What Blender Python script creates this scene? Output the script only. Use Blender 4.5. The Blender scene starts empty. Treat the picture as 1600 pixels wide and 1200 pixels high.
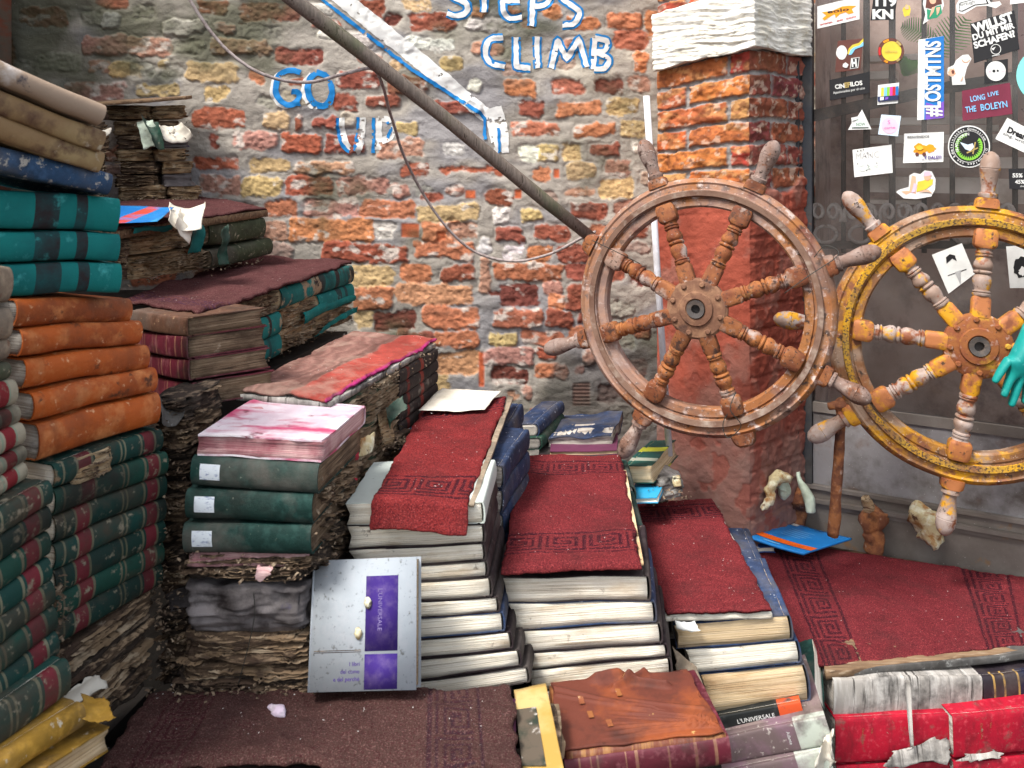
import bpy, bmesh, math, random
import numpy as np
from mathutils import Matrix, Vector

sc = bpy.context.scene
COL = sc.collection
# ------------------------------------------------------------------ camera
F, CX, HY, CH = 1400.0, 800.0, 250.0, 1.5      # focal in photo pixels, principal column, horizon row, eye height
cam_d = bpy.data.cameras.new("camera")
cam = bpy.data.objects.new("camera", cam_d); COL.objects.link(cam)
cam.location = (0, 0, CH); cam.rotation_euler = (math.radians(90), 0, 0)
cam_d.sensor_width = 36; cam_d.lens = 36*F/1600
cam_d.shift_y = -(600-HY)/1600
cam_d.clip_start = 0.05; cam_d.clip_end = 200
cam_d.dof.use_dof = True; cam_d.dof.focus_distance = 2.4; cam_d.dof.aperture_fstop = 9
sc.camera = cam
# ------------------------------------------------------------------ light
SUN_EL, SUN_AZ = math.radians(56), math.radians(228)     # from behind-left, above
w = bpy.data.worlds.new("World"); sc.world = w; w.use_nodes = True
nt = w.node_tree; nt.nodes.clear()
sky = nt.nodes.new("ShaderNodeTexSky"); sky.sky_type = 'NISHITA'; sky.sun_disc = False
sky.sun_elevation = SUN_EL; sky.sun_rotation = SUN_AZ
sky.air_density = 1.0; sky.dust_density = 3.0; sky.ozone_density = 0.6
bg = nt.nodes.new("ShaderNodeBackground"); bg.inputs[1].default_value = 0.15
wo = nt.nodes.new("ShaderNodeOutputWorld")
hs = nt.nodes.new("ShaderNodeHueSaturation"); hs.inputs["Saturation"].default_value = .35   # hazy, nearly white daylight
nt.links.new(sky.outputs[0], hs.inputs["Color"]); nt.links.new(hs.outputs[0], bg.inputs[0]); nt.links.new(bg.outputs[0], wo.inputs[0])
sd = bpy.data.lights.new("sun", 'SUN'); sd.energy = 2.2; sd.angle = math.radians(15); sd.color = (1, .95, .88)
so = bpy.data.objects.new("sun", sd); COL.objects.link(so)
so.rotation_euler = (math.radians(90)-SUN_EL, 0, -SUN_AZ+math.pi)
dirv = Vector((math.sin(SUN_AZ)*math.cos(SUN_EL), math.cos(SUN_AZ)*math.cos(SUN_EL), math.sin(SUN_EL)))
so.rotation_euler = dirv.to_track_quat('Z', 'Y').to_euler()
so.location = (0, -3, 6)
sc.view_settings.view_transform = 'Standard'; sc.view_settings.look = 'None'
sc.view_settings.exposure = 1.15; sc.view_settings.gamma = 1
sc.render.engine = 'CYCLES'
sc.cycles.max_bounces = 6; sc.cycles.transparent_max_bounces = 12

# ------------------------------------------------------------------ helpers: points
def P(px, py, Y): return Vector(((px-CX)/F*Y, Y, CH-(py-HY)/F*Y))
def PD(px, Y, D): return Vector(((px-CX)/F*Y, Y, CH-D))
def PZ(px, py, D):                       # point on the level D below the eye
    Y = F*D/(py-HY); return Vector(((px-CX)/F*Y, Y, CH-D))
# ------------------------------------------------------------------ helpers: noise
def _h(ix, iy, iz, s):
    n = (ix.astype(np.int64)*374761393 + iy.astype(np.int64)*668265263 + iz.astype(np.int64)*1440662683 + s*974634777) & 0xffffffff
    n = ((n ^ (n >> 13))*1274126177) & 0xffffffff
    n = ((n ^ (n >> 16))*2246822519) & 0xffffffff
    return ((n ^ (n >> 15)) & 0xffffff)/float(0xffffff)*2-1
def vn(x, y, z=0., s=0):
    x, y, z = np.broadcast_arrays(np.asarray(x, float), np.asarray(y, float), np.asarray(z, float))
    ix, iy, iz = np.floor(x), np.floor(y), np.floor(z)
    fx, fy, fz = x-ix, y-iy, z-iz
    fx, fy, fz = [f*f*(3-2*f) for f in (fx, fy, fz)]
    r = 0
    for a in (0, 1):
        for b in (0, 1):
            for c in (0, 1):
                wgt = (fx if a else 1-fx)*(fy if b else 1-fy)*(fz if c else 1-fz)
                r = r+wgt*_h(ix+a, iy+b, iz+c, s)
    return r
def fbm(x, y, z=0., s=0, o=3):
    r, a, f = 0, 1., 1.
    for k in range(o):
        r = r+a*vn(np.asarray(x)*f, np.asarray(y)*f, np.asarray(z)*f, s+k*17); a *= .5; f *= 2.1
    return r
def sst(a, b, x):
    t = np.clip((x-a)/(b-a), 0, 1); return t*t*(3-2*t)
# ------------------------------------------------------------------ helpers: objects
def link(o, parent=None):
    COL.objects.link(o)
    if parent is not None: o.parent = parent
    return o
def mesh_obj(name, v, f, mat=None, parent=None, smooth=True, cols=None):
    me = bpy.data.meshes.new(name)
    if isinstance(f, np.ndarray):
        v = np.ascontiguousarray(v, dtype=np.float32); n, k = f.shape
        me.vertices.add(len(v)); me.vertices.foreach_set("co", v.ravel())
        me.loops.add(n*k); me.loops.foreach_set("vertex_index", f.astype(np.int32).ravel())
        me.polygons.add(n); me.polygons.foreach_set("loop_start", np.arange(0, n*k, k, dtype=np.int32))
        me.update(calc_edges=True)
    else:
        me.from_pydata([tuple(p) for p in v], [], [tuple(int(i) for i in q) for q in f])
    if cols is not None:
        at = me.color_attributes.new("Col", 'FLOAT_COLOR', 'POINT')
        c = np.ones((len(v), 4), np.float32); c[:, :3] = cols
        at.data.foreach_set("color", c.ravel())
    if smooth: me.polygons.foreach_set("use_smooth", np.ones(len(me.polygons), bool))
    me.validate(); me.update()
    if mat: me.materials.append(mat)
    o = bpy.data.objects.new(name, me)
    return link(o, parent)
def empty(name, M=None):
    o = bpy.data.objects.new(name, None); o.empty_display_size = .05
    if M is not None: o.matrix_world = M if isinstance(M, Matrix) else Matrix.Translation(M)
    return link(o)
def tag(o, label=None, cat=None, group=None, kind=None):
    if label: o["label"] = label
    if cat: o["category"] = cat
    if group: o["group"] = group
    if kind: o["kind"] = kind
    return o
def gridbox(nx, ny, nz):
    qs = []
    def face(fn, a, b, flip):
        for i in range(a):
            for j in range(b):
                q = [fn(i, j), fn(i+1, j), fn(i+1, j+1), fn(i, j+1)]
                qs.append(q[::-1] if flip else q)
    face(lambda i, j: (i, j, 0), nx, ny, True); face(lambda i, j: (i, j, nz), nx, ny, False)
    face(lambda i, j: (i, 0, j), nx, nz, False); face(lambda i, j: (i, ny, j), nx, nz, True)
    face(lambda i, j: (0, i, j), ny, nz, True); face(lambda i, j: (nx, i, j), ny, nz, False)
    a = np.array(qs).reshape(-1, 3)
    u, inv = np.unique(a, axis=0, return_inverse=True)
    return u/np.array([nx, ny, nz], float), inv.reshape(-1, 4)
_gb = {}
def gbox(nx, ny, nz):
    if (nx, ny, nz) not in _gb: _gb[(nx, ny, nz)] = gridbox(nx, ny, nz)
    u, f = _gb[(nx, ny, nz)]; return u.copy(), f
def box(name, lo, hi, mat, parent=None, jit=0, res=None, seed=0):
    lo, hi = np.array(lo, float), np.array(hi, float)
    n = [max(1, int(abs(d)/res)) for d in hi-lo] if res else (1, 1, 1)
    u, f = gbox(*n); v = lo+u*(hi-lo)
    if jit:
        for a in range(3): v[:, a] += jit*fbm(v[:, 0]*9+a*7, v[:, 1]*9, v[:, 2]*9, seed+a)
    return mesh_obj(name, v, f, mat, parent, smooth=False)
def frame_m(o, ux, uz=None, up=Vector((0, 0, 1))):
    ux = Vector(ux).normalized(); uy = up.cross(ux).normalized(); uz = ux.cross(uy).normalized()
    M = Matrix.Identity(4)
    for i in range(3): M[i][0], M[i][1], M[i][2], M[i][3] = ux[i], uy[i], uz[i], o[i]
    return M
def tube(name, pts, r, mat, parent=None, n=12, caps=True, sq=None, jit=0):
    pts = [Vector(p) for p in pts]; N = len(pts)
    rs = r if hasattr(r, '__len__') else [r]*N
    v = []; ref = None
    for i, p in enumerate(pts):
        t = (pts[min(i+1, N-1)]-pts[max(i-1, 0)]).normalized()
        if ref is None:
            ref = t.orthogonal().normalized() if sq is None else (Vector(sq)-t*Vector(sq).dot(t)).normalized()
        ref = (ref-t*ref.dot(t)).normalized(); b = t.cross(ref)
        for k in range(n):
            a = 2*math.pi*k/n
            v.append(p+(ref*math.cos(a)+b*math.sin(a))*rs[i])
    f = [(i*n+k, i*n+(k+1) % n, (i+1)*n+(k+1) % n, (i+1)*n+k) for i in range(N-1) for k in range(n)]
    if caps:
        v.append(pts[0]); v.append(pts[-1]); a, b2 = len(v)-2, len(v)-1
        f += [(a, (k+1) % n, k) for k in range(n)]+[(b2, (N-1)*n+k, (N-1)*n+(k+1) % n) for k in range(n)]
    if jit:
        va = np.array([tuple(p) for p in v])
        for a in range(3): va[:, a] += jit*(fbm(va[:, 0]*25+a*9, va[:, 1]*25, va[:, 2]*25, 5)+.45*fbm(va[:, 0]*80+a*9, va[:, 1]*80, va[:, 2]*80, 6))
        v = va
    return mesh_obj(name, v, f, mat, parent)
def smooth_path(pts, per=6):
    pts = [Vector(p) for p in pts]; out = []
    for i in range(len(pts)-1):
        p0, p1, p2, p3 = pts[max(i-1, 0)], pts[i], pts[i+1], pts[min(i+2, len(pts)-1)]
        for k in range(per):
            t = k/per
            out.append(.5*((2*p1)+(-p0+p2)*t+(2*p0-5*p1+4*p2-p3)*t*t+(-p0+3*p1-3*p2+p3)*t**3))
    out.append(pts[-1]); return out
# ------------------------------------------------------------------ helpers: materials
def ramp_mix(nt, fac, a, b):
    m = nt.nodes.new("ShaderNodeMix"); m.data_type = 'RGBA'
    nt.links.new(fac, m.inputs[0])
    for s, val in ((6, a), (7, b)):
        if isinstance(val, tuple): m.inputs[s].default_value = (*val, 1)
        else: nt.links.new(val, m.inputs[s])
    return m.outputs[2]
def material(name, base, layers=(), rough=.85, bump=(), stretch=(1, 1, 1), attr=False, bands=None, metal=0, coord='Object', spec=.3, bandaxis=0, spinebands=False, emit=None):
    """base colour, then layers (colour, noise scale, threshold, softness[, stretch]) mixed over it"""
    m = bpy.data.materials.new(name); m.use_nodes = True; nt = m.node_tree
    bs = nt.nodes["Principled BSDF"]; bs.inputs["Roughness"].default_value = rough; bs.inputs["Metallic"].default_value = metal
    bs.inputs["Specular IOR Level"].default_value = spec
    tc = nt.nodes.new("ShaderNodeTexCoord"); oi = nt.nodes.new("ShaderNodeObjectInfo")
    add = nt.nodes.new("ShaderNodeVectorMath"); add.operation = 'MULTIPLY_ADD'
    add.inputs[1].default_value = (1, 1, 1)
    sc_ = nt.nodes.new("ShaderNodeMath"); sc_.operation = 'MULTIPLY'; sc_.inputs[1].default_value = 7.3
    nt.links.new(oi.outputs["Random"], sc_.inputs[0])
    nt.links.new(tc.outputs[coord], add.inputs[0]); nt.links.new(sc_.outputs[0], add.inputs[2])
    def mapped(st):
        mp = nt.nodes.new("ShaderNodeMapping"); mp.inputs["Scale"].default_value = st
        nt.links.new(add.outputs[0], mp.inputs[0]); return mp.outputs[0]
    def noise(scale, st, det=6, ro=.62):
        n = nt.nodes.new("ShaderNodeTexNoise"); n.inputs["Scale"].default_value = scale
        n.inputs["Detail"].default_value = det; n.inputs["Roughness"].default_value = ro
        nt.links.new(mapped(st), n.inputs["Vector"]); return n.outputs[0]
    cur = base
    if attr:
        at = nt.nodes.new("ShaderNodeAttribute"); at.attribute_name = "Col"; cur = at.outputs["Color"]
    if bands:
        sp = nt.nodes.new("ShaderNodeSeparateXYZ"); nt.links.new(tc.outputs["Generated"], sp.inputs[0])
        cr = nt.nodes.new("ShaderNodeValToRGB"); cr.color_ramp.interpolation = 'CONSTANT'
        e = cr.color_ramp.elements; e[0].position = bands[0][0]; e[0].color = (*bands[0][1], 1)
        e.remove(e[1])
        for p_, c_ in bands[1:]:
            q = e.new(p_); q.color = (*c_, 1)
        nt.links.new(sp.outputs[bandaxis], cr.inputs[0])
        if spinebands:
            lt = nt.nodes.new("ShaderNodeMath"); lt.operation = 'LESS_THAN'; lt.inputs[1].default_value = .1
            nt.links.new(sp.outputs[1], lt.inputs[0])
            cur = ramp_mix(nt, lt.outputs[0], base, cr.outputs[0])
        else: cur = cr.outputs[0]
    for L in layers:
        c, s, th, so_ = L[:4]; st = L[4] if len(L) > 4 else stretch
        mr = nt.nodes.new("ShaderNodeMapRange"); mr.inputs[1].default_value = th-so_; mr.inputs[2].default_value = th+so_
        mr.inputs[4].default_value = L[5] if len(L) > 5 else 1.0
        nt.links.new(noise(s, st), mr.inputs[0])
        cur = ramp_mix(nt, mr.outputs[0], cur, c)
    if isinstance(cur, tuple): bs.inputs["Base Color"].default_value = (*cur, 1)
    else: nt.links.new(cur, bs.inputs["Base Color"])
    if emit: bs.inputs["Emission Color"].default_value = (*emit, 1)
    prev = None
    for b in bump:
        s, d = b[:2]; st = b[2] if len(b) > 2 else stretch
        bn = nt.nodes.new("ShaderNodeBump"); bn.inputs["Distance"].default_value = d; bn.inputs["Strength"].default_value = 1
        nt.links.new(noise(s, st), bn.inputs["Height"])
        if prev: nt.links.new(prev, bn.inputs["Normal"])
        prev = bn.outputs[0]
    if prev: nt.links.new(prev, bs.inputs["Normal"])
    return m
def plain(name, c, rough=.7, **k):
    return material(name, c, [(tuple(x*.7 for x in c), 30, .55, .2)], rough, **k)
def cloth(name, c, wear=(.30, .26, .2), th=.66, rough=.75, **k):
    dk = tuple(x*.45 for x in c); lt = tuple(min(1, x*1.5+.012) for x in c)
    return material(name, c, [(dk, 14, .56, .2), (lt, 60, .62, .15), ((.13, .115, .1), 9, .60, .14, (1, 1, 1), .75), ((.02, .016, .013), 6, .62, .12, (1, 1, 1), .6), (wear, 70, th-.03, .03)], rough,
                    bump=[(500, .0004), (45, .0016)], **k)
ST = (3, 3, 260)
M = {}
M['pages'] = material("page_edges", (.80, .73, .59), [((.90, .86, .75), 2, .5, .12, ST), ((.34, .26, .17), 2.3, .60, .05, (2, 2, 330)), ((.56, .43, .28), 7, .64, .10, (1, 1, 3)), ((.12, .09, .06), 3, .70, .02, (5, 5, 420)), ((.22, .17, .12), 40, .70, .05)], .9, bump=[(2, .0022, (2, 2, 300)), (30, .0008)])
M['pages_tan'] = material("yellowed_page_edges", (.60, .44, .25), [((.66, .52, .34), 2, .5, .12, ST), ((.27, .17, .08), 2.3, .60, .05, (2, 2, 300)), ((.38, .22, .10), 6, .60, .12, (1, 1, 3)), ((.10, .07, .04), 3, .70, .02, (5, 5, 400))], .9, bump=[(2, .0025, (2, 2, 260)), (30, .0008)])
M['pages_brown'] = material("brown_decayed_page_edges", (.17, .115, .07), [((.33, .245, .16), 2, .53, .08, (4, 4, 220)), ((.035, .022, .014), 2.4, .60, .04, (4, 4, 160)), ((.07, .045, .028), 9, .56, .1, (1, 1, 2)), ((.45, .38, .28), 26, .70, .05)], .95, bump=[(2, .004, (5, 5, 200)), (40, .002)])
M['pages_grey'] = material("grey_mildewed_page_edges", (.30, .26, .22), [((.52, .49, .44), 2, .5, .1, ST), ((.06, .05, .045), 10, .60, .08, (1, 1, 3)), ((.12, .09, .07), 2.3, .61, .05, (2, 2, 300))], .92, bump=[(2, .0025, (3, 3, 240))])
M['pages_pink'] = material("pink_stained_page_edges", (.50, .26, .27), [((.70, .50, .48), 2, .5, .12, ST), ((.10, .04, .05), 6, .64, .05, (1, 1, 6)), ((.30, .10, .12), 8, .56, .1)], .9, bump=[(2, .003, (3, 3, 200))])
M['rot'] = material("rotten_paper", (.085, .055, .034), [((.34, .24, .15), 2, .55, .05, (15, 15, 75)), ((.022, .015, .010), 2.4, .58, .05, (15, 15, 75)), ((.40, .33, .25), 30, .68, .06), ((.05, .03, .022), 7, .57, .1)], .95, bump=[(3, .006, (5, 5, 90)), (55, .003)])
M['rot_dark'] = material("dark_rotten_paper", (.04, .028, .021), [((.20, .145, .10), 2, .57, .05, (15, 15, 75)), ((.012, .009, .007), 2.4, .56, .06, (15, 15, 75)), ((.20, .16, .12), 30, .70, .06)], .95, bump=[(3, .006, (5, 5, 90)), (55, .003)])
M['rot_tan'] = material("tan_rotten_paper", (.32, .215, .115), [((.42, .32, .20), 2, .54, .07, (14, 14, 80)), ((.04, .026, .016), 2.4, .59, .05, (14, 14, 80)), ((.52, .45, .35), 26, .66, .06), ((.10, .06, .035), 7, .58, .1)], .95, bump=[(3, .006, (5, 5, 90)), (55, .003)])
M['rot_grey'] = material("grey_leathery_rot", (.085, .075, .075), [((.20, .18, .18), 12, .56, .12), ((.02, .015, .015), 14, .60, .08), ((.04, .035, .09), 9, .66, .05)], .7, bump=[(14, .006), (70, .002)])
TEAL = (.002, .17, .16)
M['teal'] = material("teal_cloth_with_dark_bands", TEAL, [((.002, .10, .105), 10, .58, .15), ((.05, .34, .33), 40, .66, .08), ((.28, .22, .15), 22, .735, .02)], .8, bump=[(700, .0003), (14, .003)],
    bands=[(0, TEAL), (.47, (.02, .016, .018)), (.62, TEAL), (.72, (.02, .016, .018)), (.79, TEAL)], spinebands=True)
M['teal_worn'] = material("worn_teal_cloth", (.01, .12, .11), [((.006, .07, .07), 10, .52, .1), ((.30, .23, .15), 16, .60, .02), ((.04, .03, .025), 12, .64, .04)], .85, bump=[(300, .0005), (20, .004)],
    bands=[(0, (.01, .17, .16)), (.4, (.03, .02, .02)), (.55, (.01, .17, .16)), (.7, (.03, .02, .02)), (.76, (.01, .17, .16))], spinebands=True)
M['orange'] = material("orange_leather", (.44, .095, .014), [((.20, .05, .015), 9, .55, .12), ((.56, .21, .07), 26, .60, .1), ((.24, .06, .015), 4, .58, .06, (5, 1, 1), .7), ((.62, .34, .18), 70, .66, .04), ((.10, .035, .015), 34, .66, .04), ((.09, .07, .05), 7, .64, .1, (1, 1, 1), .6)], .6, bump=[(90, .0012), (9, .003, (2, 1, 3))])
M['dkgreen'] = cloth("dark_green_cloth", (.004, .034, .028), wear=(.22, .25, .2), th=.72)
M['green'] = cloth("green_cloth", (.010, .052, .034), wear=(.2, .2, .15), th=.70)
M['olive'] = cloth("olive_green_cloth", (.045, .06, .03), wear=(.3, .28, .2), th=.66)
M['navy'] = cloth("navy_cloth", (.013, .030, .078), wear=(.35, .38, .45), th=.70)
M['blue'] = cloth("faded_blue_cloth", (.025, .07, .15), wear=(.40, .38, .34), th=.64)
M['darkbook'] = cloth("near_black_cloth", (.022, .013, .016), wear=(.2, .15, .13), th=.71)
M['oxblood'] = cloth("oxblood_cloth", (.08, .012, .018), wear=(.3, .18, .14), th=.70)
M['creamcov'] = cloth("cream_cloth", (.30, .235, .165), wear=(.2, .12, .08), th=.64)
M['stainwhite'] = material("stained_white_vellum", (.34, .25, .18), [((.28, .20, .15), 7, .56, .08), ((.06, .05, .06), 22, .66, .04), ((.75, .72, .70), 12, .62, .08)], .6, bump=[(20, .002)])
M['ochre'] = material("blotched_ochre_cover", (.24, .15, .07), [((.34, .25, .12), 8, .54, .1), ((.10, .05, .03), 13, .58, .06), ((.42, .36, .26), 40, .66, .04)], .6, bump=[(40, .001), (10, .002)])
M['brown'] = cloth("brown_leather", (.10, .045, .025), wear=(.3, .2, .12), th=.68)
M['greyboard'] = cloth("grey_board", (.07, .068, .065), wear=(.2, .2, .19), th=.66)
M['whitecov'] = material("pale_green_white_cover", (.52, .58, .54), [((.42, .45, .42), 9, .6, .12), ((.10, .09, .07), 45, .72, .03)], .5, bump=[(20, .001)])
M['red'] = material("bright_red_cloth", (.38, .005, .022), [((.24, .004, .018), 10, .55, .15), ((.50, .05, .07), 70, .62, .08), ((.20, .07, .06), 24, .64, .06), ((.30, .25, .2), 45, .69, .03), ((.10, .008, .012), 12, .60, .1, (3, 1, 1), .6)], .6, bump=[(600, .0003), (18, .002)])
M['mauve'] = material("mauve_and_grey_cloth", (.20, .15, .14), [((.17, .10, .13), 16, .56, .1), ((.06, .045, .04), 12, .62, .1), ((.4, .36, .33), 90, .64, .04)], .5, bump=[(60, .0008)],
    bands=[(0, (.12, .085, .085)), (.69, (.42, .46, .40)), (1., (.42, .46, .40))], spinebands=True)
M['mauve2'] = plain("mauve_cloth", (.12, .03, .07), .6)
def striped(name, cb, cr, cc, offs=0):
    g, r, c = cb, cr, cc
    st = [(0, g), (.06, c), (.075, g), (.17+offs, c), (.185+offs, r), (.29+offs, c), (.31+offs, g), (.56, c), (.575, g), (.60, c), (.615, g), (.76, c), (.78, g), (.80, r), (.90, c), (.92, g)]
    return material(name, g, [((.06, .045, .03), 9, .57, .08, (1, 1, 1), .85), ((.24, .21, .15), 70, .63, .05), ((.012, .010, .008), 7, .57, .1, (1, 1, 1), .8), ((.22, .15, .09), 16, .68, .02)], .7, bump=[(60, .001), (14, .002)], bands=st, spinebands=True)
M['greenred'] = striped("green_cloth_with_red_and_cream_bands", (.005, .045, .037), (.15, .016, .025), (.17, .17, .11))
M['greenred2'] = striped("worn_green_cloth_with_red_and_cream_bands", (.007, .05, .035), (.12, .018, .022), (.12, .11, .07), .02)
M['greenred3'] = striped("dark_green_cloth_with_red_bands", (.004, .028, .022), (.13, .014, .022), (.10, .10, .06), -.02)
M['creamred'] = striped("cream_cloth_with_red_bands", (.34, .31, .23), (.20, .016, .022), (.25, .3, .22), .15)
M['gilt'] = material("crimson_leather_with_gilt_lines", (.11, .014, .026), [((.05, .010, .014), 10, .55, .15), ((.20, .07, .08), 50, .62, .1), ((.05, .03, .025), 14, .62, .08)], .5, bump=[(40, .001)],
    bands=[(0, (.11, .014, .026)), (.08, (.26, .13, .08)), (.09, (.11, .014, .026)), (.15, (.22, .11, .07)), (.16, (.11, .014, .026)), (.19, (.22, .11, .07)), (.2, (.11, .014, .026)), (.36, (.26, .13, .08)), (.37, (.11, .014, .026)), (.42, (.26, .13, .08)), (.44, (.11, .014, .026)), (.62, (.26, .13, .08)), (.63, (.11, .014, .026)), (.78, (.26, .13, .08)), (.8, (.11, .014, .026)), (.9, (.26, .13, .08)), (.92, (.11, .014, .026))], spinebands=True)
M['darkgilt'] = material("black_cloth_with_gilt_bands", (.02, .015, .02), [((.05, .04, .04), 20, .6, .1)], .5, bump=[(60, .0006)],
    bands=[(0, (.02, .015, .02)), (.1, (.32, .2, .06)), (.12, (.03, .02, .02)), (.2, (.32, .2, .06)), (.22, (.03, .02, .02)), (.34, (.32, .2, .06)), (.36, (.01, .012, .03)), (.7, (.32, .2, .06)), (.72, (.03, .02, .02)), (.82, (.32, .2, .06)), (.84, (.02, .015, .02))], spinebands=True)
M['greyspine'] = material("mildewed_grey_spine", (.30, .28, .255), [((.46, .44, .41), 3, .52, .08, (14, 2, 2)), ((.035, .032, .03), 13, .56, .1), ((.05, .045, .04), 3, .60, .04, (30, 2, 2))], .9, bump=[(3, .003, (16, 2, 2)), (60, .0015)])
M['bluedge'] = cloth("dusty_blue_cloth", (.025, .05, .12), wear=(.5, .52, .56), th=.70)
M['darkred_pat'] = material("dark_book_with_red_patches", (.03, .022, .02), [((.15, .13, .11), 40, .64, .06), ((.01, .008, .008), 12, .6, .08)], .8, bump=[(30, .0015)],
    bands=[(0, (.03, .022, .02)), (.18, (.16, .02, .015)), (.24, (.03, .022, .02)), (.52, (.2, .03, .02)), (.6, (.03, .022, .02))], spinebands=True)
M['universal'] = material("black_and_orange_spine", (.01, .012, .012), [((.05, .05, .05), 40, .66, .08)], .4, bands=[(0, (.012, .014, .014)), (.72, (.5, .07, .02)), (1., (.5, .07, .02))], spinebands=True)
def printed(name, c, **k): return material(name, c, [(tuple(x*.75 for x in c), 18, .62, .15)], .55, **k)
M['white'] = printed("white_print", (.66, .67, .65)); M['black'] = printed("black_print", (.012, .012, .014)); M['ink'] = printed("violet_ink", (.07, .03, .22))
M['paper'] = material("weathered_paper", (.62, .58, .50), [((.40, .36, .29), 9, .58, .12), ((.16, .13, .10), 24, .68, .04)], .85, bump=[(30, .0012)])
M['whitepaint'] = material("white_paint", (.68, .68, .66), [((.45, .42, .38), 40, .66, .07), ((.6, .6, .57), 9, .6, .12)], .8, bump=[(120, .0008)])
M['bluepaint'] = material("blue_paint", (.005, .19, .50), [((.003, .12, .36), 20, .6, .15), ((.2, .3, .4), 70, .70, .04)], .7, bump=[(120, .0006)])
M['wood'] = material("weathered_plank_wood", (.20, .125, .07), [((.10, .06, .035), 3, .53, .08, (2, 30, 30)), ((.32, .24, .16), 3, .62, .05, (3, 50, 50))], .85, bump=[(3, .002, (2, 40, 40))])
M['polewood'] = material("grey_pole_wood", (.15, .125, .105), [((.28, .23, .19), 4, .54, .08, (30, 30, 2)), ((.06, .045, .035), 4, .60, .05, (30, 30, 2)), ((.10, .12, .06), 3, .62, .08)], .75, bump=[(4, .002, (40, 40, 3))])
M['rust'] = material("rusty_iron", (.15, .055, .028), [((.30, .12, .045), 30, .54, .08), ((.045, .022, .018), 18, .60, .08), ((.30, .20, .16), 60, .66, .05)], .9, bump=[(60, .003), (200, .001)])
M['pipe'] = material("white_plastic_pipe", (.62, .62, .66), [((.40, .38, .38), 14, .62, .1)], .4)
M['foam'] = material("cured_foam", (.50, .42, .24), [((.62, .60, .45), 30, .54, .06), ((.30, .15, .05), 22, .56, .06), ((.10, .05, .03), 40, .64, .04)], .8, bump=[(60, .003)])
M['foamgreen'] = material("pale_green_foam", (.48, .56, .46), [((.25, .28, .2), 14, .6, .1)], .8, bump=[(60, .003)])
M['rope'] = material("weathered_rope", (.36, .31, .30), [((.20, .16, .15), 60, .55, .1)], .95, bump=[(160, .002)])
M['wire'] = plain("dark_wire", (.03, .03, .025), .5)
M['stone'] = material("pale_chiselled_stone", (.66, .62, .52), [((.86, .83, .76), 14, .5, .12), ((.50, .42, .28), 30, .66, .06), ((.42, .42, .40), 9, .66, .1)], .95, bump=[(9, .005, (1, 1, 9)), (80, .0015)])
M['ground'] = material("dark_paving", (.03, .025, .022), [((.05, .045, .04), 9, .55, .1)], .95, bump=[(30, .004)])
M['debris'] = M['rot_dark']
M['leaf'] = material("curled_brown_page_leaves", (.20, .135, .08), [((.36, .28, .19), 22, .56, .06), ((.07, .045, .03), 30, .57, .06)], .95)
M['wallm'] = material("brick_and_mortar", (.3, .3, .3), [((.02, .015, .012), 240, .70, .03, (1, 1, 1), .55), ((.72, .66, .58), 130, .72, .04, (1, 1, 1), .6)], .95, bump=[(210, .0018), (70, .0028)], attr=True)
M['pillarm'] = material("pillar_brick_and_plaster", (.3, .3, .3), [((.04, .015, .012), 120, .71, .03, (1, 1, 1), .6), ((.75, .55, .45), 90, .72, .04, (1, 1, 1), .5)], .9, bump=[(170, .0015), (45, .002)], attr=True)
def carpet_mat(name, fade=(.30, .055, .055), speck=(.40, .32, .30)):
    return material(name, (.2, .02, .02), [((.045, .008, .012), 300, .53, .05, (1, 1, 1), .62), (fade, 360, .585, .04, (1, 1, 1), .75), ((.035, .018, .018), 11, .60, .12, (1, 1, 1), .45), (speck, 130, .74, .01), (speck, 34, .745, .008)], 1.0, bump=[(360, .0026), (120, .001)], attr=True, spec=.05)
M['carpet'] = carpet_mat("red_carpet_pile")
M['carpet_brown'] = carpet_mat("dirty_brown_carpet_pile", fade=(.17, .095, .085), speck=(.32, .27, .26))
M['carpet_worn'] = material("worn_faded_carpet", (.3, .1, .08), [((.16, .06, .05), 200, .56, .1, (1, 1, 1), .6), ((.42, .30, .24), 10, .60, .08, (1, 1, 1), .4)], 1.0, bump=[(300, .0015)], attr=True, spec=.05)
def wheelmat(name, a, b, c, d):
    return material(name, a, [(b, 16, .52, .1), (c, 11, .60, .04), (d, 30, .64, .04), ((.05, .025, .018), 38, .61, .05), (c, 95, .66, .04), ((.03, .018, .014), 140, .62, .04), ((.07, .03, .018), 7, .62, .08, (1, 1, 1), .7)], .78, bump=[(60, .0012), (160, .0008), (8, .001, (1, 1, 8))])
M['w1'] = wheelmat("worn_varnished_wood", (.25, .092, .032), (.15, .045, .02), (.27, .18, .14), (.36, .28, .24))
M['w1spoke'] = wheelmat("orange_varnished_spoke_wood", (.31, .115, .035), (.16, .045, .018), (.33, .26, .23), (.32, .16, .06))
M['w1grip'] = wheelmat("bare_grey_grip_wood", (.24, .175, .15), (.15, .08, .055), (.36, .29, .25), (.19, .07, .03))
M['w1rim'] = material("weathered_rim_wood", (.26, .10, .034), [((.29, .12, .038), 9, .52, .1), ((.29, .195, .15), 7, .57, .06), ((.14, .05, .032), 14, .58, .06), ((.52, .42, .38), 34, .61, .05), ((.05, .028, .02), 44, .60, .05), ((.34, .25, .22), 3, .53, .07, (1, 1, 1), .75), ((.08, .035, .02), 6, .61, .08, (1, 1, 1), .7), ((.46, .38, .35), 120, .66, .03)], .78, bump=[(60, .0012), (180, .0008), (10, .001)])
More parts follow.
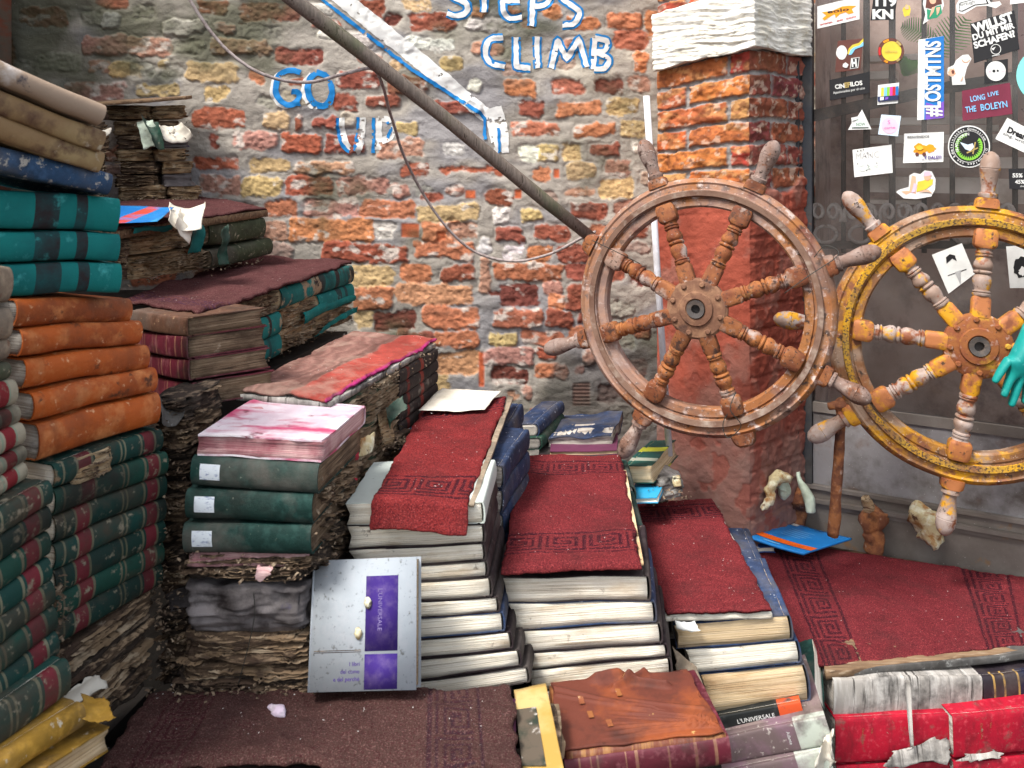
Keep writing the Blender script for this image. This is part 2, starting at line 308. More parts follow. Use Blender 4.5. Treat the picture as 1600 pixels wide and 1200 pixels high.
M['w2rim'] = material("rim_wood_with_yellow_paint", (.19, .085, .035), [((.28, .19, .135), 9, .52, .06), ((.50, .24, .01), 8, .53, .03), ((.20, .075, .035), 16, .57, .05), ((.05, .03, .02), 44, .62, .04), ((.5, .38, .3), 110, .64, .03)], .6, bump=[(60, .0014), (180, .0008)])
M['w2spoke'] = material("grey_wood_with_yellow_paint", (.25, .17, .13), [((.36, .29, .26), 14, .52, .08), ((.50, .24, .01), 20, .565, .03), ((.20, .065, .028), 22, .58, .04), ((.04, .025, .018), 60, .64, .04)], .55, bump=[(40, .0012)])
M['w2block'] = material("orange_wood_with_yellow_paint", (.36, .13, .045), [((.52, .25, .01), 18, .53, .05), ((.20, .065, .03), 24, .58, .05), ((.05, .03, .02), 60, .63, .04)], .6, bump=[(50, .0014)])
M['band1'] = material("dull_metal_band", (.20, .12, .085), [((.12, .06, .04), 12, .55, .1), ((.34, .27, .22), 25, .60, .08)], .6, bump=[(70, .001)], metal=.2)
M['band2'] = material("speckled_yellow_metal_band", (.34, .20, .03), [((.52, .27, .012), 9, .50, .1), ((.20, .09, .04), 14, .56, .06), ((.06, .035, .025), 150, .54, .05)], .7, bump=[(90, .0015)])
M['hub1'] = material("rusty_brown_hub", (.155, .075, .045), [((.26, .14, .08), 30, .55, .08), ((.07, .035, .025), 22, .60, .06)], .85, bump=[(70, .002)])
M['hub2'] = material("orange_rusty_hub", (.24, .085, .025), [((.20, .06, .025), 30, .52, .08), ((.45, .25, .03), 16, .62, .05), ((.38, .25, .2), 60, .64, .05), ((.07, .03, .02), 90, .66, .04)], .85, bump=[(70, .002)])
M['iron'] = material("blackened_iron", (.06, .053, .05), [((.11, .085, .07), 30, .6, .08)], .7, bump=[(60, .0015)])
M['doorframe'] = material("dark_painted_metal", (.035, .04, .048), [((.08, .075, .07), 10, .55, .12), ((.15, .07, .04), 30, .69, .04), ((.01, .01, .012), 20, .6, .1)], .55, bump=[(60, .0008)])
M['doorpanel'] = material("dusty_grey_metal", (.19, .18, .185), [((.25, .243, .25), 4, .5, .15), ((.085, .072, .065), 8, .56, .1), ((.13, .075, .05), 15, .64, .08, (1, 1, 1), .6), ((.45, .43, .42), 170, .685, .02), ((.30, .13, .06), 26, .72, .03)], .6, bump=[(60, .0006), (4, .002)])
M['doordark'] = material("dusty_dark_metal", (.125, .106, .092), [((.18, .16, .145), 6, .54, .12), ((.42, .38, .36), 170, .70, .02), ((.20, .11, .05), 14, .68, .05)], .75, bump=[(60, .001)])
M['glove'] = material("teal_rubber", (.005, .25, .22), [((.003, .20, .19), 16, .55, .12), ((.12, .42, .38), 40, .66, .08)], .55, bump=[(50, .0015)])
M['wallside'] = material("added_wall", (.22, .16, .12), [((.3, .1, .06), 9, .52, .08, (1, 1, 3)), ((.12, .12, .1), 4, .58, .1)], .95, bump=[(30, .004)])
# ================================================================== surroundings
XS = np.concatenate([np.arange(-1000, -30, 9.), np.arange(-30, 1075, 1.9), np.arange(1075, 1300, 8.)])
YS = np.concatenate([np.arange(-420, -20, 9.), np.arange(-20, 790, 1.9), np.arange(790, 960, 9.)])
YB = 2.98                                                    # the back wall's distance
BR = """30,12,104,40,R 129,56,200,84,P 200,58,268,86,P 128,18,160,40,G 160,22,186,44,W 258,30,318,54,W 150,-18,200,10,R 210,8,240,30,G 374,6,471,32,R 310,0,355,22,R 265,62,321,83,G 430,77,505,99,R
60,84,124,110,G 137,94,175,112,P 173,98,224,120,Y 291,99,374,127,Y 387,109,415,129,O 248,97,265,106,Y 100,129,194,157,P 216,133,280,150,Y 529,112,591,139,R 606,120,666,144,R 520,148,559,172,R 572,150,621,167,R
302,171,383,199,S 411,176,452,200,Y 462,180,471,204,R 488,182,524,199,R 619,191,655,208,Y 366,208,432,232,P 441,210,499,238,S 509,210,569,238,R 591,218,662,244,P 329,210,342,230,R 304,246,370,264,S 391,251,451,268,Y 462,253,552,272,P 626,255,670,276,R
314,276,374,304,P 379,276,439,307,Y 449,276,518,304,S 527,277,606,304,P 647,289,677,307,G 417,315,462,339,O 475,311,556,339,P 565,313,647,339,O 654,320,746,345,Y 451,343,584,377,O 415,347,449,375,P 586,349,617,375,W 627,349,655,371,K 659,346,722,375,O 683,362,696,378,K
505,381,638,408,S 648,379,740,404,O 773,355,818,378,R 835,353,890,376,R 788,384,819,405,W 824,384,862,409,O 868,385,919,409,R 750,369,767,396,W 751,401,764,458,P 551,413,614,446,Y 625,415,673,439,O 690,415,742,438,R 771,412,878,436,Q 885,413,915,436,R
554,449,614,483,O 619,444,741,475,L 782,444,842,478,D 847,439,878,461,P 887,443,912,483,R 855,463,881,483,O 764,456,788,463,D 555,486,582,513,Y 585,486,648,517,D 662,480,745,512,O 771,484,847,510,Q 855,486,896,510,R 901,486,913,507,R 620,517,676,542,R 680,517,745,541,O 764,520,808,540,Y 816,518,881,538,Q 887,512,915,530,O
683,550,745,584,L 748,550,757,604,K 759,544,833,569,P 838,544,870,563,S 912,544,932,566,P 767,575,825,601,D 838,569,887,590,O 898,569,913,584,R 895,598,922,634,J 828,638,857,657,K 680,590,702,609,Y 816,603,831,624,P 794,612,810,627,P
629,0,673,16,Y 640,21,710,47,R 598,23,624,40,D 729,28,804,47,W 631,58,708,79,W 736,66,785,84,P 540,49,578,73,W 612,98,628,108,Y 885,24,935,45,O 948,21,1002,45,O 958,49,1009,80,Q 785,7,813,21,O 848,7,876,28,O 865,124,911,145,Q 790,126,837,149,O 930,122,972,145,D 983,119,1014,143,P 732,124,750,140,W
869,159,939,182,O 948,154,997,177,Y 809,159,850,182,R 678,158,750,180,R 799,192,874,212,Q 897,192,963,213,O 969,189,1007,213,Y 837,227,872,252,Y 813,229,841,252,W 879,224,907,250,Y 921,224,969,243,R 988,224,1002,241,W 694,224,725,241,W 683,261,785,269,S 830,264,857,282,O 865,264,874,278,K 883,254,932,278,Y 946,250,984,273,P
760,299,799,320,R 804,296,815,310,K 727,297,743,310,K 881,297,928,306,P 937,280,988,310,Y 890,317,950,341,R 958,313,991,336,P 771,325,795,350,W 813,325,848,345,Y 697,350,745,372,P 920,350,960,378,O 965,345,1010,372,R 930,415,975,440,R 985,420,1010,445,D 925,520,990,545,G 940,470,990,495,G 950,560,1010,590,R 990,500,1012,530,S 935,600,985,630,D 950,640,1010,665,G 740,10,760,24,O 560,0,600,20,R 690,90,720,108,Y 500,40,530,58,W 480,4,520,22,W 0,60,22,110,R 20,96,56,118,G 205,96,240,118,G
330,62,420,84,P 380,40,440,60,G 450,122,476,134,R 486,30,530,44,R 250,104,284,124,G 322,136,356,156,Y 400,150,430,166,G 575,20,596,34,R 700,290,722,306,P 990,80,1012,112,O 560,84,600,100,P 660,300,690,312,R 340,320,400,340,R 1010,20,1026,60,O"""
bricks = [(float(a), float(b), float(c), float(d), e) for a, b, c, d, e in (t.split(',') for t in BR.split())]
rng = random.Random(4)
seen = list(bricks)
def free(x0, y0, x1, y1): return all(x1+5 < b[0] or x0-5 > b[2] or y1+5 < b[1] or y0-5 > b[3] for b in seen)
yy, row = -430, 0
while yy < 960:
    x = -1010+rng.uniform(0, 60)
    while x < 1290:
        wd = rng.choice([34, 62, 72, 88])*rng.uniform(.85, 1.1)
        hid = (x+wd < 5 or yy < -28 or (yy > 325 and x+wd < 435) or (yy > 500 and x+wd < 640) or yy > 700 or x > 1035)
        if hid and free(x, yy, x+wd, yy+25) and rng.random() < .85:
            bricks.append((x, yy, x+wd, yy+24+rng.uniform(-3, 2), rng.choice("RRSOOPYGQ")))
        x += wd+11
    yy += 34
# faint small pieces showing through the smeared mortar between the clear bricks
for k_ in range(500):
    x, y = rng.uniform(0, 1020), rng.uniform(0, 640); wd, ht = rng.uniform(16, 60), rng.uniform(12, 24)
    if free(x, y, x+wd, y+ht) and all(x+wd+4 < b[0] or x-4 > b[2] or y+ht+4 < b[1] or y-4 > b[3] for b in bricks): bricks.append((x, y, x+wd, y+ht, rng.choice('NNNMP')))
BCS = 1.18
BC = {'R': (.225, .068, .042), 'S': (.275, .078, .046), 'O': (.40, .155, .075), 'Y': (.45, .32, .16), 'L': (.47, .25, .12), 'P': (.36, .19, .135), 'D': (.135, .04, .03),
      'W': (.60, .57, .52), 'G': (.26, .25, .20), 'N': (.30, .17, .12), 'M': (.36, .30, .21), 'K': (.38, .09, .035), 'Q': (.34, .12, .07), 'J': (.30, .085, .045)}
GX, GY = np.meshgrid(XS, YS)
dW = fbm(GX/90, GY/60, 0, 1, 4)
Hh = .0050*fbm(GX/120, GY/38, 0, 2, 3)+.0012*fbm(GX/12, GY/7, 0, 3, 3)+.001
mort = np.stack([.33+.0*GX, .30+0*GX, .26+0*GX], -1)*(1+.16*fbm(GX/70, GY/45, 0, 5, 4)[..., None]+.08*fbm(GX/7, GY/5, 0, 6, 3)[..., None])
bl = sst(.1, .7, fbm(GX/120+3, GY/70, 0, 8, 3)+.5*sst(500, 800, GX)*sst(420, 520, GY))[..., None]
mort = mort*(1-bl*.75)+np.array([.25, .245, .26])*bl*.75                          # bluish cement repairs
lt = (sst(.0, .6, fbm(GX/100, GY/60, 0, 11, 3))*sst(450, 750, GX)*(1-sst(180, 300, GY)))[..., None]
mort = mort*(1-lt*.7)+np.array([.50, .46, .38])*lt*.7                              # paler mortar patches towards the upper right
COLR = mort
def shade(col, base, msk): return col*(1-msk[..., None])+base*msk[..., None]
for k, (x0, y0, x1, y1, t) in enumerate(bricks):
    i0, i1 = np.searchsorted(XS, [x0-16, x1+16]); j0, j1 = np.searchsorted(YS, [y0-16, y1+16])
    if i1 <= i0 or j1 <= j0: continue
    gx, gy = GX[j0:j1, i0:i1], GY[j0:j1, i0:i1]
    tl = rng.uniform(-.05, .05)
    cx, cy, hw, hh = (x0+x1)/2, (y0+y1)/2, (x1-x0)/2, (y1-y0)/2
    flat = t in 'KJ'
    wob = 0*gx if flat else 4.5*fbm(gx/17, gy/13, k*.37, 21, 3)+1.2*vn(gx/3.4, gy/3.4, k)
    r = 2 if flat else 6
    dx, dy = np.abs(gx-cx)-(hw-r), np.abs(gy-cy-tl*(gx-cx))-(hh-r)
    sdf = np.hypot(np.maximum(dx, 0), np.maximum(dy, 0))+np.minimum(np.maximum(dx, dy), 0)-r+wob-(0 if flat else 1.0)
    m = 1-sst(-1.8, 1.6, sdf)
    base = np.array(BC[t])*BCS*rng.uniform(.85, 1.12)*np.array([1, rng.uniform(.94, 1.06), rng.uniform(.9, 1.1)])
    n1 = fbm(gx/9, gy/7, k*1.7, 31, 4); n2 = fbm(gx/22, gy/13, k*2.3, 41, 3)
    c = base*(1+.34*n1[..., None])
    lime = sst(.22 if t in 'QPW' else .5, .75 if t in 'QPW' else .95, n2+.35*n1)*(0 if flat else .8)
    c = shade(c, np.array([.60, .56, .50]), lime)
    drk = sst(.25, .6, fbm(gx/6, gy/5, k*3.1, 51, 3))*(0 if flat else .35)
    c = shade(c, base*.3, drk)
    up = {'D': -.004, 'K': .001, 'J': .001, 'G': -.001}.get(t, rng.uniform(-.002, .007))
    hb = up+(0 if flat else   .0024*fbm(gx/20, gy/11, k*.9, 61, 3)+.0022*fbm(gx/5, gy/4, k*.9, 71, 3))-lime*.0-drk*.0035
    if t == 'J': hb = hb+.002*np.sign(np.sin(gy*1.1))
    cre = np.exp(-((sdf-1.5)/2.6)**2)
    Hl = Hh[j0:j1, i0:i1]
    sl = Hl*(1-m)+hb*m-.0040*cre*(0 if flat else 1)*(.5+.5*vn(gx/20, gy/20, k))
    Hh[j0:j1, i0:i1] = sl
    cc = COLR[j0:j1, i0:i1]
    COLR[j0:j1, i0:i1] = shade(cc, c, m*(.62 if t == 'G' else .55 if t in 'NM' else 1))
# moss and grime of the damp upper-left corner, dark render low on the right: stains of their own shape
ms = (sst(.02, .62, .55*fbm(GX/130, GY/90, 0, 81, 4)+1.25*(1-sst(-60, 520, GX+GY*.7))))[..., None]
COLR = COLR*(1-.80*ms)+np.array([.055, .060, .030])*.80*ms
ms2 = (sst(.35, .6, .5*fbm(GX/150, GY/40, 2, 83, 4)+.75*np.exp(-((GY-236)/26)**2)*(1-sst(500, 640, GX))*sst(290, 400, GX)))[..., None]
COLR = COLR*(1-.55*ms2)+np.array([.075, .065, .055])*.55*ms2
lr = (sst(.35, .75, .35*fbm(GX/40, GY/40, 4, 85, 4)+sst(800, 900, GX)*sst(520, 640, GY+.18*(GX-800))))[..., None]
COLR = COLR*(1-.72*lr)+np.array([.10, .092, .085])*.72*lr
def wall_h(px, py):
    i = np.clip(np.interp(px, XS, np.arange(len(XS))), 0, len(XS)-1.001); j = np.clip(np.interp(py, YS, np.arange(len(YS))), 0, len(YS)-1.001)
    a, b = i.astype(int), j.astype(int); u, v = i-a, j-b
    return Hh[b, a]*(1-u)*(1-v)+Hh[b, a+1]*u*(1-v)+Hh[b+1, a]*(1-u)*v+Hh[b+1, a+1]*u*v
X = (GX-CX)/F*YB; Z = CH-(GY-HY)/F*YB
V = np.stack([X, YB-Hh, Z], -1).reshape(-1, 3)
ny_, nx_ = GX.shape
idx = np.arange(nx_*ny_).reshape(ny_, nx_)
Q = np.stack([idx[:-1, :-1], idx[1:, :-1], idx[1:, 1:], idx[:-1, 1:]], -1).reshape(-1, 4)
# sides and back, so that the wall has thickness
wall = empty("brick_wall", Vector((-.8, YB, 0)))
tag(wall, "old patched brick wall with smeared grey mortar and painted white and blue lettering", "wall")
ws = mesh_obj("masonry", V-np.array([-.8, YB, 0]), Q, M['wallm'], wall, cols=np.clip(COLR, .004, .9).reshape(-1, 3))
LW = box("added_shade_wall", (-1.95, -1.2, 0), (-1.62, 2.9, 2.55), M['wallside']); tag(LW, "brick wall added out of view on the left to shade the left side", "wall")  # unseen wall, added to cut sky and sun from the left stacks
box("wall_core", (X.min()+.8, .03, -.02), (X.max()+.8, .3, Z.max()), M['ground'], wall)
# ---- paint on the wall
def stroke(name, px, width, mat, off=.0016, per=5, closed=False, chip=.62, seed=0, straight=False, ends=0):
    pts = [Vector((a, b, 0)) for a, b in px]
    if not straight: pts = smooth_path(pts, per)
    # resample
    out = [pts[0]]
    for a, b in zip(pts[:-1], pts[1:]):
        L = (b-a).length; n = max(1, int(L/2.2))
        for k in range(1, n+1): out.append(a.lerp(b, k/n))
    pts = np.array([(p.x, p.y) for p in out]); n = len(pts)
    t = np.gradient(pts, axis=0); t /= np.maximum(np.linalg.norm(t, axis=1), 1e-6)[:, None]
    for _ in range(2): t[1:-1] = (t[:-2]+t[1:-1]+t[2:])/3
    t /= np.maximum(np.linalg.norm(t, axis=1), 1e-6)[:, None]
    nr = np.stack([-t[:, 1], t[:, 0]], -1)
    wd = width if hasattr(width, '__len__') else None
    W_ = np.interp(np.linspace(0, 1, n), np.linspace(0, 1, len(wd)), wd) if wd else np.full(n, float(width))
    W_ = W_*(1+.08*vn(np.arange(n)/12., seed))
    K = max(3, int(max(W_)/2.0)+1)
    o = np.linspace(-.5, .5, K)
    pp = pts[:, None, :]+nr[:, None, :]*(W_[:, None]*o[None, :])[..., None]
    pp = pp+1.0*np.stack([vn(pp[..., 0]/5, pp[..., 1]/5, seed), vn(pp[..., 0]/5, pp[..., 1]/5, seed+9)], -1)
    h = wall_h(pp[..., 0].ravel(), pp[..., 1].ravel())
    x = (pp[..., 0].ravel()-CX)/F*YB; z = CH-(pp[..., 1].ravel()-HY)/F*YB
    v = np.stack([x, YB-h-off, z], -1)-np.array([-.8, YB, 0])
    I = np.arange(n*K).reshape(n, K)
    q = np.stack([I[:-1, :-1], I[:-1, 1:], I[1:, 1:], I[1:, :-1]], -1).reshape(-1, 4)
    cen = pp.reshape(-1, 2)[q].mean(1)
    keep = fbm(cen[:, 0]/11, cen[:, 1]/9, seed, 77, 3) < chip
    return v, q[keep]
def paint(name, lst, mat, label=None):
    vs, qs, n = [], [], 0
    for s in lst:
        vs.append(s[0]); qs.append(s[1]+n); n += len(s[0])
    o = mesh_obj(name, np.concatenate(vs), np.concatenate(qs), mat, wall)
    if label: o["label"] = label
    return o
G = [(470, 113), (452, 110), (438, 117), (432, 133), (434, 151), (447, 163), (462, 161), (468, 146), (456, 143)]
O = [(494, 114), (483, 127), (483, 149), (497, 165), (514, 161), (519, 140), (511, 120), (495, 113)]
paint("letter_shadow", [stroke('', [(a-5, b+2) for a, b in G[1:7]], 8, 0), stroke('', [(a-7, b+2) for a, b in O[:5]], 7, 0)], M['whitepaint'])
paint("letters", [stroke('', G, 9, 0, .003), stroke('', [(466, 143), (466, 166)], 7, 0, .0034), stroke('', O, 9.5, 0, .003)], M['bluepaint'], "blue brushed letters GO")
U = [(527, 184), (529, 208), (537, 229), (548, 237), (557, 226), (560, 184)]
paint("letter_shadow", [stroke('', [(a+6, b) for a, b in U], 11, 0), stroke('', [(592, 184), (591, 234)], 10, 0), stroke('', [(590, 186), (606, 187), (614, 199), (610, 214), (594, 221)], 10, 0)], M['whitepaint'])
paint("letters", [stroke('', U[:5], 5, 0, .003), stroke('', [(560, 183), (557, 222)], 5, 0, .003), stroke('', [(584, 184), (583, 240)], 5, 0, .003), stroke('', [(604, 190), (611, 201), (606, 215)], 5, 0, .003)], M['bluepaint'], "blue and white letters UP")
LET = [[(735, -22), (715, -26), (701, -14), (712, -3), (728, 5), (729, 18), (715, 25), (698, 21)], [(741, -24), (775, -24)], [(757, -22), (756, 19)],
       [(813, -22), (791, -20), (786, 0), (787, 20), (797, 29), (815, 27)], [(788, 2), (812, 1)], [(833, -15), (831, 41)], [(833, -16), (851, -20), (861, -8), (853, 7), (836, 10)],
       [(906, -20), (886, -17), (878, -3), (894, 9), (905, 20), (898, 37), (879, 40)],
       [(786, 59), (766, 62), (758, 80), (766, 98), (789, 104)], [(806, 58), (807, 104), (829, 107)], [(839, 58), (840, 107)],
       [(861, 107), (871, 63), (886, 92), (904, 61), (917, 105)], [(929, 60), (927, 108)], [(930, 60), (948, 64), (946, 78), (932, 82), (951, 92), (944, 107), (928, 107)]]
sharp = {1, 2, 9, 11}
paint("letter_outline", [stroke('', l, 14.5, 0, .0016, seed=i, chip=1.1, straight=i in sharp) for i, l in enumerate(LET)], M['bluepaint'])
paint("letters", [stroke('', l, 8.0, 0, .0032, seed=i, chip=1.0, straight=i in sharp) for i, l in enumerate(LET)], M['whitepaint'], "white letters STEPS CLIMB outlined in blue")
paint("arrow", [stroke('', [(470, -54), (640, 82), (762, 182)], [25, 25, 23], 0, .0018, chip=1.05, straight=True), stroke('', [(770, 168), (778, 200), (784, 240)], [30, 28, 23], 0, .002, chip=.6, straight=True)], M['whitepaint'], "white painted arrow running down the wall")
paint("arrow_edge", [stroke('', [(455, -40), (545, 32), (640, 106), (752, 178), (757, 186), (758, 218)], 5.5, 0, .0042, chip=.8, straight=True), stroke('', [(779, 200), (781, 240)], 4.5, 0, .0042, straight=True)], M['bluepaint'])
# ---- ground
g = mesh_obj("ground", [(-6, -3, 0), (7, -3, 0), (7, 6, 0), (-6, 6, 0)], [(0, 1, 2, 3)], M['ground']); tag(g, kind="structure")
# ================================================================== pillar
L0, C0, D0 = Vector((.427, 2.632)), Vector((.664, 2.5)), Vector((.892, 2.70))
s1, s2 = (C0-L0).length, (D0-C0).length
S = np.arange(-.25, s1+s2+.0001, .0034); ZZ = np.arange(0, 2.35, .0034)
SG, ZG = np.meshgrid(S, ZZ)
pz = HY+(CH-ZG)*F/2.5                                # photo row at the corner's distance
sl_ = np.clip((s1-SG)/s1, 0, 1); pz = pz-sl_*np.interp(pz, [60, 300], [30, 10])+1.5*fbm(SG*14, ZG*3, 0, 89, 3)
nrow = np.floor((pz-1)/37.0); fr = (pz-1)/37.0-nrow
su = SG/.24+np.where(nrow % 2 == 0, .12, .62)        # stretcher length
su = np.where(SG > s1, (SG-s1)/.19+np.where(nrow % 2 == 0, .0, .42), su); isR = (SG > s1)
cellx = np.floor(su); fx = su-cellx
Lc = np.where(isR, .19, .24)
ex = np.minimum(fx, 1-fx)*Lc; ey = np.minimum(fr, 1-fr)*37/F*2.5
ex = np.where((np.abs(SG-s1) < .03), .05, ex)
e = np.minimum(ex, ey)-.0050+.0034*fbm(SG*45, ZG*60, 0, 91, 4)
mk = sst(-.0015, .0018, e)
rnd = _h(cellx, nrow, isR*1., 7); rnd2 = _h(cellx, nrow, isR*1., 8)
bc = np.stack([.36+.08*rnd, .10+.045*rnd+.04*rnd2, .035+.015*rnd2], -1)
yl = (rnd2 > .62)[..., None]; bc = np.where(yl, np.array([.42, .21, .075]), bc)
rdk = (isR & (SG-s1 > .0))[..., None]; bc = np.where(rdk, np.stack([.20+.04*rnd, .052+.02*rnd, .035+.01*rnd2], -1), bc)  # right face's bricks coloured darker, shade painted into them
bc = bc*(1+.30*fbm(SG*30, ZG*45, 0, 92, 5)[..., None])
yb_ = sst(.15, .6, fbm(SG*18, ZG*30, 0, 192, 3))[..., None]*.7*(1-.8*rdk); bc = bc*(1-yb_)+np.array([.44, .215, .08])*yb_
wb_ = sst(.45, .6, fbm(SG*50, ZG*60, 0, 193, 3))[..., None]*.5; bc = bc*(1-wb_)+np.array([.55, .42, .32])*wb_
pb_ = sst(.30, .45, fbm(SG*90, ZG*90, 0, 194, 2))[..., None]*.55; bc = bc*(1-pb_)+np.array([.14, .04, .02])*pb_
mc = np.array([.26, .235, .22])*(1+.2*fbm(SG*30, ZG*30, 0, 93, 3)[..., None])
colp = mc*(1-mk[..., None])+bc*mk[..., None]
hp = -.008*(1-mk)+.0045*fbm(SG*38, ZG*50, 0, 94, 4)
pl_ = sst(-4, 4, (pz-292-14*fbm(SG*9, ZG*2, 0, 95, 3)))                # render starts below this row
plc = np.array([.29, .062, .036])*(1+.16*fbm(SG*9, ZG*9, 0, 96, 4)[..., None])*(1-.12*np.where(isR, 1, 0)[..., None])  # render on the right face darkened too, as painted shade
rr = sst(.12, .7, fbm(SG*16, ZG*12, 0, 98, 5)+.0*ZG)[..., None]*.45; plc = plc*(1-rr)+np.array([.32, .17, .13])*rr
gg = sst(520, 760, pz+60*fbm(SG*14, ZG*7, 0, 97, 4)-40*isR)[..., None]*.62
plc = plc*(1-gg)+np.array([.20, .15, .13])*gg
cr = sst(.04, .0, np.abs(fbm(SG*11, ZG*11, 0, 99, 4)))[..., None]*.12; plc = plc*(1-cr)
flk = sst(.42, .5, fbm(SG*16, ZG*16, 3, 101, 3))[..., None]*sst(300, 500, pz)[..., None]; plc = plc*(1-.6*flk)+np.array([.26, .06, .04])*.6*flk
hpl = .006+.0035*fbm(SG*7, ZG*7, 0, 100, 4)+.0012*fbm(SG*60, ZG*60, 0, 102, 3)-.002*flk[..., 0]+hp*np.where(isR, .55, .2*(1-sst(300, 420, pz)))
colp = colp*(1-pl_[..., None])+plc*pl_[..., None]; hp = hp*(1-pl_)+hpl*pl_
d1, d2 = (C0-L0).normalized(), (D0-C0).normalized()
n1_, n2_ = Vector((d1.y, -d1.x)), Vector((d2.y, -d2.x))
def on_pillar(sg, h):
    a = np.minimum(sg, s1); b = np.maximum(sg-s1, 0)
    t = sst(s1-.012, s1+.012, sg)
    nx, ny = n1_.x*(1-t)+n2_.x*t, n1_.y*(1-t)+n2_.y*t
    rd = .006*np.exp(-((sg-s1)/.012)**2)
    return L0.x+d1.x*a+d2.x*b+nx*(h-rd), L0.y+d1.y*a+d2.y*b+ny*(h-rd)
px_, py_ = on_pillar(np.maximum(SG, 0), hp)
back = np.minimum(SG, 0)                              # hidden left return runs to the back wall
px_ = px_-back*.35; py_ = py_-back*1.4
pil = empty("brick_pillar", Vector((C0.x, C0.y, 0)))
tag(pil, "brick pillar with orange bricks on top and peeling red render below, behind the left wheel", "pillar")
I = np.arange(SG.size).reshape(SG.shape)
Q = np.stack([I[:-1, :-1], I[:-1, 1:], I[1:, 1:], I[1:, :-1]], -1).reshape(-1, 4)
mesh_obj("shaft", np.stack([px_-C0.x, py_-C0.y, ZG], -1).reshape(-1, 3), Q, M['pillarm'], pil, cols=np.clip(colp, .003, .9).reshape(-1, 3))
# chiselled stone block near the top
def prism_stone(name, pts2, z0, z1, parent, mat, seed=3):
    u, f = gbox(70, 50, 60); a, b, c, d = [np.array(p) for p in pts2]
    xy = (a*(1-u[:, :1])+b*u[:, :1])*(1-u[:, 1:2])+(d*(1-u[:, :1])+c*u[:, :1])*u[:, 1:2]
    zz = z0+(z1-z0)*u[:, 2]-.058*np.clip(1-u[:, 0]*1.0, 0, 1)*0
    c0_ = np.array(b); dd_ = np.clip(((c0_-xy)*(c0_-a)).sum(1)/((c0_-a)**2).sum(), 0, 1); zz = zz-.052*dd_
    v = np.concatenate([xy, zz[:, None]], 1)
    n = .0030*fbm(v[:, 0]*14+v[:, 2]*8, v[:, 1]*14, v[:, 2]*120, seed, 3)+.0012*fbm(v[:, 0]*60, v[:, 1]*60, v[:, 2]*220, seed+4, 2)
    ce = v.mean(0); dr = v-ce; dr /= np.linalg.norm(dr, axis=1)[:, None]
    v = v+dr*n[:, None]*1.6; v[:, 2] += .006*vn(v[:, 0]*20, v[:, 1]*20, 0, seed)
    return mesh_obj(name, v, f, mat, parent, smooth=True)
zb, zt = CH-(74-HY)/F*2.48-.0, CH-(74-HY)/F*2.48+.165
pa = Vector((L0.x-.004, L0.y))-C0+n1_*.028-d1*.0; pb = n1_*.02+n2_*.02
pc = D0-C0+n2_*.022-d2*.015
prism_stone("stone_block", [pa, pb, pc, (pa+pc)-pb+Vector((0, .03))], zb, zt, pil, M['stone'])
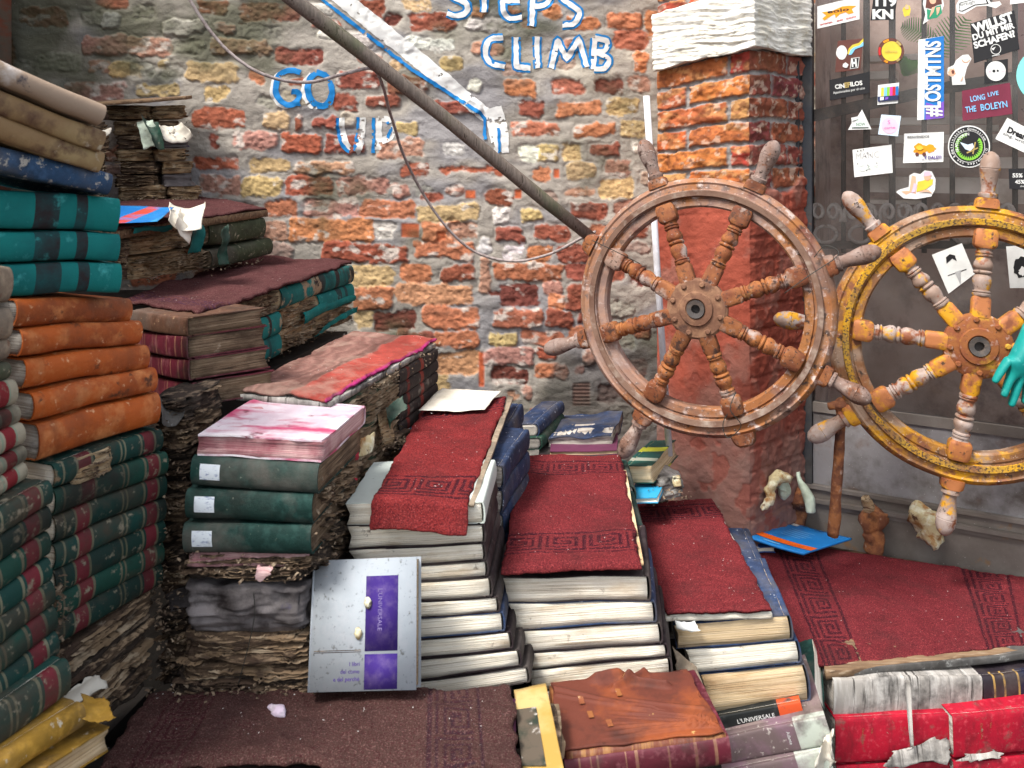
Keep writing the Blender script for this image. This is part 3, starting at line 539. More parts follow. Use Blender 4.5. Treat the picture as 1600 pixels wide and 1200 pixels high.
# ================================================================== books
def book(label, A, B, W, T, cov='darkbook', pag='pages', face='spine', name="book", cat="book", group=None, seed=None, bulge=None,
         over=.0022, bul_=0, roll=0, taper=0, warp=.0035, board=.0020, lean=0, rot=0, label_patch=False, nofront=False, torn=0, yaw=0):
    """A, B: world points of the bottom edge nearest the viewer, left and right; W: extent away from the viewer, T: thickness"""
    A, B = Vector(A), Vector(B)
    if seed is None: seed = abs(hash_s(label+str(A.x))) % 9973
    m = frame_m(A, B-A); e = (B-A).length
    if roll: m = m @ Matrix.Rotation(roll, 4, 'X')
    if yaw: m = m @ Matrix.Translation((e/2, 0, 0)) @ Matrix.Rotation(yaw, 4, 'Z') @ Matrix.Translation((-e/2, 0, 0))
    if face == 'spine': L, Wd, loc = e, W, m
    elif face == 'fore': L, Wd, loc = e, W, m @ Matrix.Translation((e, W, 0)) @ Matrix.Rotation(math.pi, 4, 'Z')
    elif face == 'head': L, Wd, loc = W, e, m @ Matrix.Translation((e, 0, 0)) @ Matrix.Rotation(math.pi/2, 4, 'Z')       # spine on the right
    else: L, Wd, loc = W, e, m @ Matrix.Translation((0, W, 0)) @ Matrix.Rotation(-math.pi/2, 4, 'Z')                      # spine on the left
    root = empty(name, loc); tag(root, label, cat, group)
    if bulge is None: bulge = min(.012, T*.22)
    wa = np.array(loc)[:3, :3]; wo_ = np.array(loc)[:3, 3]
    def bend(v, k=1.):
        v = v.copy(); wld = v@wa.T+wo_
        dz = warp*fbm(wld[:, 0]*7, wld[:, 1]*7, 0, 300, 2)+warp*.25*vn(v[:, 0]*25, v[:, 1]*25, v[:, 2]*40, seed)
        v[:, 2] *= 1+taper*(v[:, 1]/Wd-.5)
        v[:, 2] += dz
        v[:, 1] += .5*warp*vn(v[:, 0]*11, v[:, 2]*25, seed*.1, 2)
        return v
    c = board; hinge = .007
    nw = 7; na = 11; nx = 15
    ys = np.concatenate([np.linspace(Wd, .016, nw-3), [.0125, .009, .0055]]); ph = np.linspace(math.pi/2, -math.pi/2, na)
    gr = lambda y: .0019*math.exp(-((y-.009)/.0022)**2)
    out = [(y, T-gr(y)) for y in ys]+[(-bulge*math.cos(a), T/2+T/2*math.sin(a)*.985) for a in ph]+[(y, gr(y)) for y in ys[::-1]]
    inn = [(y, T-c) for y in ys]+[(-(bulge-c*.8)*math.cos(a)+.0015, T/2+(T/2-c)*math.sin(a)) for a in ph]+[(y, c) for y in ys[::-1]]
    K = len(out); xs = np.linspace(0, L, nx)
    ring = np.array(out+inn[::-1]); R_ = len(ring)
    v = np.zeros((nx, R_, 3)); v[:, :, 0] = xs[:, None]; v[:, :, 1] = ring[None, :, 0]; v[:, :, 2] = ring[None, :, 1]
    far = np.clip((ring[:, 0]-Wd*.9)/(Wd*.1), 0, 1)
    v[0, :, 0] += .003*far; v[-1, :, 0] -= .003*far
    r2 = random.Random(seed)
    v[:, :, 1] += .0012*np.array([r2.uniform(-1, 1) for _ in range(nx)])[:, None]*(ring[None, :, 0] > Wd*.8)
    if torn:
        tn = sst(.15, .5, vn(xs*30, seed, 0, 5))
        v[:, :, 1] -= (torn*tn)[:, None]*(ring[None, :, 0] > Wd*.8)
    v = v.reshape(-1, 3)
    q = []
    for i in range(nx-1):
        for k in range(R_):
            k2 = (k+1) % R_
            q.append((i*R_+k, (i+1)*R_+k, (i+1)*R_+k2, i*R_+k2))
    for i, fl in ((0, 0), (nx-1, 1)):
        for k in range(K-1):
            a, b, c2, d = k, k+1, R_-2-k, R_-1-k
            t = (i*R_+a, i*R_+b, i*R_+c2, i*R_+d)
            q.append(t if not fl else t[::-1])
    co = mesh_obj("cover", bend(v), np.array(q), M[cov] if isinstance(cov, str) else cov, root)
    try: co.data.set_sharp_from_angle(angle=math.radians(50))
    except Exception: pass
    # pages
    u, f = gbox(12, 8, 4)
    pv = np.zeros_like(u)
    ins = over
    pv[:, 0] = ins+u[:, 0]*(L-2*ins)
    zz = c*.9+u[:, 2]*(T-1.8*c)
    arc = np.sqrt(np.clip(1-(2*u[:, 2]-1)**2, 0, 1))
    y0 = .0045-(bulge-c*1.3)*arc*.9; y1 = Wd-ins-.005*np.sin(math.pi*u[:, 2])
    pv[:, 1] = y0+(y1-y0)*u[:, 1]; pv[:, 2] = zz
    edge = np.minimum(np.minimum(u[:, 0], 1-u[:, 0]), 1-u[:, 1])*40
    irr = .0016*fbm(pv[:, 0]*12, pv[:, 1]*12, pv[:, 2]*170, seed, 2)
    pv[:, 0] += np.where(u[:, 0] < .01, -irr, 0)+np.where(u[:, 0] > .99, irr, 0)
    pv[:, 1] += np.where(u[:, 1] > .99, irr, 0)
    mesh_obj("pages", bend(pv), f, M[pag], root, smooth=False)
    if label_patch:
        x0, x1, z0, z1 = label_patch
        zs = np.linspace(z0*T, z1*T, 6); xx = np.linspace(x0*L, x1*L, 4)
        g = []
        for x in xx:
            for z in zs:
                aa = math.asin(max(-1, min(1, (z-T/2)/(T/2*.985)))); g.append((x, -bulge*math.cos(aa)-.0009, z))
        fq = [(i*6+j, (i+1)*6+j, (i+1)*6+j+1, i*6+j+1) for i in range(3) for j in range(5)]
        mesh_obj("paper_label", bend(np.array(g)), np.array(fq), M['shelflabel'], root)
    return root
def hash_s(s):
    h = 5381
    for ch in s: h = (h*33+ord(ch)) & 0xffffffff
    return h
M['shelflabel'] = material("white_shelf_label", (.62, .68, .74), [((.25, .30, .45), 90, .60, .04, (1, 1, 3)), ((.4, .42, .44), 20, .6, .1)], .6)
ORD = "topmost second third fourth fifth sixth seventh eighth ninth tenth eleventh twelfth thirteenth fourteenth fifteenth sixteenth".split()
# ---- rotten heaps: each decayed volume is one thing
def rotten(label, A, B, W, T, mat='rot', seed=0, amp=.007, name="decayed_book", group=None, strata=110, bulge=0):
    A, B = Vector(A), Vector(B); m = frame_m(A, B-A); L = (B-A).length
    nx, ny, nz = max(8, int(L/.006)), max(5, int(W/.012)), max(6, int(T/.0028))
    u, f = gbox(min(nx, 60), min(ny, 30), min(nz, 30))
    v = u*np.array([L, W, T]); c = u-.5
    st_ = fbm(v[:, 0]*9+seed, v[:, 1]*9, v[:, 2]*strata, seed, 3)
    lo = fbm(v[:, 0]*19, v[:, 1]*19, v[:, 2]*38, seed+50, 3)
    k = (amp*(.7*st_+1.0*lo)-amp*.6)
    side = np.stack([np.sign(c[:, 0])*(np.abs(c[:, 0]) > .499), np.sign(c[:, 1])*(np.abs(c[:, 1]) > .499)], -1)
    v[:, 0] += side[:, 0]*k; v[:, 1] += side[:, 1]*k
    cor = (np.abs(c[:, 0])*2)**8*(np.abs(c[:, 1])*2)**8
    v[:, 0] -= np.sign(c[:, 0])*cor*amp*1.3; v[:, 1] -= np.sign(c[:, 1])*cor*amp*1.3
    v[:, 1] -= bulge*np.sin(math.pi*u[:, 2])*(u[:, 1] < .5)
    v[:, 2] += T*.10*fbm(v[:, 0]*16, v[:, 1]*16, 0, seed+9, 3)*(u[:, 2]-.2)+.003*fbm(v[:, 0]*8, v[:, 1]*8, 0, 300, 2)
    o = mesh_obj(name, v, f, M[mat], None, smooth=True); o.matrix_world = m
    if name == "decayed_book" and T > .012 and mat != 'rot_grey':
        r = random.Random(seed*7+3); vs, fs = [], []
        for q in range(int(5+L*70*T/.035)):
            right = r.random() < .3; ln = (W if right else L); t0 = r.uniform(-.02, .8)*ln; t1 = min(ln*1.01, t0+r.uniform(.12, .6)*ln); z0 = r.uniform(.05, .97)*T; out = r.uniform(.001, .0065); K_ = 14; i0 = len(vs); ph = r.uniform(0, 60)
            for j in range(K_):
                t = t0+(t1-t0)*j/(K_-1); e_ = math.sin(math.pi*j/(K_-1))**.5 if 0 < j < K_-1 else 0
                oo = amp*.45+out*e_*(.5+.7*abs(float(vn(t*60, ph, 0, 3)))); zz = z0+.0022*float(vn(t*30, ph, 0, 1)); dr = r.uniform(-.0035, .001)*e_
                for (d_, dz) in ((-.012, 0), (oo, dr), (oo, dr-.0005), (-.012, -.0006)):
                    vs.append((L+d_, t, zz+dz) if right else (t, -d_, zz+dz))
            for j in range(K_-1):
                for s_ in range(3): fs.append((i0+4*j+s_, i0+4*j+s_+1, i0+4*j+s_+5, i0+4*j+s_+4))
        mesh_obj("loose_pages", vs, fs, M['leaf'] if mat not in ('rot_dark', 'rot_grey', 'pages_pink') else M['rot'], o)["kind"] = "stuff"
    tag(o, label, "book", group); return o
def sheet(name, corners, mat, label=None, cat="paper", parent=None, nx=26, ny=20, amp=.004, curl=None, seed=0, thick=.0007, ragged=.004, fr=14, fn=None):
    """crumpled sheet through four corners (front-left, front-right, back-right, back-left)"""
    c = [np.array(p) for p in corners]
    if parent is None:
        o_ = sum(c)/4
    else: o_ = np.zeros(3)
    u, v = np.meshgrid(np.linspace(0, 1, nx), np.linspace(0, 1, ny)); u, v = u.ravel(), v.ravel()
    p = (c[0]*(1-u)[:, None]+c[1]*u[:, None])*(1-v)[:, None]+(c[3]*(1-u)[:, None]+c[2]*u[:, None])*v[:, None]
    n = np.cross(c[1]-c[0], c[3]-c[0]); n = n/np.linalg.norm(n)
    amp = amp*.75; h = amp*fbm(p[:, 0]*fr*1.6+seed, p[:, 1]*fr*1.6, p[:, 2]*fr*1.6, seed, 3)+amp*2.2*(np.abs(u-.5)*2)**2*(.3+.7*(seed % 3 == 0))-amp*1.2*(v-.5)**2*4*(seed % 2)
    h = h+amp*.8*np.abs(vn(p[:, 0]*fr*2, p[:, 1]*fr*2, p[:, 2]*fr*2+seed, seed+3))
    if fn is not None: h = h+fn(u, v)
    eu = (c[1]-c[0])/np.linalg.norm(c[1]-c[0]); ev = (c[3]-c[0])/np.linalg.norm(c[3]-c[0])
    ru = ragged*fbm(v*3+seed, u*0, 0, seed+5, 4); rv = ragged*fbm(u*3+seed, v*0, 0, seed+6, 4)
    p = p+n*h[:, None]+eu*(ru*np.where(u > .98, 1, 0)+ru*np.where(u < .02, 1, 0))[:, None]+ev*(rv*np.where(v < .02, 1, 0)+rv*np.where(v > .98, 1, 0))[:, None]
    I = np.arange(nx*ny).reshape(ny, nx)
    q = np.stack([I[:-1, :-1], I[:-1, 1:], I[1:, 1:], I[1:, :-1]], -1).reshape(-1, 4)
    N = nx*ny; allv = np.concatenate([p, p-n*thick]); rim = []
    bd = list(I[0, :])+list(I[1:, -1])+list(I[-1, ::-1][1:])+list(I[::-1, 0][1:])
    for a, b in zip(bd[:-1], bd[1:]): rim.append((a, a+N, b+N, b))
    qq = np.concatenate([q, q[:, ::-1]+N, np.array(rim)])
    ob = mesh_obj(name, allv-o_, qq, M[mat] if isinstance(mat, str) else mat, parent, smooth=True)
    if parent is None: ob.location = Vector(o_); tag(ob, label, cat)
    elif label: ob["label"] = label
    return ob
# ---- carpets
KEY = ["#############", "............#", "###########.#", "#.........#.#", "#.#######.#.#", "#.#.....#.#.#", "#.#.###.#.#.#", "#.#.#...#.#.#", "#.#.#####.#.#", "#.#.......#.#", "#.#########.#", "#...........#"]
KEY = ["###########.", "..........#.", "#########.#.", "#.......#.#.", "#.#####.#.#.", "#.#...#.#.#.", "#.#.###.#.#.", "#.#.....#.#.", "#.#######.#.", "#.........#."]
def keypat(al, ac, w):
    """al: distance along the border, ac: 0..1 across, w: width"""
    rows, cols = len(KEY), len(KEY[0])
    cell = w/(rows+4)
    r = np.floor(ac*(rows+4)).astype(int); c_ = np.floor(al/cell).astype(int) % cols
    A_ = np.array([[ch == '#' for ch in s] for s in KEY])
    inside = (r >= 2) & (r < rows+2)
    out = np.where(inside, A_[np.clip(r-2, 0, rows-1), c_], (r == 0) | (r == rows+3))
    return out.astype(float)
def carpet(label, FL, FR, BR, BL, bands=(), flap=0, base=(.235, .014, .020), dark=(.030, .008, .014), mat='carpet', T=.006, seed=0, fringe=.003, wav=.003, stripes=None, name="carpet_piece", key=1.35, flapang=1.2):
    c = [np.array(p) for p in (FL, FR, BR, BL)]
    o_ = c[0].copy()
    Wd = (np.linalg.norm(c[1]-c[0])+np.linalg.norm(c[2]-c[3]))/2; Ln = (np.linalg.norm(c[3]-c[0])+np.linalg.norm(c[2]-c[1]))/2
    res = .0026; nu = int(Wd/res)+1; nv = int((Ln+flap)/res)+1
    uu = np.linspace(0, 1, nu); dv = np.linspace(-flap, Ln, nv)
    U, D = np.meshgrid(uu, dv); u, d = U.ravel(), D.ravel(); v = np.clip(d/Ln, 0, 1)
    p = (c[0]*(1-u)[:, None]+c[1]*u[:, None])*(1-v)[:, None]+(c[3]*(1-u)[:, None]+c[2]*u[:, None])*v[:, None]
    ev = (c[0]+c[1]-c[2]-c[3]); ev = ev/np.linalg.norm(ev)
    nn = np.cross(c[1]-c[0], c[3]-c[0]); nn = nn/np.linalg.norm(nn)
    if flap:                                             # soft bend over the front edge
        s = np.maximum(-d, 0); R_ = .016; a = np.minimum(s/R_, flapang)
        rest = np.maximum(s-R_*flapang, 0)
        p = p+ev*(R_*np.sin(a)+rest*math.cos(flapang))[:, None]-nn*(R_*(1-np.cos(a))+rest*math.sin(flapang))[:, None]
    h = wav*fbm(p[:, 0]*9, p[:, 1]*9, 0, seed, 3)+.0009*fbm(p[:, 0]*90, p[:, 1]*90, 0, seed+1, 3)
    edge = np.minimum(np.minimum(u, 1-u)*Wd, np.minimum(d+flap, Ln-d))
    h = h-.0035*np.exp(-(edge/.004)**2)
    eu = (c[1]-c[0])/np.linalg.norm(c[1]-c[0])
    fz = fringe*(fbm(d*30, 0*d, u*2, seed+2, 3))
    fz2 = fringe*(fbm(u*Wd*30, 0*d, v*2, seed+3, 3))
    p = p+nn*(h+T)[:, None]+eu*(fz*sst(.04, .0, np.minimum(u, 1-u)))[:, None]+ev*(fz2*sst(.02, .0, np.minimum(d+flap, Ln-d)))[:, None]
    col = np.array(base)*(1+.10*fbm(u*Wd*25, d*25, 0, seed+4, 4)[:, None])
    if stripes is not None: col = stripes(u, v, d, Wd, col)
    for ax, st_, w_, *rest in bands:
        al, ac = (u*Wd, (d-st_)/w_) if ax == 'v' else (d, (u*Wd-st_)/w_)
        k = keypat(al+.007, np.clip(ac, 0, .9999), w_)*((ac > 0) & (ac < 1))
        k = k*sst(-1.4, -1.0, fbm(u*Wd*60, d*60, 0, seed+8, 2))
        dk = np.array(rest[0] if rest else dark); col = col*(1-.95*k[:, None])+dk*.95*k[:, None]
        p = p-nn*(.0011*k)[:, None]
    N = nu*nv; I = np.arange(N).reshape(nv, nu)
    q = np.stack([I[:-1, :-1], I[:-1, 1:], I[1:, 1:], I[1:, :-1]], -1).reshape(-1, 4)
    bot = p-nn*T
    bd = list(I[0, :])+list(I[1:, -1])+list(I[-1, ::-1][1:])+list(I[::-1, 0][1:])
    rim = np.array([(a, a+N, b+N, b) for a, b in zip(bd[:-1], bd[1:])])
    if flap:                                             # under side follows the local normal
        s = np.maximum(-d, 0); a = np.minimum(s/.016, flapang); bot = p-nn*(T*np.cos(a))[:, None]-ev*(T*np.sin(a))[:, None]
    o = mesh_obj(name, np.concatenate([p, bot])-o_, np.concatenate([q, q[:, ::-1]+N, rim]), M[mat], None, cols=np.clip(np.concatenate([col, col*.5]), .002, .9))
    o.location = Vector(o_); tag(o, label, "carpet"); return o
def board(label, FL, FR, BR, BL, T, mat='wood', name="wooden_board", cat="board", jit=.0015):
    """a plank whose TOP corners are given"""
    c = [np.array(p) for p in (FL, FR, BR, BL)]; u, f = gbox(40, 12, 2)
    v = (c[0]*(1-u[:, :1])+c[1]*u[:, :1])*(1-u[:, 1:2])+(c[3]*(1-u[:, :1])+c[2]*u[:, :1])*u[:, 1:2]
    v[:, 2] -= T*(1-u[:, 2])
    for a in range(3): v[:, a] += jit*fbm(v[:, 0]*22+a*5, v[:, 1]*22, v[:, 2]*22, 3)
    o = mesh_obj(name, v-c[0], f, M[mat], None, smooth=False); o.location = Vector(c[0]); tag(o, label, cat); return o

# ---- loose debris nobody could count: flakes of rotten paper, crumbs on the carpets
def flakes(name, label, spots, mat, n, size, seed, lift=.004, flat=.25):
    r = random.Random(seed); vs, fs = [], []
    for k in range(n):
        a, b_, jx = r.choice(spots); t = r.random()
        p = Vector(a).lerp(Vector(b_), t)+Vector([r.gauss(0, 1)*j for j in jx])
        s = size*r.uniform(.35, 1.5); th = r.uniform(0, 6.28)
        e1 = Vector((math.cos(th), math.sin(th), r.uniform(-1, 1)*(1-flat))).normalized(); e2 = e1.cross(Vector((r.uniform(-1, 1)*(1-flat), r.uniform(-1, 1)*(1-flat), 1))).normalized(); e3 = e1.cross(e2)
        i0 = len(vs); m_ = r.randint(4, 6)
        for q in range(3):
            for w_ in (-1, 1): vs.append(p+e1*s*(q-1)*r.uniform(.7, 1.2)+e2*s*.6*w_*r.uniform(.4, 1.1)+e3*s*(.35*(q-1)**2+r.uniform(-.1, .1)))
        fs += [(i0, i0+1, i0+3, i0+2), (i0+2, i0+3, i0+5, i0+4)]
    o = mesh_obj(name, vs, fs, M[mat], smooth=True); o["kind"] = "stuff"; o["label"] = label; o["category"] = "debris"; return o
# ================================================================== door
E2 = Vector((.998, 2.635)); DU = Vector((.8745, -.485)).normalized(); DN = Vector((DU.y, -DU.x))
def D(px, py, off=0.):
    k = (px-CX)/F
    t = (k*(E2.y+off*DN.y)-E2.x-off*DN.x)/(DU.x-k*DU.y)
    x, y = E2.x+t*DU.x+off*DN.x, E2.y+t*DU.y+off*DN.y
    return Vector((x, y, CH-(py-HY)/F*y))
door = empty("door", D(1420, 860)); door.location.z = 0.30
tag(door, "dark metal door with a dusty sticker-covered glass pane above a grey panel", "door")
dorg = np.array(door.location)
def slab(name, poly, off0, off1, mat, parent=None, label=None, plane=False):
    """flat piece on the door plane; poly in photo pixels taken on the plane off0"""
    a = [D(x, y, off0) for x, y in poly]; n3 = Vector((DN.x, DN.y, 0)); b = [p+n3*(off1-off0) for p in a]
    base = dorg if parent is None or parent is door or parent.parent is door else 0
    v = np.array([tuple(p) for p in a+b])-dorg; n = len(a)
    f = [tuple(range(n))[::-1], tuple(range(n, 2*n))]+[(i, (i+1) % n, n+(i+1) % n, n+i) for i in range(n)]
    o = mesh_obj(name, v, f, M[mat] if isinstance(mat, str) else mat, parent or door, smooth=False)
    if label: o["label"] = label
    return o
def rect(x0, y0, x1, y1): return [(x0, y1), (x1, y1), (x1, y0), (x0, y0)]
def dbar(name, x0, x1, z0, z1, o0, o1, mat):         # world-straight bar between two columns of the door plane and two levels
    a0, a1 = D(x0, 400, o0), D(x1, 400, o0); n3 = Vector((DN.x, DN.y, 0))*(o1-o0)
    v = []
    for q in (a0, a1, a1+n3, a0+n3):
        for z in (z0, z1): v.append((q.x-dorg[0], q.y-dorg[1], z-dorg[2]))
    f = [(0, 2, 3, 1), (2, 4, 5, 3), (4, 6, 7, 5), (6, 0, 1, 7), (1, 3, 5, 7), (0, 6, 4, 2)]
    return mesh_obj(name, v, f, M[mat], door, smooth=False)
Ztop = 2.35; Zg = D(1262, 640).z; Zb = D(1262, 752).z
dbar("frame_post", 1243, 1256, .2, Ztop, -.03, .045, 'doorframe')
dbar("frame_post", 1257, 1272, Zb, Ztop, -.02, .018, 'doorframe')
XR = 1900
dbar("kick_panel", 1272, XR, Zb, Zg+.0, -.012, .006, 'doorpanel')
dbar("pane_rail", 1272, XR, Zg, Zg+.028, -.012, .012, 'doordark')
for k, (za, zb_, oo) in enumerate([(Zb-.012, Zb-.001, .022), (Zb-.040, Zb-.013, .012), (Zb-.052, Zb-.041, .026), (Zb-.066, Zb-.053, .016)]):
    dbar("moulding", 1257, XR, za, zb_, -.012, oo, 'doordark')
dbar("plinth", 1257, XR, .2, Zb-.067, -.012, .012, 'doordark')
# glass: a real sheet, part mirror, part dust
gm = bpy.data.materials.new("dusty_glass"); gm.use_nodes = True; nt = gm.node_tree; nt.nodes.clear()
o_ = nt.nodes.new("ShaderNodeOutputMaterial"); tr = nt.nodes.new("ShaderNodeBsdfTransparent"); tr.inputs[0].default_value = (.97, .96, .95, 1)
gl = nt.nodes.new("ShaderNodeBsdfGlossy"); gl.inputs["Roughness"].default_value = .12
df = nt.nodes.new("ShaderNodeBsdfDiffuse"); df.inputs[0].default_value = (.30, .28, .265, 1)
fr_ = nt.nodes.new("ShaderNodeFresnel"); fr_.inputs[0].default_value = 1.5
nz = nt.nodes.new("ShaderNodeTexNoise"); nz.inputs["Scale"].default_value = 7; nz.inputs["Detail"].default_value = 8
mr = nt.nodes.new("ShaderNodeMapRange"); mr.inputs[1].default_value = .4; mr.inputs[2].default_value = .75; mr.inputs[3].default_value = .05; mr.inputs[4].default_value = .22
tc = nt.nodes.new("ShaderNodeTexCoord"); nt.links.new(tc.outputs["Object"], nz.inputs["Vector"]); nt.links.new(nz.outputs[0], mr.inputs[0])
m1 = nt.nodes.new("ShaderNodeMixShader"); m2 = nt.nodes.new("ShaderNodeMixShader")
nt.links.new(fr_.outputs[0], m1.inputs[0]); nt.links.new(tr.outputs[0], m1.inputs[1]); nt.links.new(gl.outputs[0], m1.inputs[2])
nt.links.new(mr.outputs[0], m2.inputs[0]); nt.links.new(m1.outputs[0], m2.inputs[1]); nt.links.new(df.outputs[0], m2.inputs[2]); nt.links.new(m2.outputs[0], o_.inputs[0])
M['glass'] = gm
a0, a1 = D(1272, 400, 0), D(XR, 400, 0)
mesh_obj("glass_pane", [(a0.x-dorg[0], a0.y-dorg[1], Zg+.028-dorg[2]), (a1.x-dorg[0], a1.y-dorg[1], Zg+.028-dorg[2]), (a1.x-dorg[0], a1.y-dorg[1], Ztop-dorg[2]), (a0.x-dorg[0], a0.y-dorg[1], Ztop-dorg[2])], [(0, 1, 2, 3)], gm, door, smooth=False)
# grille behind the pane
M['scroll'] = material("dusty_cast_iron", (.34, .30, .28), [((.45, .42, .40), 30, .55, .1), ((.15, .10, .08), 40, .62, .05)], .8, bump=[(60, .0015)])
def dpt(px, py, off): return Vector(np.array(D(px, py, off))-dorg)
for i, bx in enumerate([1318, 1354, 1394, 1444, 1488, 1546, 1586, 1640, 1690]):
    tube("grille_bar", [dpt(bx, 395, -.04), dpt(bx, -160, -.04)], .0075 if bx not in (1354, 1394) else .010, M['iron'], door, n=8)
slab("grille_rail", [(1272, 190), (1480, 146), (1900, 90), (1900, 66), (1480, 128), (1272, 172)], -.045, -.030, 'iron')
slab("grille_rail", rect(1272, 376, 1900, 388), -.045, -.030, 'iron')
for k, cx in enumerate([1290, 1344, 1400, 1452, 1506, 1560]):
    for sg in (-1, 1):
        pts = [dpt(cx+sg*(13+12*math.cos(a)*(1-a/11)), 336-17*math.sin(a)*(1-a/11)-1.2*a, -.009) for a in np.linspace(-.6, 7.5, 30)]
        tube("grille_scroll", pts, .0062, M['scroll'], door, n=6)
    pts = [dpt(cx+17*math.cos(a), 366+13*math.sin(a), -.009) for a in np.linspace(0, 6.283, 24)]
    tube("grille_scroll", pts, .006, M['scroll'], door, n=6)
# what stands inside, seen through the pane
M['inner'] = material("dim_brown_interior", (.34, .24, .20), [((.50, .38, .33), 5, .5, .15), ((.16, .10, .09), 8, .58, .1)], .95)
M['shelf'] = material("pale_dusty_shelf", (.72, .64, .58), [((.82, .76, .70), 6, .5, .12), ((.5, .40, .34), 9, .6, .1)], .9)
room = empty("interior_wall", Vector((dorg[0], dorg[1], .3))); tag(room, "dim brown interior seen through the sticker-covered door pane", "wall"); ro = np.array(room.location)
def rbox(name, x0, y0, x1, y1, o0, o1, mat, parent, org):
    p0, p1 = D(x0, y1, o1), D(x1, y0, o1); n3 = np.array([DN.x, DN.y, 0])*(o0-o1)
    q = [np.array(D(x0, y1, o1)), np.array(D(x1, y1, o1))]; zt_, zb2 = D(x0, y0, o1).z, D(x0, y1, o1).z
    v = []
    for a in (q[0], q[1], q[1]+n3, q[0]+n3):
        for z in (zb2, zt_): v.append((a[0]-org[0], a[1]-org[1], z-org[2]))
    return mesh_obj(name, v, [(0, 2, 3, 1), (2, 4, 5, 3), (4, 6, 7, 5), (6, 0, 1, 7), (1, 3, 5, 7), (0, 6, 4, 2)], M[mat], parent, smooth=False)
rbox("backing", 1200, -250, 2100, 700, -.40, -.32, 'inner', room, ro)
mesh_obj("side_lining", [tuple(np.array(D(1274, 720, -.05))-ro), tuple(np.array(D(1274, 720, -.05))+np.array([-DN.x, -DN.y, 0])*.28-ro), tuple(np.array(D(1274, -250, -.05))+np.array([-DN.x, -DN.y, 0])*.28-ro), tuple(np.array(D(1274, -250, -.05))-ro)], [(0, 1, 2, 3)], M['inner'], room)
for i, (x0, y0, x1, y1) in enumerate([(1352, 88, 1440, 97), (1352, 112, 1400, 124), (1350, 185, 1540, 196), (1350, 212, 1560, 224), (1345, 246, 1600, 262), (1352, 276, 1560, 300), (1500, 196, 1560, 205), (1350, 312, 1440, 318), (1560, 280, 1640, 318), (1360, 200, 1400, 210)]):
    s_ = rbox("shelf_board", x0, y0, x1, y1, -.17, -.10, 'shelf', None, (0, 0, 0)); tag(s_, "pale dusty %s inside the shop behind the pane" % ["short slat at eye height", "short board under the slat", "long board level with the pink sticker", "long board above the orange picture sticker", "wide board level with the handwritten card", "thick board behind the sunbather sticker", "thin strip behind the round wreath sticker", "low strip above the scrolls", "box end at the far right", "offcut beside the triangle sticker"][i], "shelf", "shelves inside the door")
M['fern'] = plain("fern_green", (.14, .42, .07), .6)
def fern(label, x0, y0, x1, y1, wd):
    a, b = np.array(D(x0, y0, -.12)), np.array(D(x1, y1, -.12)); vs, fs = [], []
    ax = b-a; L = np.linalg.norm(ax); ax /= L; n3 = np.array([DN.x, DN.y, 0.]); sd_ = np.cross(ax, n3)
    for i in range(15):
        t = i/15; p = a+ax*L*t+n3*.03*math.sin(3*t)
        w_ = wd*math.sin(math.pi*(t*.85+.12))
        for s in (-1, 1):
            tip = p+sd_*s*w_+ax*w_*.45+n3*.01*s; k = len(vs)
            vs += [p-ax*.0022, p+ax*.0032, tip+ax*.001, tip-ax*.0012]; fs.append((k, k+1, k+2, k+3))
    o = mesh_obj("fern", np.array(vs)-a, fs, M['fern']); o.location = Vector(a); tag(o, label, "plant")
fern("green fern frond behind the pane, reaching up beside the tall blue sticker", 1462, 92, 1512, 28, .055)
fern("green fern frond behind the pane, left of the red-haired figure sticker", 1462, 60, 1408, 40, .035)
fern("small green fern behind the pane between the colour bars and tall blue stickers", 1412, 118, 1430, 92, .04)
cl = rbox("curtain", 1585, -60, 1640, 190, -.16, -.12, 'inner', None, (0, 0, 0)); cl.data.materials[0] = material("pink_dotted_curtain", (.48, .24, .22), [((.2, .06, .06), 60, .64, .03)], .9); tag(cl, "pink dotted curtain inside the door at the far right", "curtain")
# ---- stickers
PM = {k: printed("print_"+k, c) for k, c in dict(orange=(.75, .28, .01), red=(.5, .02, .02), green=(.02, .25, .13), lime=(.2, .5, .05), yellow=(.65, .5, .05), blue=(.01, .16, .48), navy=(.02, .03, .10), purple=(.18, .08, .45), pink=(.75, .48, .58), paleblue=(.55, .68, .80), maroon=(.16, .02, .045), skyblue=(.20, .50, .80), cyan=(.2, .62, .58), skin=(.70, .38, .25), brown=(.12, .04, .03), magenta=(.6, .05, .35), gold=(.4, .3, .1), grey=(.4, .4, .4), mint=(.62, .74, .66)).items()}
PM['white'] = M['white']; PM['black'] = M['black']; PM['ink'] = M['ink']
def text_mesh(body, width=None, bold=0.0):
    cu = bpy.data.curves.new("t", 'FONT'); cu.body = body; cu.size = 1; cu.offset = bold; cu.resolution_u = 3
    ob = bpy.data.objects.new("t", cu); COL.objects.link(ob)
    dg = bpy.context.evaluated_depsgraph_get(); me = bpy.data.meshes.new_from_object(ob.evaluated_get(dg))
    v = np.zeros(len(me.vertices)*3); me.vertices.foreach_get("co", v); v = v.reshape(-1, 3)
    f = [tuple(p.vertices) for p in me.polygons]
    bpy.data.objects.remove(ob); bpy.data.curves.remove(cu); bpy.data.meshes.remove(me)
    v[:, 0] -= v[:, 0].min(); return v, f
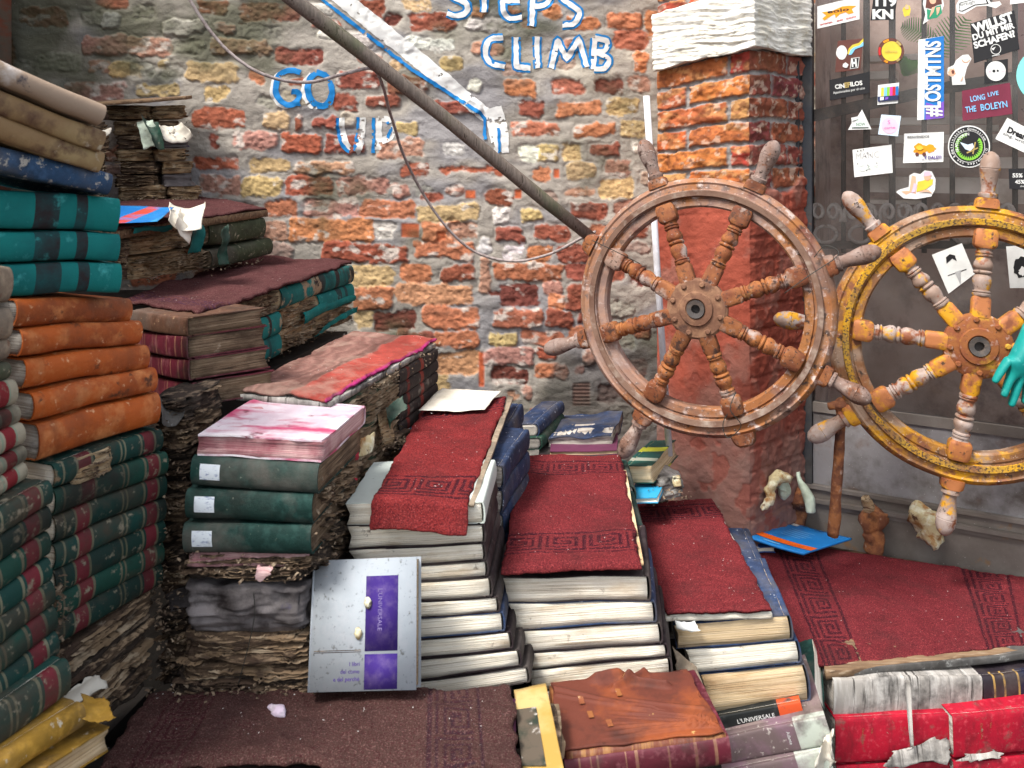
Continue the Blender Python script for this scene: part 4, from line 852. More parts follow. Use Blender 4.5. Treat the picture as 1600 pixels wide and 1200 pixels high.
def dtext(body, x, y, h, ang, mat, parent, off, width=None, bold=.02, name="lettering"):
    """baseline start (x, y) in photo pixels, cap height h, rising by ang degrees"""
    v, f = text_mesh(body, bold=bold); ca, sa = math.cos(math.radians(ang)), math.sin(math.radians(ang))
    sy = h/.70; sx = width/v[:, 0].max() if width else sy
    X_, Y_ = v[:, 0]*sx, v[:, 1]*sy
    pts = np.array([tuple(D(x+a*ca-b*sa, y-a*sa-b*ca, off)) for a, b in zip(X_, Y_)])-dorg
    return mesh_obj(name, pts, f, mat, parent, smooth=False)
def sticker(label, poly, mat, items=()):
    s = slab("sticker", poly, .0012, .0020, PM[mat], door, label)
    for k, it in enumerate(items):
        off = .0026+.0004*k
        if it[0] == 'p': slab(it[3] if len(it) > 3 else "print", it[1], off, off+.0002, PM[it[2]], s)
        elif it[0] == 't': dtext(it[1], it[2], it[3], it[4], it[5], PM[it[6]], s, off, *(it[7:]))
    return s
def disc(cx, cy, r, n=36, sx=1): return [(cx+r*sx*math.cos(2*math.pi*k/n), cy+r*math.sin(2*math.pi*k/n)) for k in range(n)]
def blob(cx, cy, rx, ry, seed, n=22, j=.22):
    q = random.Random(seed); return [(cx+rx*math.cos(2*math.pi*k/n)*(1+q.uniform(-j, j)), cy+ry*math.sin(2*math.pi*k/n)*(1+q.uniform(-j, j))) for k in range(n)]
def ringp(cx, cy, r0, r1, a0=0, a1=360, n=40):
    A_ = np.radians(np.linspace(a0, a1, n)); return [(cx+r1*math.cos(a), cy-r1*math.sin(a)) for a in A_]+[(cx+r0*math.cos(a), cy-r0*math.sin(a)) for a in A_[::-1]]
sticker("white sticker with an orange splashed logo and a row of red dots", [(1277, 45), (1343, 30), (1343, -6), (1277, 10)], 'white',
        [('p', [(1284, 19), (1300, 17), (1316, 10), (1326, 9), (1338, 9), (1331, 14), (1334, 20), (1326, 22), (1321, 19), (1312, 22), (1306, 28), (1304, 22), (1297, 26), (1288, 32), (1285, 29), (1291, 24)], 'orange'), ('t', "www.  oo  com", 1281, 40, 3.2, 13, 'red', 58), ('t', "eolo", 1293, 21, 5, 8, 'black', 34)])
sticker("black outlined sticker reading KN in slanted white capitals", [(1360, 32), (1397, 31), (1404, -14), (1366, -14)], 'black', [('t', "KN", 1363, 29, 14, 0, 'white', 33, .05), ('t', "119", 1368, 9, 14, 0, 'white', 33, .04)])
sticker("tiny cream cherub sticker beside the KN sticker", blob(1417, 17, 6, 9, 4), 'yellow', [('p', blob(1417, 12, 3, 3, 5), 'skin')])
sticker("cut-out sticker of a figure with long red hair and a green dress", [(1442, 38), (1454, 30), (1470, 22), (1475, 8), (1471, -14), (1445, -14), (1442, 6), (1446, 22)], 'white',
        [('p', [(1446, 12), (1455, 14), (1464, 8), (1472, 6), (1469, -13), (1449, -13)], 'brown'), ('p', disc(1457.5, 1, 5.2), 'skin'), ('p', [(1449, 30), (1464, 28), (1472, 20), (1470, 8), (1463, 10), (1455, 16), (1448, 14)], 'green'), ('p', [(1452, 28), (1456, 12), (1461, 10), (1459, 18)], 'skin'), ('p', [(1464, 24), (1463, 12), (1469, 11), (1467, 20)], 'skin')])
sticker("white cut-out sticker of a long outlined shape with small lettering at the top", [(1495, 20), (1506, 22), (1526, 10), (1542, 9), (1556, 13), (1565, 7), (1562, 2), (1548, 4), (1540, -10), (1500, -4), (1494, 8)], 'white',
        [('p', [(1498, 17), (1504, 18), (1524, 8), (1545, 6), (1539, -6), (1500, 4)], 'black'), ('p', [(1499, 16), (1503, 17), (1523, 7), (1542, 5), (1538, -5), (1501, 5)], 'white'), ('t', "fortugh", 1499, 10, 5, 12, 'black', 25, 0)])
sticker("black sticker asking WILLST DU MIT MIR SCHAFEN in bold white capitals", [(1522, 99), (1593, 77), (1585, 16), (1516, 37)], 'black',
        [('t', "WILLST", 1522, 52, 14, 18, 'white', 66, .05), ('t', "DU MIT MIR", 1521, 63, 9, 17, 'white', 68, .04), ('t', "SCHAFEN?", 1523, 76, 10, 17, 'white', 67, .045), ('p', ringp(1556, 77, 7.2, 8.2), 'white'), ('p', [(1549, 76), (1556, 73), (1552, 79)], 'white'), ('p', [(1550, 88), (1562, 86), (1562, 85), (1550, 87)], 'white')])
sticker("dark sticker with a white fruit, a yellow and blue wave and a boxed H", [(1305, 113), (1344, 109), (1349, 60), (1309, 64)], 'brown',
        [('p', blob(1315, 82, 8.5, 11, 6, j=.06), 'white'), ('p', [(1324, 84), (1326, 76), (1332, 70), (1342, 67), (1349, 60), (1349, 66), (1343, 72), (1334, 75), (1329, 80), (1328, 86)], 'yellow'), ('p', [(1326, 86), (1329, 78), (1334, 74), (1343, 71), (1349, 65), (1349, 72), (1336, 77), (1331, 85)], 'skyblue'), ('p', [(1328, 108), (1341, 106), (1343, 89), (1330, 91)], 'white'), ('p', [(1329, 107), (1340, 105), (1342, 90), (1331, 92)], 'black'), ('t', "H", 1331, 104, 11, 4, 'white', 8, .06), ('p', blob(1321, 102, 4.5, 4, 9), 'white')])
sticker("round mustard sticker with a dark orange-marked rim", disc(1392, 80, 20.5), 'brown', [('p', disc(1393, 80, 15.5), 'yellow'), ('p', ringp(1392, 80, 16, 19.5, 100, 130, 8), 'orange'), ('p', ringp(1392, 80, 16, 19.5, 160, 200, 8), 'red'), ('p', ringp(1392, 80, 16, 19.5, 235, 255, 8), 'orange'), ('p', ringp(1392, 80, 16, 19.5, 300, 320, 8), 'gold'), ('p', ringp(1392, 80, 16, 19.5, 30, 60, 8), 'gold'), ('t', "officina", 1383, 82, 4, 0, 'gold', 19, 0)])
sticker("black sticker with the white word CINEFILOS and a slanted smaller line", [(1297, 157), (1359, 145), (1359, 112), (1296, 125)], 'black', [('t', "CIN", 1305, 139, 6.5, 8, 'white', 15, .04), ('t', "EF", 1320, 137, 7.5, 8, 'gold', 9, .04), ('t', "ILOS", 1329, 135, 6.5, 8, 'white', 19, .04), ('t', "Apasionados por el cine", 1302, 147, 4, 9, 'white', 50, 0)])
sticker("small television test-card sticker with upright colour bars", [(1371, 164), (1403, 161), (1405, 129), (1372, 133)], 'white',
        [('p', [(1372+4.5*k, 151-.35*k), (1376.6+4.5*k, 150.6-.35*k), (1376.8+4.5*k, 137-.4*k), (1372.4+4.5*k, 137.4-.4*k)], c) for k, c in enumerate(['white', 'yellow', 'skyblue', 'lime', 'magenta', 'red', 'blue'])]+[('p', [(1371.5, 159), (1403.5, 156), (1403.6, 149), (1371.6, 151)], 'navy'), ('p', [(1375, 157), (1381, 156), (1381, 151), (1375, 152)], 'white'), ('p', [(1383, 156), (1388, 155), (1388, 151), (1383, 152)], 'purple')])
st = sticker("tall narrow blue and white sticker reading #LOSTMTNS upwards", [(1433, 188), (1475, 184), (1475, 56), (1435, 62)], 'white', [('p', [(1444, 187), (1475, 184), (1475, 56), (1446, 61)], 'blue'), ('p', [(1446, 187), (1475, 184), (1475, 158), (1462, 165), (1447, 160)], 'purple')])
dtext("#LOSTMTNS", 1469, 182, 24, 90, PM['white'], st, .0048, 118, .03)
sticker("white cut-out sticker of a cartoon finger and face", [(1488, 133), (1509, 132), (1507, 120), (1511, 105), (1518, 92), (1513, 85), (1504, 86), (1494, 94), (1490, 102), (1481, 106), (1480, 115), (1487, 121)], 'white', [('p', blob(1487, 113, 6, 6, 11), 'skin'), ('p', ringp(1509, 91, 5.5, 7, 190, 340, 12), 'skin'), ('p', [(1500, 127), (1505, 118), (1504, 125)], 'skin'), ('p', blob(1489, 112, 2.4, 3, 12), 'brown')])
sticker("black square sticker holding a white disc with two dots", [(1538, 131), (1575, 126), (1575, 92), (1538, 97)], 'black', [('p', disc(1556, 111, 15.5), 'white'), ('p', disc(1553, 111, 2.4, 14), 'black'), ('p', disc(1559, 110.5, 1.8, 14), 'black'), ('t', "M", 1545, 113, 3, 0, 'pink'), ('t', "ON", 1564, 112, 3, 0, 'pink')])
sticker("maroon card sticker handwritten LONG LIVE THE BOLEYN in light blue", [(1504, 189), (1582, 178), (1578, 129), (1503, 142)], 'maroon', [('t', "LONG", 1517, 159, 8.5, 10, 'skyblue', 23, .012), ('t', "LIVE", 1544, 151, 6.5, 10, 'skyblue', 17, .01), ('t', "THE", 1509, 176, 9, 8, 'skyblue', 17, .015), ('t', "BOLEYN", 1533, 173, 10, 8, 'skyblue', 42, .015)])
sticker("white triangular sticker with thin black lines and the word NOW", [(1325, 203), (1362, 202), (1347, 171), (1340, 182), (1330, 184), (1331, 192)], 'white', [('p', [(1331, 200), (1357, 199), (1346, 176)], 'mint'), ('t', "NOW", 1338, 197, 5, 2, 'black', 14, 0), ('p', [(1332, 190), (1341, 187), (1341, 186.3), (1332, 189)], 'black'), ('p', [(1331, 200), (1357, 199.5), (1357, 198.5), (1331, 199)], 'black')])
sticker("small square pale blue sticker with a pink disc", [(1372, 210), (1403, 213), (1408, 181), (1377, 179)], 'paleblue', [('p', disc(1390, 196, 13), 'pink'), ('t', "S", 1387, 194, 6, 0, 'magenta', 4, 0), ('t', "carte", 1382, 202, 4, 4, 'magenta', 17, 0)])
sticker("plain white card faintly handwritten MANC CAN", [(1335, 277), (1395, 270), (1393, 226), (1332, 234)], 'white', [('t', "MANC", 1338, 249, 10, 5, 'grey', 36, -.015), ('t', "CAN", 1342, 268, 10, 4, 'mint', 34, -.015)]+[('p', disc(1340+dx, 240+dy, .9, 8), 'black') for dx, dy in ((0, -4), (5, -5), (9, -6), (15, -1), (12, 4), (20, 2), (0, 16), (16, 18), (30, 15), (14, 26), (18, 24))])
sticker("white sticker with an orange cartoon picture and the words Y DALE", [(1411, 255), (1474, 253), (1475, 206), (1413, 209)], 'white', [('p', blob(1438, 233, 10, 9, 21), 'orange'), ('p', blob(1454, 232, 8, 6, 22), 'orange'), ('p', disc(1433, 241, 3, 12), 'brown'), ('p', disc(1444, 241, 3, 12), 'brown'), ('t', "BIENVENIDOS", 1418, 216, 3.5, 2, 'black', 34, .01), ('t', "...Y DALE!!!", 1440, 249, 5, 2, 'ink', 31, .03), ('p', blob(1437, 231, 5, 4, 23), 'yellow')])
wr = []
for k in range(26):
    a = math.radians(105+k*11.5); wr.append(('p', [(1514+15*math.cos(a), 229-15*math.sin(a)), (1514+22*math.cos(a-.10), 229-22*math.sin(a-.10)), (1514+21*math.cos(a+.14), 229-21*math.sin(a+.14))], 'lime', 'wreath_leaf'))
s = sticker("round black and white sticker with a green laurel wreath around a bird", disc(1514, 229, 33), 'white', [('p', disc(1514, 229, 31), 'black'), ('p', ringp(1514, 229, 24.3, 25), 'white')])
vs = []
for k, it in enumerate(wr): pass
def multi(name, polys, off, mat, parent):
    v, f = [], []
    for p in polys:
        b = len(v); v += [tuple(np.array(D(x, y, off))-dorg) for x, y in p]; f.append(tuple(range(b, b+len(p))))
    return mesh_obj(name, v, f, PM[mat], parent, smooth=False)
multi("wreath", [w_[1] for w_ in wr], .0044, 'lime', s)
multi("bird", [[(1500, 222), (1512, 226), (1520, 224), (1522, 230), (1516, 236), (1508, 233)]], .0046, 'paleblue', s)
multi("crossed_sticks", [[(1510, 238), (1528, 230), (1528, 232), (1511, 240)], [(1519, 240), (1523, 222), (1525, 222), (1521, 241)]], .0049, 'gold', s)
def arctext(body, cx, cy, r, a0, a1, h, mat, parent, off):
    n = len(body)
    for i, ch in enumerate(body):
        if ch == ' ': continue
        a = math.radians(a0+(a1-a0)*i/(n-1)); v, f = text_mesh(ch, bold=.02); s_ = h/.7; v[:, 0] -= v[:, 0].max()/2
        X_, Y_ = v[:, 0]*s_, v[:, 1]*s_+r; b = a-math.pi/2
        pts = np.array([tuple(D(cx+x*math.cos(b)-y*math.sin(b), cy-(x*math.sin(b)+y*math.cos(b)), off)) for x, y in zip(X_, Y_)])-dorg
        yield pts, f
def arc(name, *a):
    V_, F_ = [], []
    for p, f in arctext(*a): F_ += [tuple(i+len(V_) for i in q) for q in f]; V_ += [tuple(x) for x in p]
    return mesh_obj(name, V_, F_, PM[a[7]], a[8], smooth=False)
arc("lettering", "Lateinisches Gymnasium", 1514, 229, 26, 200, 25, 3.6, 'white', s, .0050)
arc("lettering", "Die Helden von Rom", 1514, 229, 26, -10, -165, 3.6, 'white', s, .0052)
arc("lettering", "GLADIATOREN", 1514, 229, 17.5, 200, 95, 4.2, 'white', s, .0054)
sticker("white tilted sticker with thick black scribbled writing at the right edge", [(1555, 217), (1612, 244), (1620, 208), (1574, 184)], 'white', [('t', "Dreams", 1573, 206, 9, -24, 'black', 40, .05), ('t', "sing, write", 1567, 210, 4.5, -24, 'black', 40, 0)])
sticker("cut-out sticker of a sunbather in a yellow top leaning back", [(1400, 300), (1412, 310), (1432, 311), (1455, 307), (1461, 296), (1462, 280), (1456, 268), (1445, 266), (1438, 272), (1428, 270), (1421, 274), (1420, 292), (1406, 296)], 'white', [('p', [(1408, 299), (1416, 304), (1424, 300), (1431, 303), (1431, 276), (1425, 274), (1421, 298)], 'skin'), ('p', [(1432, 300), (1434, 284), (1446, 281), (1458, 280), (1457, 288), (1446, 296)], 'yellow'), ('p', [(1424, 301), (1430, 300), (1433, 288), (1428, 286)], 'pink'), ('p', disc(1449, 277, 5), 'skin'), ('p', [(1443, 276), (1444, 268), (1452, 268), (1456, 274), (1449, 275)], 'pink'), ('p', [(1434, 300), (1450, 300), (1457, 302), (1450, 296)], 'skin')])
sticker("small black sticker reading 55% and 45% at the right edge", [(1577, 295), (1620, 298), (1620, 262), (1576, 264)], 'black', [('t', "55% CO", 1582, 277, 6, 0, 'white', 33, .03), ('t', "45% WA", 1586, 287, 6, 0, 'white', 33, .03), ('t', "about", 1594, 292, 2.5, 0, 'white', 10, 0)])
sticker("large round turquoise sticker cut by the right edge", disc(1631, 118, 43), 'cyan')
sticker("white sticker corner at the top right edge", [(1578, 7), (1620, 2), (1620, -20), (1580, -20)], 'white')
sticker("white card with a drawn face under black hair, inside the right wheel", [(1482, 459), (1523, 428), (1503, 380), (1456, 398)], 'white', [('p', [(1479, 412), (1478, 402), (1484, 397), (1492, 399), (1495, 408), (1488, 404)], 'black'), ('p', [(1481, 431), (1510, 421), (1510, 420), (1481, 430)], 'black'), ('p', [(1492, 425), (1501, 422), (1501, 446)], 'grey')])
sticker("white sticker with a black portrait cut by the right edge, inside the right wheel", [(1578, 450), (1625, 450), (1625, 382), (1572, 385)], 'white', [('p', blob(1597, 418, 14, 16, 31, j=.12), 'black'), ('p', blob(1597, 424, 5, 7, 32), 'white')])
# ================================================================== ship's wheels
def lathe_between(name, p0, p1, prof, mat, parent, side, n=24):
    """prof: (t, r, squareness)"""
    p0, p1 = Vector(p0), Vector(p1); ax = (p1-p0).normalized(); sd_ = (Vector(side)-ax*Vector(side).dot(ax)).normalized(); up = ax.cross(sd_)
    v = []
    for t, r, sq in prof:
        c = p0.lerp(p1, t)
        for k in range(n):
            a = 2*math.pi*(k+.5)/n; ca, sa = math.cos(a), math.sin(a)
            e = 2/(1+4.5*sq); q = (abs(ca)**(2/e)+abs(sa)**(2/e))**(-e/2) if sq > 0 else 1
            v.append(c+(sd_*ca*(1-.28*sq)+up*sa)*r*q)
    N = len(prof); f = [(i*n+k, i*n+(k+1) % n, (i+1)*n+(k+1) % n, (i+1)*n+k) for i in range(N-1) for k in range(n)]
    f += [tuple(range(n))[::-1], tuple((N-1)*n+k for k in range(n))]
    o = mesh_obj(name, v, f, mat, parent, smooth=True)
    try: o.data.set_sharp_from_angle(angle=math.radians(38))
    except Exception: pass
    return o
def ring(name, prof, mat, parent, n=120, noise=0, gaps=(), seed=0):
    prof = np.array(prof); K = len(prof); a = np.linspace(0, 2*math.pi, n, endpoint=False)
    v = np.zeros((n, K, 3)); rr_ = prof[None, :, 0]*(1+noise*vn(np.cos(a)*3, np.sin(a)*3, seed)[:, None])
    v[..., 0] = rr_*np.cos(a)[:, None]; v[..., 1] = rr_*np.sin(a)[:, None]; v[..., 2] = prof[None, :, 1]+noise*.3*vn(np.cos(a)*9, np.sin(a)*9, seed+3)[:, None]*prof[:, 0].max()
    I = np.arange(n*K).reshape(n, K)
    q = np.stack([I, np.roll(I, -1, 0), np.roll(np.roll(I, -1, 0), -1, 1), np.roll(I, -1, 1)], -1).reshape(-1, 4)
    o = mesh_obj(name, v.reshape(-1, 3), q, mat, parent, smooth=True)
    try: o.data.set_sharp_from_angle(angle=math.radians(35))
    except Exception: pass
    return o
def ship_wheel(label, centre, R, yaw, lean, angs, handles, dish, mt, seed=0):
    """local x right, y up, z towards the viewer; R outer rim radius"""
    n = Vector((-math.sin(yaw)*math.cos(lean), -math.cos(yaw)*math.cos(lean), math.sin(lean)))
    xr = Vector((math.cos(yaw), -math.sin(yaw), 0)); yu = n.cross(xr)
    m = Matrix.Identity(4)
    for i in range(3): m[i][0], m[i][1], m[i][2], m[i][3] = xr[i], yu[i], n[i], centre[i]
    root = empty("ship_wheel", m); tag(root, label, "ship's wheel", "ship's wheels hung by the door")
    r = lambda k: k*R
    ring("rim", [(r(.770), -.020), (r(.770), .006), (r(.785), .012), (r(.835), .012), (r(.842), .007), (r(.850), .007), (r(.855), .017), (r(.905), .020), (r(.912), .015), (r(.950), .013), (r(.965), .016), (r(.985), .011), (r(1.0), .002), (r(1.0), -.016), (r(.985), -.022)], mt['rim'], root, noise=.0045, seed=seed)
    ring("metal_band", [(r(.858), .0185), (r(.862), .0225), (r(.902), .0235), (r(.907), .0200)], mt['band'], root, noise=.002, seed=seed+1)
    hub = ring("hub", [(r(.070), dish+.0), (r(.070), dish+.020), (r(.080), dish+.024), (r(.125), dish+.022), (r(.132), dish+.017), (r(.215), dish+.014), (r(.232), dish+.009), (r(.232), dish-.004), (r(.16), dish-.012), (r(.16), -.03), (r(.07), -.03)], mt['hub'], root, n=64, noise=.004)
    ring("bore_ring", [(r(.034), dish+.006), (r(.034), dish+.024), (r(.068), dish+.027), (r(.068), dish+.0)], mt['bore'], hub, n=40)
    mesh_obj("bore", [(r(.05)*math.cos(t), r(.05)*math.sin(t), dish+.006) for t in np.linspace(0, 2*math.pi, 20, endpoint=False)], [tuple(range(20))], M['iron'], hub)
    for k in range(8):
        a = math.radians(angs[k]+10); c = Vector((r(.188)*math.cos(a), r(.188)*math.sin(a), dish+.013))
        lathe_between("bolt", c, c+Vector((0, 0, .008)), [(0, r(.021), 0), (.7, r(.021), 0), (1, r(.014), 0)], mt['hub'], hub, (1, 0, 0), n=10)
    for k, a in enumerate(angs):
        a = math.radians(a); d = Vector((math.cos(a), math.sin(a), 0)); tz = Vector((0, 0, 1)); sd_ = d.cross(tz)
        p0, p1 = d*r(.20)+tz*(dish-.000), d*r(.80)+tz*.010
        B = r(.062)
        pr = [(0, B, 1), (.02, B*1.02, 1), (.22, B, 1), (.245, B*.86, .6), (.25, r(.056), 0), (.27, r(.062), 0), (.283, r(.062), 0), (.29, r(.050), 0), (.30, r(.060), 0), (.312, r(.060), 0), (.32, r(.048), 0), (.34, r(.050), 0), (.40, r(.062), 0), (.45, r(.065), 0), (.49, r(.056), 0), (.51, r(.046), 0), (.52, r(.060), 0), (.535, r(.064), 0), (.55, r(.060), 0), (.56, r(.046), 0), (.575, r(.058), 0), (.60, r(.066), 0), (.64, r(.064), 0), (.69, r(.050), 0), (.715, r(.046), 0), (.725, r(.058), 0), (.742, r(.060), 0), (.75, r(.048), 0), (.762, r(.058), 0), (.78, r(.058), 0), (.79, r(.048), 0), (.81, r(.052), 0), (.82, r(.058), .5), (.84, r(.072), .9), (.865, r(.078), 1), (1.01, r(.078), 1), (1.05, r(.066), .9)]
        s_ = lathe_between("spoke", p0, p1, [x for x in pr if .22 < x[0] < .83], mt['spoke'], root, tz)
        lathe_between("inner_block", p0, p1, [x for x in pr if x[0] <= .25], mt['block'], s_, tz, n=24)
        lathe_between("rim_block", p0+tz*.002, p1+tz*.004, [x for x in pr if x[0] >= .82], mt['block'], s_, tz, n=24)
        h = handles[k]
        if h > 0:
            q0, q1 = d*r(.985)-tz*.001, d*r(1+.40*h)-tz*.001
            gp = [(0, r(.082), 1), (.14, r(.076), 1), (.17, r(.066), .5), (.18, r(.058), 0), (.22, r(.064), 0), (.25, r(.064), 0), (.265, r(.050), 0), (.30, r(.046), 0), (.40, r(.050), 0), (.62, r(.066), 0), (.68, r(.070), 0), (.69, r(.066), 0), (.70, r(.070), 0), (.82, r(.066), 0), (.93, r(.048), 0), (.985, r(.022), 0), (1, r(.004), 0)]
            if h < .5: gp = [(0, r(.092), 1), (.5, r(.085), 1), (.8, r(.075), .4), (1, r(.055), 0)]
            hd = lathe_between("handle", q0, q1, [x for x in gp if x[0] >= .17] if h >= .5 else gp, mt['grip'] if h >= .5 else mt['blk2'], root, tz)
            if h >= .5: lathe_between("handle_block", q0, q1, [x for x in gp if x[0] <= .18], mt['blk2'], hd, tz)
    return root
W1 = ship_wheel("varnished brown ship's wheel with grey-tipped handles hung before the red pillar", P(1097, 479, 2.2), .316, math.radians(25), math.radians(3), [111, 67, 21, -26, -71, -117, -161, 154], [1, 1, .95, .9, .2, 1, 1, .2], .045,
                dict(rim=M['w1rim'], band=M['band1'], hub=M['hub1'], bore=M['iron'], spoke=M['w1spoke'], block=M['w1'], blk2=M['w1'], grip=M['w1grip']))
W2 = ship_wheel("ship's wheel with flaking yellow paint hung on the door at the right edge", P(1522, 537, 2.28), .352, math.radians(14), math.radians(3), [84.5, 129, 175, 214, 261, 308, 352, 38], [1, 1, 1, .95, 1, 1, 1, 1], .03,
                dict(rim=M['w2rim'], band=M['band2'], hub=M['hub2'], bore=M['iron'], spoke=M['w2spoke'], block=M['w2block'], blk2=M['w2block'], grip=M['w2spoke']), seed=5)
# wires tying the wheels
def wire(label, pts, r=.0011): tag(tube("wire", smooth_path(pts, 6), r, M['wire'], n=6), label, "wire")
wire("thin dark wire looped round the left wheel's rim at the upper right", [P(1226, 458, 2.05), P(1262, 432, 2.04), P(1310, 398, 2.04), P(1290, 384, 2.06), P(1272, 402, 2.07)])
wire("thin dark wire looped round the left wheel's rim at the bottom", [P(1150, 612, 2.12), P(1141, 640, 2.10), P(1158, 665, 2.10), P(1137, 684, 2.12), P(1130, 660, 2.13), P(1150, 628, 2.13)])
wire("thin dark wire round the upper-left rim where the pole ends", [P(926, 376, 2.24), P(960, 392, 2.22), P(1000, 412, 2.23)])
# ---- pole, rope, pipe
pl = tube("handrail_pole", [P(250, -168, 2.15), P(430, -22, 2.28), P(560, 78, 2.40), P(700, 188, 2.52), P(850, 312, 2.66), P(938, 382, 2.74)], [.0215, .0205, .0205, .020, .019, .017], M['polewood'], n=20, jit=.0022)
tag(pl, "grey weathered wooden pole slanting down across the wall to the left wheel", "pole")
rp = tube("rope", smooth_path([P(250, -90, 2.35), P(285, -20, 2.35), P(330, 50, 2.37), P(380, 99, 2.38), P(432, 123, 2.39), P(485, 128, 2.40), P(535, 116, 2.41), P(575, 107, 2.42), P(590, 113, 2.44)], 8), .0044, M['rope'], n=8, jit=.0008)
tag(rp, "twisted rope sagging from the top of the picture to the pole above GO", "rope")
rp = tube("rope", smooth_path([P(585, 108, 2.43), P(596, 128, 2.46), P(612, 185, 2.6), P(630, 240, 2.7), P(655, 292, 2.78), P(692, 348, 2.82), P(740, 392, 2.85), P(800, 408, 2.85), P(856, 398, 2.82), P(905, 374, 2.78), P(930, 362, 2.74)], 8), .0044, M['rope'], n=8, jit=.0008)
tag(rp, "twisted rope hanging in a long loop from the pole down to its lower end", "rope")
pp_ = tube("pipe", [P(1010, 150, 2.50), P(1027, 420, 2.47), P(1046, 712, 2.44)], .0092, M['pipe'], n=16); tag(pp_, "thin white plastic pipe leaning upright between wall and pillar", "pipe")
# ================================================================== book stacks
# ---- column of spines at the left edge
cA, cB = 1.28, 1.48
def L1(label, yl, yr, T, cov, pag='pages', face='spine', xl=-90, xr=180, Ya=1.28, Yb=1.48, W=.19, **k):
    return book(label, P(xl, yl, Ya), P(xr, yr, Yb), W, T, cov, pag, face, **k)
gt = "books of the left spine column"
L1("stained pale rounded book, topmost of the left column", 100, 198, .034, 'stainwhite', 'pages_tan', xl=-80, xr=150, Ya=1.22, Yb=1.40, bulge=.014, group=gt)
L1("blotched brown-ochre book just under the stained pale top book", 150, 240, .034, 'ochre', 'pages_tan', 'spine', xl=-80, xr=153, Ya=1.22, Yb=1.41, group=gt)
L1("blotched yellow-ochre book just above the blue cloth book", 190, 272, .033, 'ochre', 'pages_tan', 'spine', xl=-80, xr=152, Ya=1.22, Yb=1.42, group=gt)
L1("faded blue cloth book lying on the teal books", 250, 307, .036, 'blue', xl=-80, xr=166, Ya=1.24, Yb=1.45, group=gt)
L1("teal book with two black spine bands, topmost of the three teal ones", 352, 366, .054, 'teal', xr=180, group=gt, bulge=.014, T2=0) if False else None
gteal = "teal books with black bands in the left column"
L1("teal book with two black spine bands, topmost of the three at the left edge", 355, 364, .056, 'teal', xr=180, group=gteal, bulge=.010)
L1("teal book with two black spine bands, middle one of the three at the left edge", 411, 409, .045, 'teal', xr=181, group=gteal, bulge=.010)
L1("teal book with two black spine bands, lowest of the three at the left edge", 468, 458, .048, 'teal', xr=184, group=gteal, bulge=.010)
go = "orange leather books in the left column"
for i, (xl, yl, xr, yr, T) in enumerate([(16, 512, 197, 504, .041), (25, 557, 213, 538, .040), (32, 608, 225, 578, .043), (44, 659, 238, 612, .042), (53, 721, 243, 662, .054)]):
    L1("orange leather book, %s of the five under the teal books" % ["topmost", "second", "third", "fourth", "lowest"][i], yl, yr, T, 'orange', 'pages_grey', xl=xl, xr=xr, Ya=1.33, Yb=1.545, W=.17, bulge=.012, group=go, warp=.003)
gg_ = "green books with red bands in the left column"
yl = [764, 806, 849, 892, 933, 973, 1013]; yr = [702, 740, 776, 812, 846, 880, 913]
for i in range(7):
    L1("green book with red and cream spine bands, %s under the orange books" % ["first", "second", "third", "fourth", "fifth", "sixth", "seventh"][i], yl[i], yr[i], .0385 if i else .036, ['greenred', 'greenred2', 'greenred3'][[0, 1, 2, 0, 2, 1, 2][i]], xl=80, xr=252+[-3, 5, 3, 2, 1, -1, -3][i], Ya=1.335, Yb=1.545, W=.17, bulge=.009, group=gg_, torn=.004, warp=.004)
rotten("torn-open yellowish spine exposed on the first green book under the orange ones", P(118, 757, 1.365), P(180, 733, 1.43), .03, .036, 'rot_tan', seed=5, amp=.004)
rotten("ragged brown decayed book under the green books of the left column", P(92, 1062, 1.34), P(246, 952, 1.53), .15, .036, 'rot', seed=11, amp=.006)
rotten("dark crumbling book, lowest of the left column beside the low carpet", P(100, 1108, 1.34), P(240, 988, 1.53), .15, .036, 'rot_dark', seed=12, amp=.006)
sheet("paper_scrap", [P(98, 1085, 1.33), P(150, 1052, 1.39), P(165, 1070, 1.40), P(104, 1112, 1.33)], 'paper', "pale shredded scrap hanging below the green books", "paper", amp=.006, seed=41)
rotten("crushed dark book under the lowest one of the left column", P(104, 1146, 1.34), P(238, 1024, 1.53), .15, .036, 'rot', seed=13, amp=.006)
rotten("flattened rotten book at the very foot of the left column", P(108, 1184, 1.34), P(236, 1060, 1.53), .15, .036, 'rot_dark', seed=14, amp=.006)
# ---- nearest column, cut by the left edge
gn = "books of the nearest column at the left edge"
up_ = [(468, 474, 15, .050, 'creamcov', "grey-beige rounded book, topmost at the very edge beside the orange books"), (532, 530, 17, .044, 'creamcov', "beige book end just below the grey-beige one at the very edge"), (572, 563, 14, .030, 'creamcov', "thin yellowish-beige book end at the very edge"), (612, 594, 15, .026, 'olive', "thin pale green book end at the very edge"), (652, 633, 26, .036, 'creamred', "rounded white and red book end, fifth down at the very edge"),
       (697, 664, 30, .027, 'creamred', "thin cream and red book end, sixth down at the very edge"), (752, 696, 39, .032, 'creamred', "white book with a wide red band, seventh down at the very edge"), (792, 724, 41, .025, 'creamred', "thin cream book with red band, eighth down at the very edge"), (835, 752, 43, .027, 'creamred', "white book with red band and blue scrap, lowest cream one at the very edge")]
for (a, b, x, T, c, lab) in up_:
    book(lab, P(-150, a+40*(a > 500), 1.05), P(x-8, b, 1.25), .17, T, c, group=gn, bulge=.010)
lo_ = [(790, 78), (829, 76), (869, 74), (909, 76), (946, 82), (985, 86), (1024, 88)]
